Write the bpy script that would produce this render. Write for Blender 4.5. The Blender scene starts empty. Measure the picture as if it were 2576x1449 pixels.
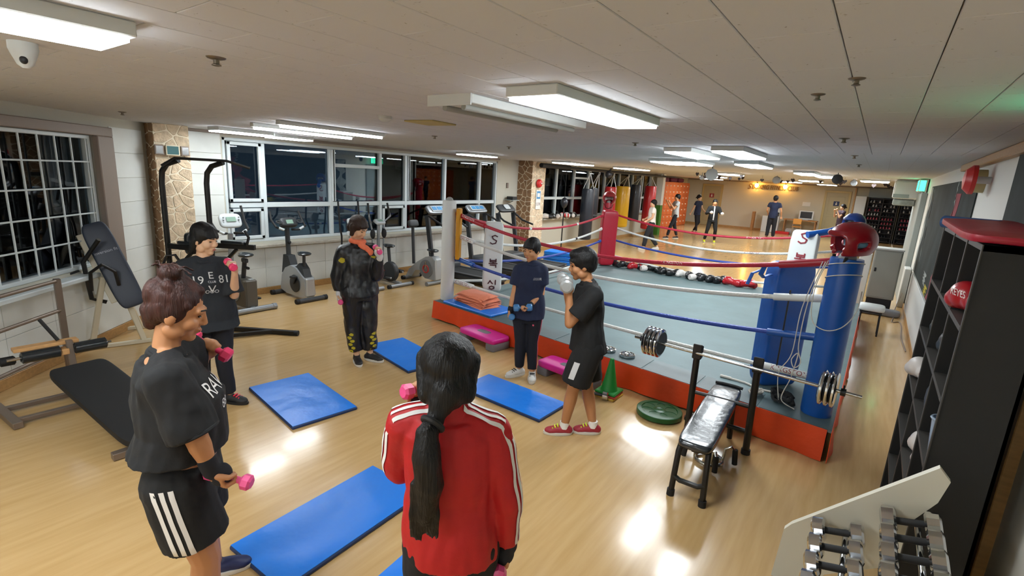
import bpy, bmesh, math, random
from mathutils import Vector as V, Matrix as M, Euler
from mathutils.bvhtree import BVHTree
random.seed(7)
PI = math.pi
sc = bpy.context.scene
COL = sc.collection

# ---------------------------------------------------------------- camera, world, exposure
cam_d = bpy.data.cameras.new('camera')
cam_d.sensor_width = 36.0
cam_d.lens = 36.0 * 1251.93 / 2576.0
cam_d.clip_start = 0.02
cam = bpy.data.objects.new('camera', cam_d)
COL.objects.link(cam)
_r = (0.8046868, 0.5911012, 0.0554844)
_u = (-0.1745647, 0.1462412, 0.9737252)
_f = (-0.5674560, 0.7932294, -0.2208637)
cam.matrix_world = M(((_r[0], _u[0], -_f[0], 0.0), (_r[1], _u[1], -_f[1], 0.0), (_r[2], _u[2], -_f[2], 2.0935), (0, 0, 0, 1)))
sc.camera = cam
CEIL = 2.477
wd = bpy.data.worlds.new('night')
sc.world = wd
wd.use_nodes = True
wd.node_tree.nodes['Background'].inputs[0].default_value = (0.012, 0.018, 0.026, 1)
wd.node_tree.nodes['Background'].inputs[1].default_value = 1.0
sc.view_settings.view_transform = 'Standard'
sc.view_settings.look = 'None'
sc.view_settings.exposure = 0.24
sc.view_settings.gamma = 1.0
sc.view_settings.use_curve_mapping = False
try:
    sc.cycles.use_denoising = True
    sc.cycles.use_light_tree = False
    sc.cycles.max_bounces = 6
    sc.cycles.diffuse_bounces = 4
    sc.cycles.glossy_bounces = 3
    sc.cycles.transparent_max_bounces = 8
    sc.cycles.adaptive_threshold = 0.03
    sc.cycles.caustics_reflective = False
    sc.cycles.caustics_refractive = False
    sc.cycles.sample_clamp_indirect = 6.0
except Exception:
    pass
LAMP = 30.0

# ---------------------------------------------------------------- materials
def lin(c):
    if isinstance(c, str):
        c = c.lstrip('#')
        c = [int(c[i:i + 2], 16) / 255 for i in (0, 2, 4)]
    return [(x / 12.92 if x <= 0.04045 else ((x + 0.055) / 1.055) ** 2.4) for x in c]
MATS = {}
def mt(name, col='#808080', rough=0.5, metal=0.0, bump=None, var=None, coat=0.0, emit=0.0, spec=0.5, sheen=0.0, stretch=None, alpha=1.0, sss=0.0):
    """principled material; bump=(scale, strength), var=(scale, amount) colour mottling"""
    if name in MATS:
        return MATS[name]
    m = bpy.data.materials.new(name)
    m.use_nodes = True
    nt = m.node_tree
    b = nt.nodes['Principled BSDF']
    c = lin(col)
    b.inputs['Base Color'].default_value = (*c, 1)
    b.inputs['Roughness'].default_value = rough
    b.inputs['Metallic'].default_value = metal
    b.inputs['Specular IOR Level'].default_value = spec
    b.inputs['Coat Weight'].default_value = coat
    b.inputs['Coat Roughness'].default_value = 0.08
    b.inputs['Sheen Weight'].default_value = sheen
    if sss:
        b.inputs['Subsurface Weight'].default_value = sss
        b.inputs['Subsurface Radius'].default_value = (0.01, 0.004, 0.002)
    if alpha < 1:
        b.inputs['Alpha'].default_value = alpha
    if emit:
        b.inputs['Emission Color'].default_value = (*c, 1)
        b.inputs['Emission Strength'].default_value = emit
    tc = None
    def coords():
        t = nt.nodes.new('ShaderNodeTexCoord')
        mp = nt.nodes.new('ShaderNodeMapping')
        nt.links.new(t.outputs['Object'], mp.inputs[0])
        if stretch:
            mp.inputs['Scale'].default_value = stretch
        return mp.outputs[0]
    if bump or var:
        tc = coords()
    if var:
        n = nt.nodes.new('ShaderNodeTexNoise')
        n.inputs['Scale'].default_value = var[0]
        n.inputs['Detail'].default_value = 4
        nt.links.new(tc, n.inputs['Vector'])
        r = nt.nodes.new('ShaderNodeValToRGB')
        a = var[1]
        r.color_ramp.elements[0].position = 0.3
        r.color_ramp.elements[1].position = 0.7
        r.color_ramp.elements[0].color = (*[x * (1 - a) for x in c], 1)
        r.color_ramp.elements[1].color = (*[min(1, x * (1 + a)) for x in c], 1)
        nt.links.new(n.outputs['Fac'], r.inputs[0])
        nt.links.new(r.outputs[0], b.inputs['Base Color'])
    if bump:
        n = nt.nodes.new('ShaderNodeTexNoise')
        n.inputs['Scale'].default_value = bump[0]
        n.inputs['Detail'].default_value = 3
        nt.links.new(tc, n.inputs['Vector'])
        bp = nt.nodes.new('ShaderNodeBump')
        bp.inputs['Strength'].default_value = bump[1]
        bp.inputs['Distance'].default_value = 0.02
        nt.links.new(n.outputs['Fac'], bp.inputs['Height'])
        nt.links.new(bp.outputs[0], b.inputs['Normal'])
    MATS[name] = m
    return m

def glass_mat(name='night_glass', tint=(0.75, 0.85, 0.9)):
    m = bpy.data.materials.new(name)
    m.use_nodes = True
    nt = m.node_tree
    nt.nodes.remove(nt.nodes['Principled BSDF'])
    out = nt.nodes['Material Output']
    tr = nt.nodes.new('ShaderNodeBsdfTransparent')
    tr.inputs[0].default_value = (*tint, 1)
    gl = nt.nodes.new('ShaderNodeBsdfGlossy')
    gl.inputs['Roughness'].default_value = 0.015
    gl.inputs[0].default_value = (0.9, 0.95, 1.0, 1)
    fr = nt.nodes.new('ShaderNodeFresnel')
    fr.inputs[0].default_value = 1.6
    mx = nt.nodes.new('ShaderNodeMixShader')
    nt.links.new(fr.outputs[0], mx.inputs[0])
    nt.links.new(tr.outputs[0], mx.inputs[1])
    nt.links.new(gl.outputs[0], mx.inputs[2])
    nt.links.new(mx.outputs[0], out.inputs[0])
    MATS[name] = m
    return m

# ---------------------------------------------------------------- geometry builder
def frame(x=0, y=0, z=0, rz=0, rx=0, ry=0):
    return M.Translation((x, y, z)) @ Euler((rx, ry, rz)).to_matrix().to_4x4()

def axes(d):
    d = V(d).normalized()
    a = V((0, 0, 1)) if abs(d.z) < 0.9 else V((1, 0, 0))
    u = a.cross(d).normalized()
    return u, d.cross(u), d

class G:
    def __init__(s, mx=None):
        s.v, s.f, s.m = [], [], mx or M.Identity(4)
    def add(s, vs, fs):
        o = len(s.v)
        s.v += [s.m @ V(p) for p in vs]
        s.f += [[i + o for i in f] for f in fs]
        return s
    def box(s, c, d, bev=0.0, rot=None):
        x, y, z = [a / 2 for a in d]
        b = min(bev, x * .95, y * .95, z * .95)
        if b <= 0:
            vs = [(i, j, k) for i in (-x, x) for j in (-y, y) for k in (-z, z)]
            fs = [(0, 1, 3, 2), (4, 6, 7, 5), (0, 4, 5, 1), (2, 3, 7, 6), (0, 2, 6, 4), (1, 5, 7, 3)]
        else:
            vs, fs, ix = [], [], {}
            for i in (-1, 1):
                for j in (-1, 1):
                    for k in (-1, 1):
                        for ax, p in enumerate(((i * x, j * (y - b), k * (z - b)), (i * (x - b), j * y, k * (z - b)), (i * (x - b), j * (y - b), k * z))):
                            ix[(i, j, k, ax)] = len(vs)
                            vs.append(p)
            def q(*a):
                fs.append([ix[t] for t in a])
            for i in (-1, 1):
                q((i, -1, -1, 0), (i, 1, -1, 0), (i, 1, 1, 0), (i, -1, 1, 0))
                q((-1, i, -1, 1), (1, i, -1, 1), (1, i, 1, 1), (-1, i, 1, 1))
                q((-1, -1, i, 2), (1, -1, i, 2), (1, 1, i, 2), (-1, 1, i, 2))
            for i in (-1, 1):
                for j in (-1, 1):
                    q((i, j, -1, 0), (i, j, 1, 0), (i, j, 1, 1), (i, j, -1, 1))
                    q((i, -1, j, 0), (i, 1, j, 0), (i, 1, j, 2), (i, -1, j, 2))
                    q((-1, i, j, 1), (1, i, j, 1), (1, i, j, 2), (-1, i, j, 2))
                    for k in (-1, 1):
                        q((i, j, k, 0), (i, j, k, 1), (i, j, k, 2))
        R = rot.to_3x3() if rot is not None else M.Identity(3)
        return s.add([R @ V(p) + V(c) for p in vs], fs)
    def bar(s, p0, p1, w, h=None, bev=0.004, roll=0.0):
        """rectangular bar from p0 to p1"""
        h = h or w
        p0, p1 = V(p0), V(p1)
        u, w2, d = axes(p1 - p0)
        R = M((u, w2, d)).transposed()
        if roll:
            R = R @ M.Rotation(roll, 3, 'Z')
        return s.box((p0 + p1) / 2, (w, h, (p1 - p0).length), bev, R)
    def cyl(s, p0, p1, r0, r1=None, n=14, cap=True):
        r1 = r0 if r1 is None else r1
        p0, p1 = V(p0), V(p1)
        u, w, d = axes(p1 - p0)
        vs = []
        for p, r in ((p0, r0), (p1, r1)):
            vs += [p + (u * math.cos(2 * PI * i / n) + w * math.sin(2 * PI * i / n)) * r for i in range(n)]
        fs = [(i, (i + 1) % n, n + (i + 1) % n, n + i) for i in range(n)]
        if cap:
            fs += [tuple(range(n - 1, -1, -1)), tuple(range(n, 2 * n))]
        return s.add(vs, fs)
    def tube(s, pts, r, n=8, closed=False, rs=None, flat=1.0):
        pts = [V(p) for p in pts]
        k = len(pts)
        vs, fs = [], []
        pu = None
        for i, p in enumerate(pts):
            a = pts[(i - 1) % k] if (closed or i > 0) else p
            b = pts[(i + 1) % k] if (closed or i < k - 1) else p
            d = (b - a).normalized() if (b - a).length > 1e-9 else V((0, 0, 1))
            if pu is None:
                u, w, _ = axes(d)
            else:
                u = (pu - d * pu.dot(d))
                u = u.normalized() if u.length > 1e-6 else axes(d)[0]
                w = d.cross(u)
            pu = u
            rr = rs[i] if rs else r
            vs += [p + (u * math.cos(2 * PI * j / n) + w * math.sin(2 * PI * j / n) * flat) * rr for j in range(n)]
        m = k if closed else k - 1
        for i in range(m):
            a, b = i * n, ((i + 1) % k) * n
            fs += [(a + j, a + (j + 1) % n, b + (j + 1) % n, b + j) for j in range(n)]
        if not closed:
            fs += [tuple(range(n - 1, -1, -1)), tuple(range((k - 1) * n, k * n))]
        return s.add(vs, fs)
    def lathe(s, prof, c=(0, 0, 0), ax=(0, 0, 1), n=20):
        u, w, d = axes(ax)
        c = V(c)
        vs, fs = [], []
        for r, h in prof:
            vs += [c + d * h + (u * math.cos(2 * PI * i / n) + w * math.sin(2 * PI * i / n)) * max(r, 1e-4) for i in range(n)]
        for k in range(len(prof) - 1):
            a, b = k * n, (k + 1) * n
            fs += [(a + i, a + (i + 1) % n, b + (i + 1) % n, b + i) for i in range(n)]
        fs += [tuple(range(n - 1, -1, -1)), tuple(range((len(prof) - 1) * n, len(prof) * n))]
        return s.add(vs, fs)
    def ring(s, c, ax, R, r, n=24, m=8):
        u, w, d = axes(ax)
        return s.tube([V(c) + (u * math.cos(2 * PI * i / n) + w * math.sin(2 * PI * i / n)) * R for i in range(n)], r, m, True)
    def prism(s, poly, o, ux, uy, t):
        """polygon in plane (ux,uy) at o, thickness t along ux x uy"""
        o, ux, uy = V(o), V(ux).normalized(), V(uy).normalized()
        nz = ux.cross(uy)
        k = len(poly)
        vs = [o + ux * a + uy * b for a, b in poly] + [o + ux * a + uy * b + nz * t for a, b in poly]
        fs = [tuple(range(k - 1, -1, -1)), tuple(range(k, 2 * k))] + [(i, (i + 1) % k, k + (i + 1) % k, k + i) for i in range(k)]
        return s.add(vs, fs)
    def ell(s, c, r, rot=None, nu=14, nv=9, fn=None):
        R = rot.to_3x3() if rot is not None else M.Identity(3)
        r = (r, r, r) if isinstance(r, (int, float)) else r
        vs, fs = [], []
        def pt(t, p):
            d = V((math.sin(t) * math.cos(p), math.sin(t) * math.sin(p), math.cos(t)))
            q = V((d.x * r[0], d.y * r[1], d.z * r[2]))
            return R @ (fn(d, q) if fn else q) + V(c)
        vs.append(pt(0, 0))
        for i in range(1, nv):
            vs += [pt(PI * i / nv, 2 * PI * j / nu) for j in range(nu)]
        vs.append(pt(PI, 0))
        for j in range(nu):
            fs.append((0, 1 + j, 1 + (j + 1) % nu))
        for i in range(nv - 2):
            a, b = 1 + i * nu, 1 + (i + 1) * nu
            fs += [(a + j, b + j, b + (j + 1) % nu, a + (j + 1) % nu) for j in range(nu)]
        L = 1 + (nv - 2) * nu
        fs += [(L + j, len(vs) - 1, L + (j + 1) % nu) for j in range(nu)]
        return s.add(vs, fs)
    def cap(s, p0, p1, r0, r1=None, n=12):
        """capsule with tapered radius"""
        r1 = r0 if r1 is None else r1
        p0, p1 = V(p0), V(p1)
        d = (p1 - p0)
        L = d.length
        if L < 1e-5:
            return s.ell(p0, max(r0, r1))
        prof = [(r0 * math.sin(a), -r0 * math.cos(a)) for a in (0.02, .4, .8, 1.2)] + [(r0, 0)]
        prof += [(r1, L)] + [(r1 * math.cos(a), L + r1 * math.sin(a)) for a in (.4, .8, 1.2, 1.55)]
        return s.lathe(prof, p0, d, n)
    def loft(s, secs, n=20, cap=True):
        """secs: list of (center, xaxis, yaxis, rx, ry)"""
        vs, fs = [], []
        for c, ux, uy, rx, ry in secs:
            c, ux, uy = V(c), V(ux).normalized(), V(uy).normalized()
            vs += [c + ux * (rx * math.cos(2 * PI * i / n)) + uy * (ry * math.sin(2 * PI * i / n)) for i in range(n)]
        for k in range(len(secs) - 1):
            a, b = k * n, (k + 1) * n
            fs += [(a + i, a + (i + 1) % n, b + (i + 1) % n, b + i) for i in range(n)]
        if cap:
            fs += [tuple(range(n - 1, -1, -1)), tuple(range((len(secs) - 1) * n, len(secs) * n))]
        return s.add(vs, fs)
    def mesh(s, name):
        me = bpy.data.meshes.new(name)
        me.from_pydata([tuple(p) for p in s.v], [], s.f)
        bm = bmesh.new()
        bm.from_mesh(me)
        bmesh.ops.recalc_face_normals(bm, faces=bm.faces)
        bm.to_mesh(me)
        bm.free()
        return me

def finish(o, mat, smooth=0.6):
    me = o.data
    if mat is not None and not me.materials:
        me.materials.append(MATS[mat] if isinstance(mat, str) else mat)
    if smooth:
        for p in me.polygons:
            p.use_smooth = True
        try:
            me.set_sharp_from_angle(angle=smooth)
        except Exception:
            pass
    return o
def part(name, g, mat, parent=None, smooth=0.6, label=None):
    me = g if isinstance(g, bpy.types.Mesh) else g.mesh(name)
    o = bpy.data.objects.new(name, me)
    COL.objects.link(o)
    if parent is not None:
        o.parent = parent
    if label:
        o['label'] = label
    return finish(o, mat, smooth)
def tag(o, label=None, cat=None, group=None, kind=None):
    if label: o['label'] = label
    if cat: o['category'] = cat
    if group: o['group'] = group
    if kind: o['kind'] = kind
    return o
def thing(name, label, cat, loc=(0, 0, 0), rz=0.0, group=None):
    o = bpy.data.objects.new(name, None)
    o.empty_display_size = 0.1
    COL.objects.link(o)
    o.location = loc
    o.rotation_euler = (0, 0, rz)
    return tag(o, label, cat, group)
def solo(name, g, mat, label, cat, group=None, smooth=0.6, loc=None, rz=0.0):
    o = part(name, g, mat, None, smooth)
    if loc is not None:
        o.location = loc
        o.rotation_euler = (0, 0, rz)
    return tag(o, label, cat, group)
def struct(name, g, mat, parent=None, smooth=0.6, label=None, cat=None):
    o = part(name, g, mat, parent, smooth)
    if parent is None:
        tag(o, label, cat, None, 'structure')
    return o
def dup(o, loc=None, rz=None, label=None, parent=None):
    c = o.copy()
    COL.objects.link(c)
    if parent is not None:
        c.parent = parent
    if loc is not None: c.location = loc
    if rz is not None: c.rotation_euler = (0, 0, rz)
    if label: c['label'] = label
    for ch in list(o.children):
        dup(ch, parent=c)
    return c

_FONT = {}
def text_mesh(body, size=1.0, depth=0.0, align='CENTER', shear=0.0, spacing=1.0):
    """flat or extruded lettering in the local xz... built in xy plane"""
    cu = bpy.data.curves.new('lettering', 'FONT')
    cu.body = body
    cu.size = size
    cu.extrude = depth
    cu.align_x = align
    cu.align_y = 'CENTER'
    cu.shear = shear
    cu.space_character = spacing
    cu.resolution_u = 3
    o = bpy.data.objects.new('lettering', cu)
    COL.objects.link(o)
    bpy.context.view_layer.update()
    dg = bpy.context.evaluated_depsgraph_get()
    me = bpy.data.meshes.new_from_object(o.evaluated_get(dg))
    bpy.data.objects.remove(o)
    bpy.data.curves.remove(cu)
    return me
def xf(me, mx):
    me.transform(mx)
    return me
def basis(o, ux, uy, uz=None):
    ux, uy = V(ux).normalized(), V(uy).normalized()
    uz = ux.cross(uy) if uz is None else V(uz)
    return M(((ux.x, uy.x, uz.x, o[0]), (ux.y, uy.y, uz.y, o[1]), (ux.z, uy.z, uz.z, o[2]), (0, 0, 0, 1)))
# ---------------------------------------------------------------- setting materials
mt('frame_white', '#c9d2d4', 0.4); mt('plaster', '#b9b6a8', 0.75, bump=(60, .05)); mt('wall_tile', '#d3d6d2', 0.28, var=(3, .05))
mt('grout', '#8f8f86', 0.9); mt('wood_trim', '#a8814f', 0.45, var=(8, .15), stretch=(1, 6, 6)); mt('taupe', '#84766c', 0.5)
mt('stone_lit', '#c6b296', 0.85, bump=(40, .5), var=(9, .28)); mt('stone_shaded', '#8a6a4c', 0.9, bump=(40, .5), var=(9, .25)); mt('mortar', '#e4dac4', 0.95)  # shade on the pillars' left faces is put into a darker stone colour
mt('wall_warm', '#bdb7a3', 0.8, bump=(50, .04)); mt('ceil_base', '#aaa8a6', 0.9); mt('grey_paint', '#8b9391', 0.5); mt('white_paint', '#d6d6cf', 0.6)
mt('door_paint', '#a3966f', 0.45); mt('door_frame', '#b09b62', 0.45); mt('black_plastic', '#17181a', 0.45); mt('chrome', '#d5d7d9', 0.12, 1.0)
mt('brass', '#b08a4a', 0.35, 1.0); mt('sill_stone', '#a39d90', 0.6, var=(12, .15)); mt('beam_steel', '#2a2c2e', 0.5, .6)
mt('mirror', '#e2e8e6', 0.01, 1.0)
glass_mat()
def lamp_mat(name, col, strength):
    m = bpy.data.materials.new(name); m.use_nodes = True
    nt = m.node_tree; nt.nodes.remove(nt.nodes['Principled BSDF'])
    e = nt.nodes.new('ShaderNodeEmission'); e.inputs[0].default_value = (*lin(col), 1); e.inputs[1].default_value = strength
    nt.links.new(e.outputs[0], nt.nodes['Material Output'].inputs[0]); MATS[name] = m
lamp_mat('lamp_glow', '#f4fbff', LAMP); lamp_mat('warm_glow', '#ffb84f', 60.0); lamp_mat('exit_glow', '#3dffb0', 4.0); lamp_mat('screen_glow', '#6f9a9c', .5)
lamp_mat('city_glow', '#ffe0b0', 6.0)

def floor_mat():
    m = mt('floor_vinyl', '#bf9d68', 0.17, coat=.15)
    nt = m.node_tree; b = nt.nodes['Principled BSDF']
    t = nt.nodes.new('ShaderNodeTexCoord'); mp = nt.nodes.new('ShaderNodeMapping'); mp.inputs['Scale'].default_value = (14, 1.2, 1)
    nt.links.new(t.outputs['Object'], mp.inputs[0])
    n = nt.nodes.new('ShaderNodeTexNoise'); n.inputs['Scale'].default_value = 1.6; n.inputs['Detail'].default_value = 6
    nt.links.new(mp.outputs[0], n.inputs['Vector'])
    r = nt.nodes.new('ShaderNodeValToRGB')
    r.color_ramp.elements[0].position = .3; r.color_ramp.elements[1].position = .72
    r.color_ramp.elements[0].color = (*lin('#b89562'), 1); r.color_ramp.elements[1].color = (*lin('#c5a473'), 1)
    nt.links.new(n.outputs['Fac'], r.inputs[0]); nt.links.new(r.outputs[0], b.inputs['Base Color'])
    n2 = nt.nodes.new('ShaderNodeTexNoise'); n2.inputs['Scale'].default_value = 2.5; n2.inputs['Detail'].default_value = 4
    nt.links.new(t.outputs['Object'], n2.inputs['Vector'])
    mr = nt.nodes.new('ShaderNodeMapRange'); mr.inputs['To Min'].default_value = .13; mr.inputs['To Max'].default_value = .24
    nt.links.new(n2.outputs['Fac'], mr.inputs['Value']); nt.links.new(mr.outputs[0], b.inputs['Roughness'])
    n3 = nt.nodes.new('ShaderNodeTexNoise'); n3.inputs['Scale'].default_value = 5
    nt.links.new(t.outputs['Object'], n3.inputs['Vector'])
    bp = nt.nodes.new('ShaderNodeBump'); bp.inputs['Strength'].default_value = .02; bp.inputs['Distance'].default_value = .02
    nt.links.new(n3.outputs['Fac'], bp.inputs['Height']); nt.links.new(bp.outputs[0], b.inputs['Normal'])
floor_mat()
def ceil_mat(name, joints):
    m = mt(name, '#c6c7ca', 0.9)
    nt = m.node_tree; b = nt.nodes['Principled BSDF']
    t = nt.nodes.new('ShaderNodeTexCoord')
    n = nt.nodes.new('ShaderNodeTexNoise'); n.inputs['Scale'].default_value = 42; n.inputs['Detail'].default_value = 2; n.inputs['Distortion'].default_value = 1.2
    nt.links.new(t.outputs['Object'], n.inputs['Vector'])
    r = nt.nodes.new('ShaderNodeValToRGB')      # worm holes of mineral board
    r.color_ramp.elements[0].position = .255; r.color_ramp.elements[1].position = .29
    r.color_ramp.elements[0].color = (*lin('#9a9895'), 1); r.color_ramp.elements[1].color = (*lin('#c6c7ca'), 1)
    nt.links.new(n.outputs['Fac'], r.inputs[0])
    last = r.outputs[0]
    if joints:
        br = nt.nodes.new('ShaderNodeTexBrick')
        br.inputs['Scale'].default_value = 1.0; br.inputs['Mortar Size'].default_value = .003; br.inputs['Brick Width'].default_value = .43; br.inputs['Row Height'].default_value = .215
        mp = nt.nodes.new('ShaderNodeMapping'); mp.inputs['Rotation'].default_value = (0, 0, PI / 2)
        nt.links.new(t.outputs['Object'], mp.inputs[0]); nt.links.new(mp.outputs[0], br.inputs['Vector'])
        nt.links.new(last, br.inputs['Color1']); nt.links.new(last, br.inputs['Color2']); br.inputs['Mortar'].default_value = (*lin('#b9b9ba'), 1)
        last = br.outputs['Color']
    nt.links.new(last, b.inputs['Base Color'])
ceil_mat('ceil_tile', False); ceil_mat('ceil_far', True)

# ---------------------------------------------------------------- floor and ceiling
XW, XR, YF = -7.8, 0.70, 28.8
struct('floor', G().add([(-9.5, -3.5, 0), (2.5, -3.5, 0), (2.5, 30, 0), (-9.5, 30, 0), (-9.5, -3.5, -.05), (2.5, -3.5, -.05), (2.5, 30, -.05), (-9.5, 30, -.05)],
    [(0, 1, 2, 3), (7, 6, 5, 4), (0, 4, 5, 1), (1, 5, 6, 2), (2, 6, 7, 3), (3, 7, 4, 0)]), 'floor_vinyl', label='glossy pale wood-look vinyl floor', cat='floor')
ceiling = struct('ceiling', G().box((-3.5, 13.25, CEIL + .065), (12, 33.5, .1)), 'ceil_base', label='low ceiling of pale mineral boards with faint seams', cat='ceiling')
TW, TL = .215, .43
tile_me = G().box((0, 0, .007), (TW - .003, TL - .003, .014), .002).mesh('ceiling_tile')
near = []
for i in range(-40, 4):
    for j in range(-4, 24):
        x, y = .0625 - TW / 2 + i * TW, .22 + j * TL + (i % 2) * TL / 2
        p = cam.matrix_world.inverted() @ V((x, y, CEIL))
        if p.z < -.2 and abs(p.x / p.z) < 1.2 and abs(p.y / p.z) < .75 and x < XR - .1:
            near.append((p.length, x, y))
near.sort()
near = near[:290]
for d, x, y in near:
    o = part('ceiling_tile', tile_me, 'ceil_tile', ceiling, 0)
    o.location = (x, y, CEIL)
NEAR = {(round(x, 3), round(y, 3)) for d, x, y in near}
# the boards farther off are told apart no more: one slab piece per row, around the near field
g = G()
for i in range(-46, 7):
    x = .0625 - TW / 2 + i * TW
    ys = [y for d, xx, y in near if abs(xx - x) < .01]
    lo, hi = -3.4, 29.9
    segs = [(lo, hi)] if not ys else [(lo, min(ys) - TL / 2), (max(ys) + TL / 2, hi)]
    for a, b in segs:
        if b > a:
            g.box((x, (a + b) / 2, CEIL + .007), (TW, b - a, .014))
o = part('ceiling_tile_field', g, 'ceil_far', ceiling, 0); tag(o, kind='stuff')

# ---------------------------------------------------------------- stones by clipped Voronoi cells
def clip(poly, a, b, c):
    out = []
    for i, p in enumerate(poly):
        q = poly[(i + 1) % len(poly)]
        da, db = a * p[0] + b * p[1] - c, a * q[0] + b * q[1] - c
        if da <= 0: out.append(p)
        if da * db < 0:
            t = da / (da - db); out.append((p[0] + (q[0] - p[0]) * t, p[1] + (q[1] - p[1]) * t))
    return out
def stones(parent, mat, w, h, cell, o, ux, uy, gap=.013, seed=1, thick=.007):
    rnd = random.Random(seed)
    nx, ny = max(1, round(w / cell)), max(1, round(h / cell))
    pts = [((i + .5 + rnd.uniform(-.46, .46)) * w / nx, (j + .5 + rnd.uniform(-.46, .46)) * h / ny) for i in range(nx) for j in range(ny)]
    for k, p in enumerate(pts):
        poly = [(0, 0), (w, 0), (w, h), (0, h)]
        for q in pts:
            if q is p or abs(q[0] - p[0]) > 3 * cell or abs(q[1] - p[1]) > 3 * cell: continue
            a, b = q[0] - p[0], q[1] - p[1]
            L = math.hypot(a, b)
            poly = clip(poly, a / L, b / L, (a * (p[0] + q[0]) / 2 + b * (p[1] + q[1]) / 2) / L - gap / 2)
            if len(poly) < 3: break
        if len(poly) < 3: continue
        cx, cy = sum(a for a, b in poly) / len(poly), sum(b for a, b in poly) / len(poly)
        t = thick * rnd.uniform(.7, 1.3)
        # cut the corners so stones read as rounded
        rp = []
        for i in range(len(poly)):
            a, b, c = poly[i - 1], poly[i], poly[(i + 1) % len(poly)]
            rp += [(b[0] + (a[0] - b[0]) * .13, b[1] + (a[1] - b[1]) * .13), (b[0] + (c[0] - b[0]) * .13, b[1] + (c[1] - b[1]) * .13)]
        n = len(rp)
        O, X, Y = V(o), V(ux), V(uy); N = X.cross(Y)
        vs = [O + X * a + Y * b for a, b in rp] + [O + X * (cx + (a - cx) * .94) + Y * (cy + (b - cy) * .94) + N * t for a, b in rp]
        part('stone', G().add(vs, [tuple(range(n, 2 * n))] + [(i, (i + 1) % n, n + (i + 1) % n, n + i) for i in range(n)]), mat, parent, .3)

col1 = struct('wall_pillar_near', G().box((-7.66, 2.74, CEIL / 2), (.5, .40, CEIL)), 'mortar', label='stone-clad pillar in the corner behind the pull-up tower', cat='pillar')
stones(col1, 'stone_lit', .40, CEIL, .145, (-7.41, 2.54, 0), (0, 1, 0), (0, 0, 1), seed=3)
stones(col1, 'stone_shaded', .34, CEIL, .13, (-7.75, 2.54, 0), (1, 0, 0), (0, 0, 1), seed=4)
col2 = struct('wall_pillar_far', G().box((-7.6, 11.2, CEIL / 2), (.5, .62, CEIL)), 'mortar', label='stone-clad pillar between the two window rows, red bell on it', cat='pillar')
stones(col2, 'stone_lit', .62, CEIL, .155, (-7.35, 10.89, 0), (0, 1, 0), (0, 0, 1), seed=5)
stones(col2, 'stone_shaded', .45, CEIL, .15, (-7.80, 10.89, 0), (1, 0, 0), (0, 0, 1), seed=6)

# ---------------------------------------------------------------- window wall (x = XW)
wl = G()
T = .18
def wbox(g, y0, y1, z0, z1): g.box((XW - T / 2, (y0 + y1) / 2, (z0 + z1) / 2), (T, y1 - y0, z1 - z0))
W1, W2 = (3.52, 10.0, .85, 2.40), (12.1, 20.4, .93, 2.40)
wbox(wl, 2.3, W1[0], 0, CEIL); wbox(wl, W1[0], W1[1], 0, W1[2]); wbox(wl, W1[0], W1[1], W1[3], CEIL)
wbox(wl, W1[1], W2[0], 0, CEIL); wbox(wl, W2[0], W2[1], 0, W2[2]); wbox(wl, W2[0], W2[1], W2[3], CEIL); wbox(wl, W2[1], 20.7, 0, CEIL)
wall_w = struct('wall_window_side', wl, 'plaster', label='long window wall with pale tiles under the sill', cat='wall', smooth=0)
def tiles(parent, boxes, loc):
    cache = {}
    for (c, d) in boxes:
        k = tuple(round(a, 3) for a in d)
        if k not in cache: cache[k] = G().box((0, 0, 0), d, .002).mesh('wall_tile')
        o = part('wall_tile', cache[k], 'wall_tile', parent, 0)
        o.location = c
bx = []
def trow(y0, y1, z0, z1, w=.56, h=.29):
    nz = max(1, round((z1 - z0) / h)); ny = max(1, round((y1 - y0) / w))
    for a in range(ny):
        for b in range(nz):
            dy, dz = (y1 - y0) / ny, (z1 - z0) / nz
            bx.append(((XW + .004, y0 + (a + .5) * dy, z0 + (b + .5) * dz), (.012, dy - .004, dz - .004)))
trow(2.95, 3.50, .1, CEIL - .02); trow(3.52, 10.0, .1, .745)
tiles(wall_w, bx, None)
def window(n, y0, y1, z0, z1, mull, rail, label, transom=(), sash=()):
    fr = G()
    f, dpt = .045, .09
    xc = XW - .05
    for z in (z0 + f / 2, z1 - f / 2): fr.box((xc, (y0 + y1) / 2, z), (dpt, y1 - y0, f), .006)
    for y in (y0 + f / 2, y1 - f / 2): fr.box((xc, y, (z0 + z1) / 2), (dpt, f, z1 - z0), .006)
    o = struct('window_%d' % n, fr, 'frame_white', label=label, cat='window')
    for y in mull: part('mullion', G().box((xc, y, (z0 + z1) / 2), (dpt * .95, .06, z1 - z0 - 2 * f), .006), 'frame_white', o)
    ys = [y0 + f] + list(mull) + [y1 - f]
    for a, b in zip(ys[:-1], ys[1:]):
        part('rail', G().box((xc, (a + b) / 2, rail), (dpt * .9, b - a - .05, .075), .006), 'frame_white', o)
        part('pane', G().box((xc - .02, (a + b) / 2, (rail + z1) / 2), (.006, b - a - .055, z1 - rail - .1)), 'night_glass', o, 0)
        part('pane', G().box((xc - .02, (a + b) / 2, (rail + z0) / 2), (.006, b - a - .055, rail - z0 - .1)), 'night_glass', o, 0)
    for a, b, z in transom: part('transom', G().box((xc, (a + b) / 2, z), (dpt * .9, b - a - .05, .06), .006), 'frame_white', o)
    for a, b, za, zb in sash:
        g = G(); s = .05
        for z in (za + s / 2, zb - s / 2): g.box((xc + .035, (a + b) / 2, z), (.05, b - a, s), .006)
        for y in (a + s / 2, b - s / 2): g.box((xc + .035, y, (za + zb) / 2), (.05, s, zb - za), .006)
        part('sash', g, 'frame_white', o)
    return o
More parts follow.
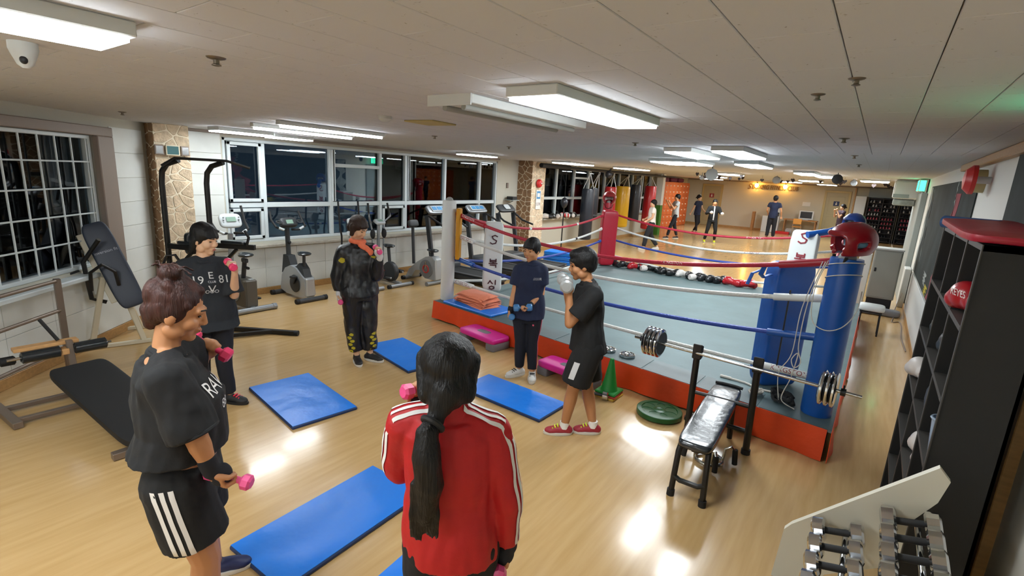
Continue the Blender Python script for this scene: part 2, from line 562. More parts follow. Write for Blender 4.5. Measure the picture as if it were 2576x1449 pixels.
window(1, *W1, [4.12, 5.31, 6.39, 7.03, 8.17, 9.36], 1.42, 'long row of dark night windows above the exercise bikes', transom=[(5.31, 6.39, 2.09)],
       sash=[(3.57, 4.08, .9, 1.37), (6.43, 6.99, .9, 1.37), (3.58, 4.09, 1.47, 2.35), (5.34, 5.37, 1.47, 2.35), (7.08, 7.12, 1.47, 2.35)])
window(2, *W2, [12.9, 13.95, 14.9, 16.1, 17.3, 18.5, 19.5], 1.50, 'row of dark windows behind the hanging punching bags', transom=[(13.95, 14.9, 2.12)])
struct('trim_1', G().box((XW + .05, (2.95 + 10.05) / 2, .785), (.16, 7.1, .045), .008), 'sill_stone', label='long stone window sill above the exercise bikes', cat='sill')
struct('trim_2', G().box((XW + .05, 16.3, .90), (.16, 8.4, .045), .008), 'sill_stone', label='window sill with boxing gear behind the punching bags', cat='sill')
struct('baseboard_window_side', G().box((XW + .012, 6.9, .05), (.024, 7.95, .1), .004), 'wood_trim', label='wooden baseboard under the windows', cat='baseboard')
struct('wall_far_left', G().box((-9.05, 24.75, CEIL / 2), (.2, 8.3, CEIL)).box((-8.4, 20.75, CEIL / 2), (1.5, .2, CEIL)), 'wall_warm', label='set-back wall behind the orange lockers', cat='wall', smooth=0)
struct('baseboard_far_left', G().box((XW + .012, 16.1, .05), (.024, 9.2, .1), .004), 'wood_trim', label='wooden baseboard of the far training area', cat='baseboard')
struct('trim_3', G().box((XW + .02, 6.5, CEIL - .02), (.04, 7.1, .04), .004), 'taupe', label='thin brown strip along the ceiling over the windows', cat='moulding')

# ---------------------------------------------------------------- angled wall on the left with the grid window
LF = M.Translation((-5.92, .674, 0)) @ M.Rotation(math.radians(132.94), 4, 'Z')
S0, S1, SW0, SW1, Z0, Z1 = -5.6, 2.55, -.95, 1.56, .86, 2.26
g = G(LF)
for a, b, za, zb in ((S0, SW0, 0, CEIL), (SW1, S1, 0, CEIL), (SW0, SW1, 0, Z0), (SW0, SW1, Z1, CEIL)):
    g.box(((a + b) / 2, .1, (za + zb) / 2), (b - a, .2, zb - za))
wall_l = struct('wall_left', g, 'plaster', label='angled left wall with a big grid window', cat='wall', smooth=0)
bx = []
tl = []
def lrow(a, b, za, zb, w=.56, h=.29):
    na, nz = max(1, round((b - a) / w)), max(1, round((zb - za) / h))
    for i in range(na):
        for j in range(nz):
            tl.append((a + (i + .5) * (b - a) / na, za + (j + .5) * (zb - za) / nz, (b - a) / na - .004, (zb - za) / nz - .004))
lrow(1.84, 2.45, .1, CEIL - .1); lrow(-1.0, 1.84, .1, .77)
cache = {}
for s, z, w, h in tl:
    k = (round(w, 3), round(h, 3))
    if k not in cache: cache[k] = G().box((0, 0, 0), (w, .012, h), .002).mesh('wall_tile')
    o = part('wall_tile', cache[k], 'wall_tile', wall_l, 0)
    o.matrix_local = LF @ M.Translation((s, -.004, z))
g = G(LF)
for a, b, za, zb in ((SW0 - .1, SW1 + .26, Z1, Z1 + .1), (SW1, SW1 + .26, Z0 - .02, Z1), (SW0 - .2, SW0, Z0 - .02, Z1)):
    g.box(((a + b) / 2, -.01, (za + zb) / 2), (b - a, .1, zb - za), .008)
win3 = struct('window_3', g, 'taupe', label='large taupe-framed grid window on the angled left wall', cat='window')
part('inner_frame', G(LF).box(((SW0 + SW1) / 2, .06, Z0 + .02), (SW1 - SW0, .08, .04), .005).box(((SW0 + SW1) / 2, .06, Z1 - .02), (SW1 - SW0, .08, .04), .005).box((SW1 - .02, .06, (Z0 + Z1) / 2), (.04, .08, Z1 - Z0), .005), 'frame_white', win3)
part('pane', G(LF).box(((SW0 + SW1) / 2, .09, (Z0 + Z1) / 2), (SW1 - SW0, .006, Z1 - Z0)), 'night_glass', win3, 0)
for k in range(-6, 7):
    s = .43 + k * .213
    if SW0 < s < SW1 - .05: part('bar', G(LF).bar((s, .03, Z0), (s, .03, Z1), .016), 'frame_white', win3)
for z in (1.98, 1.71, 1.435, 1.155): part('bar', G(LF).bar((SW0, .03, z), (SW1 - .04, .03, z), .016), 'frame_white', win3)
struct('trim_4', G(LF).box((.35, -.06, .80), (2.75, .16, .05), .01), 'frame_white', label='white window sill under the grid window', cat='sill')
struct('baseboard_left', G(LF).box((-.4, -.012, .05), (5.7, .024, .1), .004), 'wood_trim', label='wooden baseboard of the angled left wall', cat='baseboard')

# ---------------------------------------------------------------- right wall, far wall, wall behind the photographer
g = G()
g.box((XR + .1, 5.9, CEIL / 2), (.2, 18.8, CEIL)); g.box((XR + .1, 15.25 + (YF - 15.25) / 2, CEIL / 2), (.2, YF - 15.25 + .2, CEIL))
wall_r = struct('wall_right', g, 'white_paint', label='white right wall with banner and fire bell', cat='wall', smooth=0)
struct('wall_back', G().box((-3.5, -3.4, CEIL / 2), (12, .2, CEIL)), 'white_paint', label='wall behind the photographer', cat='wall', smooth=0)
wall_f = struct('wall_far', G().box((-4.1, YF + .1, CEIL / 2), (10.4, .2, CEIL)), 'wall_warm', label='far wall with gold lettering and two doors', cat='wall', smooth=0)
struct('trim_5', G().box((-4.1, YF - .02, CEIL - .03), (9.6, .05, .06), .005), 'taupe', label='dark moulding along the top of the far wall', cat='moulding')
struct('baseboard_far', G().box((-4.3, YF - .012, .05), (9.2, .024, .1), .004), 'wood_trim', label='wooden baseboard of the far wall', cat='baseboard')
struct('baseboard_right', G().box((XR - .012, 8.4, .05), (.024, 9.0, .1), .004), 'wood_trim', label='wooden baseboard along the right wall', cat='baseboard')
struct('trim_6', G().box((XR - .03, 5.5, CEIL - .035), (.06, 4.0, .07), .008), 'wood_trim', label='brown wooden moulding under the ceiling of the right wall', cat='moulding')
struct('trim_7', G().bar((XR - .02, 3.02, 0), (XR - .02, 3.02, 2.1), .05), 'wood_trim', label='upright brown door frame beside the black shelf', cat='moulding')
struct('trim_8', G().box((XR - .05, 13.9, 1.1), (.1, 2.4, 2.2), .01), 'grey_paint', label='grey steel jamb between mirror and banner', cat='door jamb')
g = G().box((XR - .012, 21.9, 1.2), (.016, 13.2, 2.2))
mir = struct('trim_9', g, 'mirror', label='tall wall mirror in the far right training area', cat='mirror')
part('mirror_frame', G().box((XR - .02, 15.3, 1.2), (.03, .06, 2.3), .004).box((XR - .02, 28.5, 1.2), (.03, .06, 2.3), .004), 'white_paint', mir)
# ---------------------------------------------------------------- ceiling lamps
mt('lamp_body', '#cfd2d0', 0.45); mt('lamp_dead', '#9a9a94', 0.5)
def troffer(label, x, y, w=.28, l=1.22, on=True, group='ceiling lamps'):
    t = thing('ceiling_lamp', label, 'lamp', (x, y, CEIL), 0, group)
    h = .045
    part('housing', G().box((0, 0, -h / 2), (w, l, h), .004), 'lamp_body', t)
    if on:
        part('diffuser', G().box((0, 0, -h - .008), (w * .92, l * .97, .016)), 'lamp_glow', t, 0)
    else:
        part('tube', G().cyl((-w * .22, -l * .47, -h - .012), (-w * .22, l * .47, -h - .012), .016), 'lamp_dead', t)
        part('tube', G().cyl((w * .22, -l * .47, -h - .012), (w * .22, l * .47, -h - .012), .016), 'lamp_dead', t)
        part('end_plate', G().box((0, -l / 2 - .004, -h / 2), (w, .008, h + .02)), 'lamp_body', t)
    return t
def strip(label, x, y, l=1.25, n=1, r=.018, drop=.05, group='bare tube lamps'):
    t = thing('tube_lamp', label, 'lamp', (x, y, CEIL), 0, group)
    part('batten', G().box((0, 0, -.02), (.07, l, .04), .005), 'lamp_body', t)
    part('tube', G().cyl((0, -l * .48, -drop), (0, l * .48, -drop), r, n=6), 'lamp_glow', t)
    return t
troffer('lit ceiling lamp glaring at the upper left corner of the picture', -2.02, .02)
troffer('lit rectangular ceiling lamp nearest the middle of the ceiling', -1.30, 2.47, .27, 1.2)
troffer('unlit ceiling lamp with two bare tubes beside the lit one', -1.87, 2.57, .3, 1.2, on=False)
strip('lit bare tube lamp, the nearer of two before the first pillar', -4.70, 3.26)
strip('lit bare tube lamp, the farther of two before the first pillar', -5.42, 3.38)
troffer('ceiling lamp glaring above the first window bay, left one', -6.85, 3.35, .3, .7)
troffer('ceiling lamp glaring above the second window bay, right one', -7.1, 4.15, .3, .6)
troffer('ceiling lamp before the far end of the window row', -6.56, 7.75, .34, .9)
troffer('ceiling lamp beside the far stone pillar', -6.0, 10.6, .5, 1.2)
troffer('ceiling lamp above the hanging punching bags', -5.6, 13.1, .6, 1.2)
troffer('ceiling lamp over the middle of the ring, left of two', -1.83, 6.0, .3, 1.2)
troffer('ceiling lamp over the middle of the ring, right of two', -1.27, 5.75, .3, 1.2)
troffer('large glaring lamp over the back edge of the ring', -2.7, 8.3, .75, 1.0)
troffer('ceiling lamp over the back right of the ring', -1.66, 8.5, .34, 1.2)
troffer('ceiling lamp in the far training area before the sign', -1.27, 11.5, .35, 1.2)
troffer('ceiling lamp in the far training area near the black disc', -1.06, 13.0, .35, 1.2)
troffer('ceiling lamp next to the far mirror', -.22, 15.4, .6, 1.0)
troffer('ceiling lamp over the middle of the far training area', -3.4, 14.5, .5, 1.2)
troffer('ceiling lamp at the far left before the orange lockers', -5.0, 19.0, .7, 1.2)
troffer('ceiling lamp in front of the far doors', -3.0, 22.5, .7, 1.2)
troffer('added ceiling lamp at the far right before the blue-signed door', -2.0, 25.5, .7, 1.2)  # this lamp and the next two are added to brighten the far wall
troffer('added ceiling lamp at the far left before the red-signed door', -6.6, 25.0, .7, 1.2)
troffer('added ceiling lamp over the far floor beside the black disc', -1.9, 18.5, .6, 1.2)
troffer('added unseen ceiling lamp behind the photographer on the left', -2.02, -1.9)  # unseen lamps, added to stand in for lighting behind the photographer
troffer('added unseen ceiling lamp behind the photographer on the right', -.5, -2.6)
troffer('added unseen ceiling lamp behind the photographer near the angled wall', -3.5, -.5)
# ---------------------------------------------------------------- helpers for soft shapes
def fuse(g, vox, sm=3, name='fused', fac=.5):
    """union of overlapping solids as one continuous surface"""
    me = g.mesh(name)
    o = bpy.data.objects.new(name, me); COL.objects.link(o)
    r = o.modifiers.new('r', 'REMESH'); r.mode = 'VOXEL'; r.voxel_size = vox
    if sm:
        s = o.modifiers.new('s', 'SMOOTH'); s.iterations = sm; s.factor = fac
    bpy.context.view_layer.update()
    out = bpy.data.meshes.new_from_object(o.evaluated_get(bpy.context.evaluated_depsgraph_get()))
    out.name = name
    bpy.data.objects.remove(o); bpy.data.meshes.remove(me)
    return out
def sgn(a, e): return math.copysign(abs(a) ** e, a)
def cushion(g, c, r, e=.3, rot=None, nu=28, nv=14, noise=0.0, seed=0):
    """superellipsoid pad"""
    rnd = random.Random(seed)
    ph = [rnd.uniform(0, 6) for _ in range(6)]
    R = rot.to_3x3() if rot is not None else M.Identity(3)
    vs, fs = [], []
    def pt(t, p):
        st, ct, cp, sp = math.sin(t), math.cos(t), math.cos(p), math.sin(p)
        q = V((r[0] * sgn(st, e) * sgn(cp, e), r[1] * sgn(st, e) * sgn(sp, e), r[2] * sgn(ct, e)))
        if noise:
            n = math.sin(q.x * 17 + ph[0] + q.z * 9) * math.sin(q.y * 15 + ph[1]) + math.sin(q.z * 21 + ph[2] + q.x * 7) * .7
            q += V((cp * st, sp * st, ct)) * noise * n
        return R @ q + V(c)
    vs.append(pt(1e-6, 0))
    for i in range(1, nv):
        vs += [pt(PI * i / nv, 2 * PI * j / nu + .0001) for j in range(nu)]
    vs.append(pt(PI - 1e-6, 0))
    fs += [(0, 1 + j, 1 + (j + 1) % nu) for j in range(nu)]
    for i in range(nv - 2):
        a, b = 1 + i * nu, 1 + (i + 1) * nu
        fs += [(a + j, b + j, b + (j + 1) % nu, a + (j + 1) % nu) for j in range(nu)]
    L = 1 + (nv - 2) * nu
    fs += [(L + j, len(vs) - 1, L + (j + 1) % nu) for j in range(nu)]
    return g.add(vs, fs)
def cloth_strip(g, pts, ztop, zbot, amp=.012, freq=9.0, t=.005, seed=0, hem=.012):
    """hanging cloth along a ground path, slightly wavy"""
    rnd = random.Random(seed); ph = rnd.uniform(0, 6)
    P = []
    for a, b in zip(pts[:-1], pts[1:]):
        a, b = V((*a, 0)), V((*b, 0)); n = max(2, int((b - a).length / .06))
        nrm = (b - a).normalized().cross(V((0, 0, 1)))
        P += [(a.lerp(b, i / n), nrm) for i in range(n + (1 if b == V((*pts[-1], 0)) else 0))]
    rows = 5
    vs, fs = [], []
    s = 0
    for side in (0, 1):
        for i, (p, nrm) in enumerate(P):
            for k in range(rows):
                f = k / (rows - 1)
                w = amp * f * (math.sin(i * .06 * freq + ph) + .6 * math.sin(i * .06 * freq * 2.3 + 1.7 * ph)) + .012 * f
                z = ztop + (zbot - ztop) * f + (hem * math.sin(i * .21 + ph) if k == rows - 1 else 0)
                vs.append(p + nrm * (w + (t if side else 0)) + V((0, 0, z)))
    n = len(P)
    for side in (0, 1):
        o = side * n * rows
        for i in range(n - 1):
            for k in range(rows - 1):
                fs.append((o + i * rows + k, o + (i + 1) * rows + k, o + (i + 1) * rows + k + 1, o + i * rows + k + 1))
    o = n * rows
    for i in range(n - 1):
        fs += [(i * rows, (i + 1) * rows, o + (i + 1) * rows, o + i * rows), (i * rows + rows - 1, (i + 1) * rows + rows - 1, o + (i + 1) * rows + rows - 1, o + i * rows + rows - 1)]
    for k in range(rows - 1):
        fs += [(k, k + 1, o + k + 1, o + k), ((n - 1) * rows + k, (n - 1) * rows + k + 1, o + (n - 1) * rows + k + 1, o + (n - 1) * rows + k)]
    return g.add(vs, fs)
def smooth_path(pts, n=6):
    pts = [V(p) for p in pts]; out = []
    for i in range(len(pts) - 1):
        a, b, c, d = pts[max(0, i - 1)], pts[i], pts[i + 1], pts[min(len(pts) - 1, i + 2)]
        for k in range(n):
            t = k / n
            out.append(.5 * ((2 * b) + (c - a) * t + (2 * a - 5 * b + 4 * c - d) * t * t + (3 * b - a - 3 * c + d) * t ** 3))
    return out + [pts[-1]]
def wrap_text(body, size, p0, p1, R, phi=0.0, mat='ink_red', parent=None, at=.5, flip=False):
    """letters bent round a cylinder of radius R with axis p0->p1"""
    p0, p1 = V(p0), V(p1)
    d = (p1 - p0).normalized()
    if flip: d = -d
    c = p0.lerp(p1, at)
    view = (V((0, 0, 2.09)) - c); view = (view - d * view.dot(d)).normalized()
    up = d.cross(view) * -1
    if up.z < 0: pass
    me = text_mesh(body, size)
    for v in me.vertices:
        a = v.co.y / R + phi
        v.co = c + d * v.co.x + (view * math.cos(a) + up * math.sin(a)) * (R + .0015)
    o = part('lettering', me, mat, parent, 0)
    return o
def lettering(body, size, o, ux, uy, mat, parent, depth=0.0, shear=0.0, spacing=1.0):
    me = xf(text_mesh(body, size, depth, shear=shear, spacing=spacing), basis(o, ux, uy))
    return part('lettering', me, mat, parent, 0)
def strokes(g, lines, o, ux, uy, w, t=.002):
    """brush strokes: polylines in (ux, uy) plane as thin prisms"""
    o, ux, uy = V(o), V(ux).normalized(), V(uy).normalized()
    for ln in lines:
        for (a, b), (c, d) in zip(ln[:-1], ln[1:]):
            L = math.hypot(c - a, d - b) or 1e-6
            nx, ny = -(d - b) / L * w / 2, (c - a) / L * w / 2
            ex, ey = (c - a) / L * w * .3, (d - b) / L * w * .3
            g.prism([(a + nx - ex, b + ny - ey), (a - nx - ex, b - ny - ey), (c - nx + ex, d - ny + ey), (c + nx + ex, d + ny + ey)], o, ux, uy, t)
    return g

# ---------------------------------------------------------------- boxing ring
mt('canvas_grey', '#566a6c', 0.6, var=(3, .08), bump=(8, .12)); mt('canvas_edge', '#4a5b5e', 0.5, var=(5, .1)); mt('skirt_orange', '#d2400f', 0.5, bump=(9, .35), var=(4, .08))
mt('vinyl_white', '#d7dad8', 0.42, bump=(6, .25)); mt('vinyl_blue', '#14509f', 0.38, bump=(7, .35)); mt('vinyl_red', '#a5162c', 0.4, bump=(7, .3)); mt('vinyl_yellow', '#c88a08', 0.45)
mt('rope_red', '#b3203a', 0.5, bump=(60, .4)); mt('rope_white', '#d3d4d0', 0.6, bump=(60, .5)); mt('rope_blue', '#22409a', 0.5, bump=(60, .4)); mt('ink_red', '#8c2733', 0.6); mt('ink_white', '#e6dcdc', 0.6)
mt('wood_dark', '#3a2c22', 0.7); mt('cord_white', '#cdcabf', 0.7); mt('ink_dark', '#4a2028', .6)
FL, FR, BR, BL = (-4.95, 5.0), (0.0, 4.43), (.03, 10.3), (-4.92, 10.45)
RH = .27
ring = thing('boxing_ring', 'boxing ring with orange skirt, grey canvas and coloured ropes', 'boxing ring')
q = [FL, FR, BR, BL]
def inset(q, d):
    cx, cy = sum(p[0] for p in q) / 4, sum(p[1] for p in q) / 4
    return [(p[0] + (cx - p[0]) * d, p[1] + (cy - p[1]) * d) for p in q]
part('platform', G().prism(inset(q, .012), (0, 0, 0), (1, 0, 0), (0, 1, 0), RH - .02), 'wood_dark', ring, 0)
part('canvas', G().prism(q, (0, 0, RH - .02), (1, 0, 0), (0, 1, 0), .02), 'canvas_grey', ring, 0)
# edge mats along the front
n = 9
for i in range(n):
    a, b = V((*FL, 0)).lerp(V((*FR, 0)), i / n + .002), V((*FL, 0)).lerp(V((*FR, 0)), (i + 1) / n - .002)
    nn = V((.12, .36, 0))
    part('edge_mat', G().prism([(a.x, a.y), (b.x, b.y), (b.x + nn.x * .1, b.y + .34), (a.x + nn.x * .1, a.y + .34)], (0, 0, RH), (1, 0, 0), (0, 1, 0), .004), 'canvas_edge', ring, 0)
part('skirt', cloth_strip(G(), [FL, (-.03, 4.43)], RH, .015, seed=1), 'skirt_orange', ring)
part('skirt', cloth_strip(G(), [(.0, 4.40), BR], RH, .01, seed=2), 'skirt_orange', ring)
part('skirt', cloth_strip(G(), [BL, FL], RH, .015, seed=3), 'skirt_orange', ring)
part('skirt', cloth_strip(G(), [BR, BL], RH, .015, seed=4), 'skirt_orange', ring)
WPo, BPo, RPo, QPo = (-4.88, 5.2), (-.14, 4.72), (-4.86, 10.28), (-.34, 10.12)
def post(p, r, h, mat, cap='chrome'):
    o = part('post', G().lathe([(r * .96, RH), (r, RH + .02), (r, h - .02), (r * .97, h)], (*p, 0), n=24), mat, ring)
    part('post_cap', G().ell((*p, h), (r * .55, r * .55, r * .5)), cap, o)
    return o
mt('cap_grey', '#9a9c98', .5)
post(WPo, .097, 1.70, 'vinyl_white', 'cap_grey'); pb = post(BPo, .116, 1.60, 'vinyl_blue', 'cap_grey'); post(RPo, .1, 1.62, 'vinyl_red', 'cap_grey'); post(QPo, .1, 1.50, 'vinyl_white', 'cap_grey')
part('post_pad', G().box((WPo[0] + .145, WPo[1] + .05, 1.24), (.06, .14, .72), .012, M.Rotation(.5, 3, 'Z')), 'vinyl_yellow', ring)
def corner_pad(p, z0, z1, w, d, ang, mat, seed):
    g = cushion(G(), (p[0], p[1], (z0 + z1) / 2), (w / 2, d / 2, (z1 - z0) / 2), .22, M.Rotation(ang, 3, 'Z'), 32, 20, .004, seed)
    return part('corner_pad', g, mat, ring, 1.2)
pw = corner_pad((-4.47, 5.72), .40, 1.42, .28, .18, math.radians(42), 'vinyl_white', 1)
pbl = corner_pad((-.56, 5.2), .27, 1.46, .40, .2, math.radians(45), 'vinyl_blue', 2)
prd = corner_pad((-4.66, 9.98), .29, 1.47, .34, .2, math.radians(45), 'vinyl_red', 3)
pwr = corner_pad((-.93, 9.75), .30, 1.46, .42, .16, math.radians(-12), 'vinyl_white', 4)
# brush lettering on the white pads
BOK = [[(-.35, .9), (-.35, .55)], [(.35, .9), (.35, .55)], [(-.35, .72), (.35, .72)], [(-.35, .55), (.35, .55)], [(0, .55), (0, .35)], [(-.5, .35), (.5, .35)], [(-.35, .15), (.35, .15), (.35, -.12)]]
SING = [[(-.25, .9), (-.5, .5)], [(-.22, .8), (.05, .5)], [(.4, .95), (.4, .4)], [(-.05, .2), (-.3, .1), (-.3, -.1), (-.05, -.2), (.25, -.1), (.25, .1), (-.05, .2)]]
ESS = [[(.4, .8), (.1, .95), (-.25, .8), (-.1, .5), (.3, .3), (.2, .0), (-.2, -.1), (-.45, .05)]]
def pad_text(pad, o, ux, mat, s):
    for k, (gl, dz) in enumerate(((ESS, 0), (BOK, -.34), (SING, -.66))):
        part('lettering', strokes(G(), [[(a * s, b * s + dz) for a, b in ln] for ln in gl], o, ux, (0, 0, 1), s * .13, .003), mat, pad, 0)['kind'] = 'stuff'
u = V((math.cos(math.radians(42)), math.sin(math.radians(42)), 0))
pad_text(pw, V((-4.47, 5.72, 1.12)) + V((u.y, -u.x, 0)) * .0935, u, 'ink_dark', .12)
u = V((math.cos(-.21), math.sin(-.21), 0))
pad_text(pwr, V((-.93, 9.75, 1.26)) + V((u.y, -u.x, 0)) * .084, u, 'ink_red', .17)
# blue bands tying the pad to the red rope
part('tie', G().tube([(-.72, 5.02, 1.44), (-.74, 4.86, 1.42), (-.75, 4.82, 1.36), (-.73, 4.86, 1.33), (-.70, 5.02, 1.34)], .022, flat=.4), 'vinyl_blue', pbl)
part('tie', G().tube([(-.80, 5.05, 1.36), (-.84, 4.95, 1.34), (-.86, 4.9, 1.24)], .018, flat=.4), 'vinyl_blue', pbl)
def rope(a, b, z0, z1, sag, mat, r=.021):
    a, b = V((*a, z0)), V((*b, z1))
    pts = []
    for i in range(25):
        t = i / 24
        p = a.lerp(b, t); p.z -= sag * 4 * t * (1 - t)
        pts.append(p)
    return part('rope', G().tube(pts, r, 8), mat, ring), pts
FA, FB, RA_, QA = (-4.80, 5.27), (-.24, 4.80), (-4.74, 10.14), (-.40, 10.0)
sleeve = {}
def sleeve_on(ro, pts, i0, i1, mat, r=.033):
    return part('rope_sleeve', G().tube(pts[i0:i1 + 1], r, 12), mat, ro)
MZ = {'red': (1.52, 1.55, .265), 'white': (1.22, 1.24, .20), 'blue': (.885, .90, .145), 'low': (.545, .55, .04)}
for k, mat in (('red', 'rope_red'), ('white', 'rope_white'), ('blue', 'rope_blue'), ('low', 'rope_white')):
    z0, z1, sg = MZ[k]
    ro, pts = rope(FA, FB, z0, z1, sg, mat)
    s1 = sleeve_on(ro, pts, 0, 2 if k != 'red' else 3, {'red': 'vinyl_red', 'white': 'vinyl_white', 'blue': 'vinyl_blue', 'low': 'vinyl_white'}[k])
    s2 = sleeve_on(ro, pts, 22, 24, {'red': 'vinyl_red', 'white': 'vinyl_white', 'blue': 'vinyl_blue', 'low': 'vinyl_white'}[k])
    if k == 'low':
        wrap_text('KINGSTON', .06, pts[0], pts[2], .033, 0, 'ink_red', ro, .5); wrap_text('KINGSTON', .06, pts[22], pts[24], .033, 0, 'ink_red', ro, .6)
    if k == 'white': wrap_text('KINGSTON', .06, pts[0], pts[2], .033, 0, 'ink_red', ro, .5)
    if k == 'red': wrap_text('KINGSTON', .05, pts[0], pts[3], .033, .2, 'ink_white', ro, .45); wrap_text('KINGSTON', .04, pts[16], pts[18], .021, .3, 'ink_white', ro, .5)
LZ = {'red': (1.50, 1.42, .27), 'white': (1.20, 1.14, .27), 'blue': (.86, .86, .19), 'low': (.55, .52, .17)}
for k, mat in (('red', 'rope_red'), ('white', 'rope_white'), ('blue', 'rope_blue'), ('low', 'rope_white')):
    z0, z1, sg = LZ[k]
    ro, pts = rope(FA, RA_, z0, z1, sg, mat); sleeve_on(ro, pts, 22, 24, {'red': 'rope_red', 'white': 'vinyl_white', 'blue': 'vinyl_blue', 'low': 'vinyl_white'}[k], .03)
    for i in (9, 17):
        part('rope_tie', G().cyl(pts[i] - (pts[i + 1] - pts[i]) * .1, pts[i] + (pts[i + 1] - pts[i]) * .2, .026), 'black_plastic' if k == 'white' else 'vinyl_white', ro)
    ro, pts = rope(RA_, QA, LZ[k][1], LZ[k][1] + .02, sg * .95, mat)
    if k in ('red', 'white'): wrap_text('KINGSTON', .06, pts[15], pts[18], .021, 0, 'ink_white' if k == 'red' else 'ink_red', ro, .5)
    rope(FB, QA, MZ[k][1], LZ[k][1] + .02, sg * .5, mat)
part('turnbuckle_sleeve', G().tube([(-.90, 9.62, 1.40), (-.62, 9.82, 1.47), (-.42, 9.98, 1.56)], .055, 12), 'vinyl_blue', ring)
# vertical rope spacers at the near right corner
for p in ((-.50, 4.83), (-.30, 5.6)):
    part('spacer', G().bar((*p, .5), (*p, 1.26), .03, .012), 'black_plastic', ring)

# ---------------------------------------------------------------- white cord looped round the blue post
cord = thing('skipping_cord', 'thin white cord looped round the blue corner post', 'cord', (*BPo, 1.55))
for k, (zz, tilt) in enumerate(((.0, .25), (-.10, .3))):
    part('cord_loop', G().tube([(.122 * math.cos(a), .122 * math.sin(a), zz + tilt * .13 * math.cos(a + .9)) for a in [i * 2 * PI / 24 for i in range(24)]], .004, 6, True), 'cord_white', cord)
part('cord_hang', G().tube(smooth_path([(-.12, -.03, .02), (-.17, -.1, -.2), (-.15, -.14, -.45), (-.05, -.16, -.52), (.06, -.13, -.48), (.13, -.04, -.36), (.14, .03, -.2)]), .0042, 6), 'cord_white', cord)
part('cord_hang', G().tube(smooth_path([(-.14, .0, .0), (-.2, -.06, -.3), (-.21, -.08, -.7), (-.17, -.1, -.84), (-.21, -.1, -.9), (-.24, -.08, -.84), (-.2, -.09, -.78), (-.22, -.09, -1.0), (-.26, -.1, -1.2), (-.15, -.1, -1.26)]), .0042, 6), 'cord_white', cord)
part('cord_hang', G().tube(smooth_path([(-.16, .02, .0), (-.24, -.02, -.4), (-.25, -.04, -.8), (-.32, -.04, -1.0), (-.28, -.02, -1.27)]), .0042, 6), 'cord_white', cord)

# ---------------------------------------------------------------- head guards and gloves
mt('guard_red', '#8f0f1d', 0.3, coat=.3); mt('guard_blue', '#17397e', 0.35, coat=.2); mt('foam_blue', '#6c9dbb', .8); mt('glove_black', '#18191b', 0.35, coat=.2); mt('glove_red', '#a81420', 0.32, coat=.3); mt('glove_white', '#cfc9c4', 0.4)
def head_guard_mesh():
    """padded shell with face opening (-y), ear holes and open neck"""
    e = G().ell((0, 0, .03), (.105, .125, .108), None, 48, 32)
    me = e.mesh('shell')
    bm = bmesh.new(); bm.from_mesh(me)
    kill = []
    for f in bm.faces:
        c = f.calc_center_median(); d = V((c.x / .105, c.y / .125, (c.z - .03) / .108))
        if d.z < -.72 or (d.y < -.62 and -.75 < d.z < .38) or (d.y < -.35 and d.z < -.42 and abs(d.x) < .45) or (abs(d.x) > .9 and (d.z + .22) ** 2 + (d.y - .12) ** 2 < .07) or (d.z > .965): kill.append(f)
    bmesh.ops.delete(bm, geom=kill, context='FACES')
    bm.to_mesh(me); bm.free()
    o = bpy.data.objects.new('shell', me); COL.objects.link(o)
    m1 = o.modifiers.new('a', 'SOLIDIFY'); m1.thickness = .034; m1.offset = 0
    m2 = o.modifiers.new('b', 'REMESH'); m2.mode = 'VOXEL'; m2.voxel_size = .006
    m3 = o.modifiers.new('c', 'SMOOTH'); m3.iterations = 6; m3.factor = .5
    bpy.context.view_layer.update()
    out = bpy.data.meshes.new_from_object(o.evaluated_get(bpy.context.evaluated_depsgraph_get()))
    bpy.data.objects.remove(o)
    return out
hg_me = head_guard_mesh()
def head_guard(label, mat, loc, rz, rx=0.0, inner='foam_blue', sc=1.0, group=None):
    t = thing('head_guard', label, 'head guard', loc, rz, group)
    t.scale = (sc,) * 3
    o = part('shell', hg_me.copy(), mat, t, 1.4); o.rotation_euler = (rx, 0, 0)
    o = part('liner', G().tube([(.07 * math.cos(a), .02 + .07 * math.sin(a), .02) for a in [-.3 + i * .31 for i in range(13)]], .03, 8), inner, t)
    o.rotation_euler = (rx, 0, 0)
    o = part('brow_pad', G().tube([(.075, -.06, .085), (.045, -.105, .088), (0, -.122, .09), (-.045, -.105, .088), (-.075, -.06, .085)], .018, 8), mat, t); o.rotation_euler = (rx, 0, 0)
    o = part('chin_strap', G().tube([(.08, -.06, -.06), (.06, -.07, -.12), (0, -.075, -.145), (-.06, -.07, -.12), (-.08, -.06, -.06)], .012, flat=.4), 'black_plastic', t); o.rotation_euler = (rx, 0, 0)
    return t
head_guard('shiny red head guard resting on top of the blue corner post', 'guard_red', (BPo[0] + .01, BPo[1], 1.70), math.radians(-62), .12, sc=1.25)
head_guard('blue head guard on top of the white corner post', 'guard_blue', (QPo[0] + .03, QPo[1] - .02, 1.60), math.radians(-40), .1, 'white_paint', 1.3)
head_guard('red head guard hung on the red corner post', 'guard_red', (RPo[0] + .02, RPo[1] - .02, 1.68), math.radians(20), .1, 'glove_white', 1.25)
def glove_mesh():
    g = G()
    g.ell((0, .05, .075), (.062, .085, .068)); g.ell((0, .1, .05), (.058, .05, .05)); g.cap((.05, .0, .07), (.062, .075, .075), .03, .026); g.cap((0, -.02, .062), (0, -.06, .06), .052, .046)
    return fuse(g, .008, 4, 'fist')
gl_me = glove_mesh()
cuff_me = fuse(G().lathe([(.046, -.16), (.056, -.14), (.057, -.07), (.05, -.04)], (0, 0, .06), (0, 1, 0), 16), .008, 1, 'cuff')
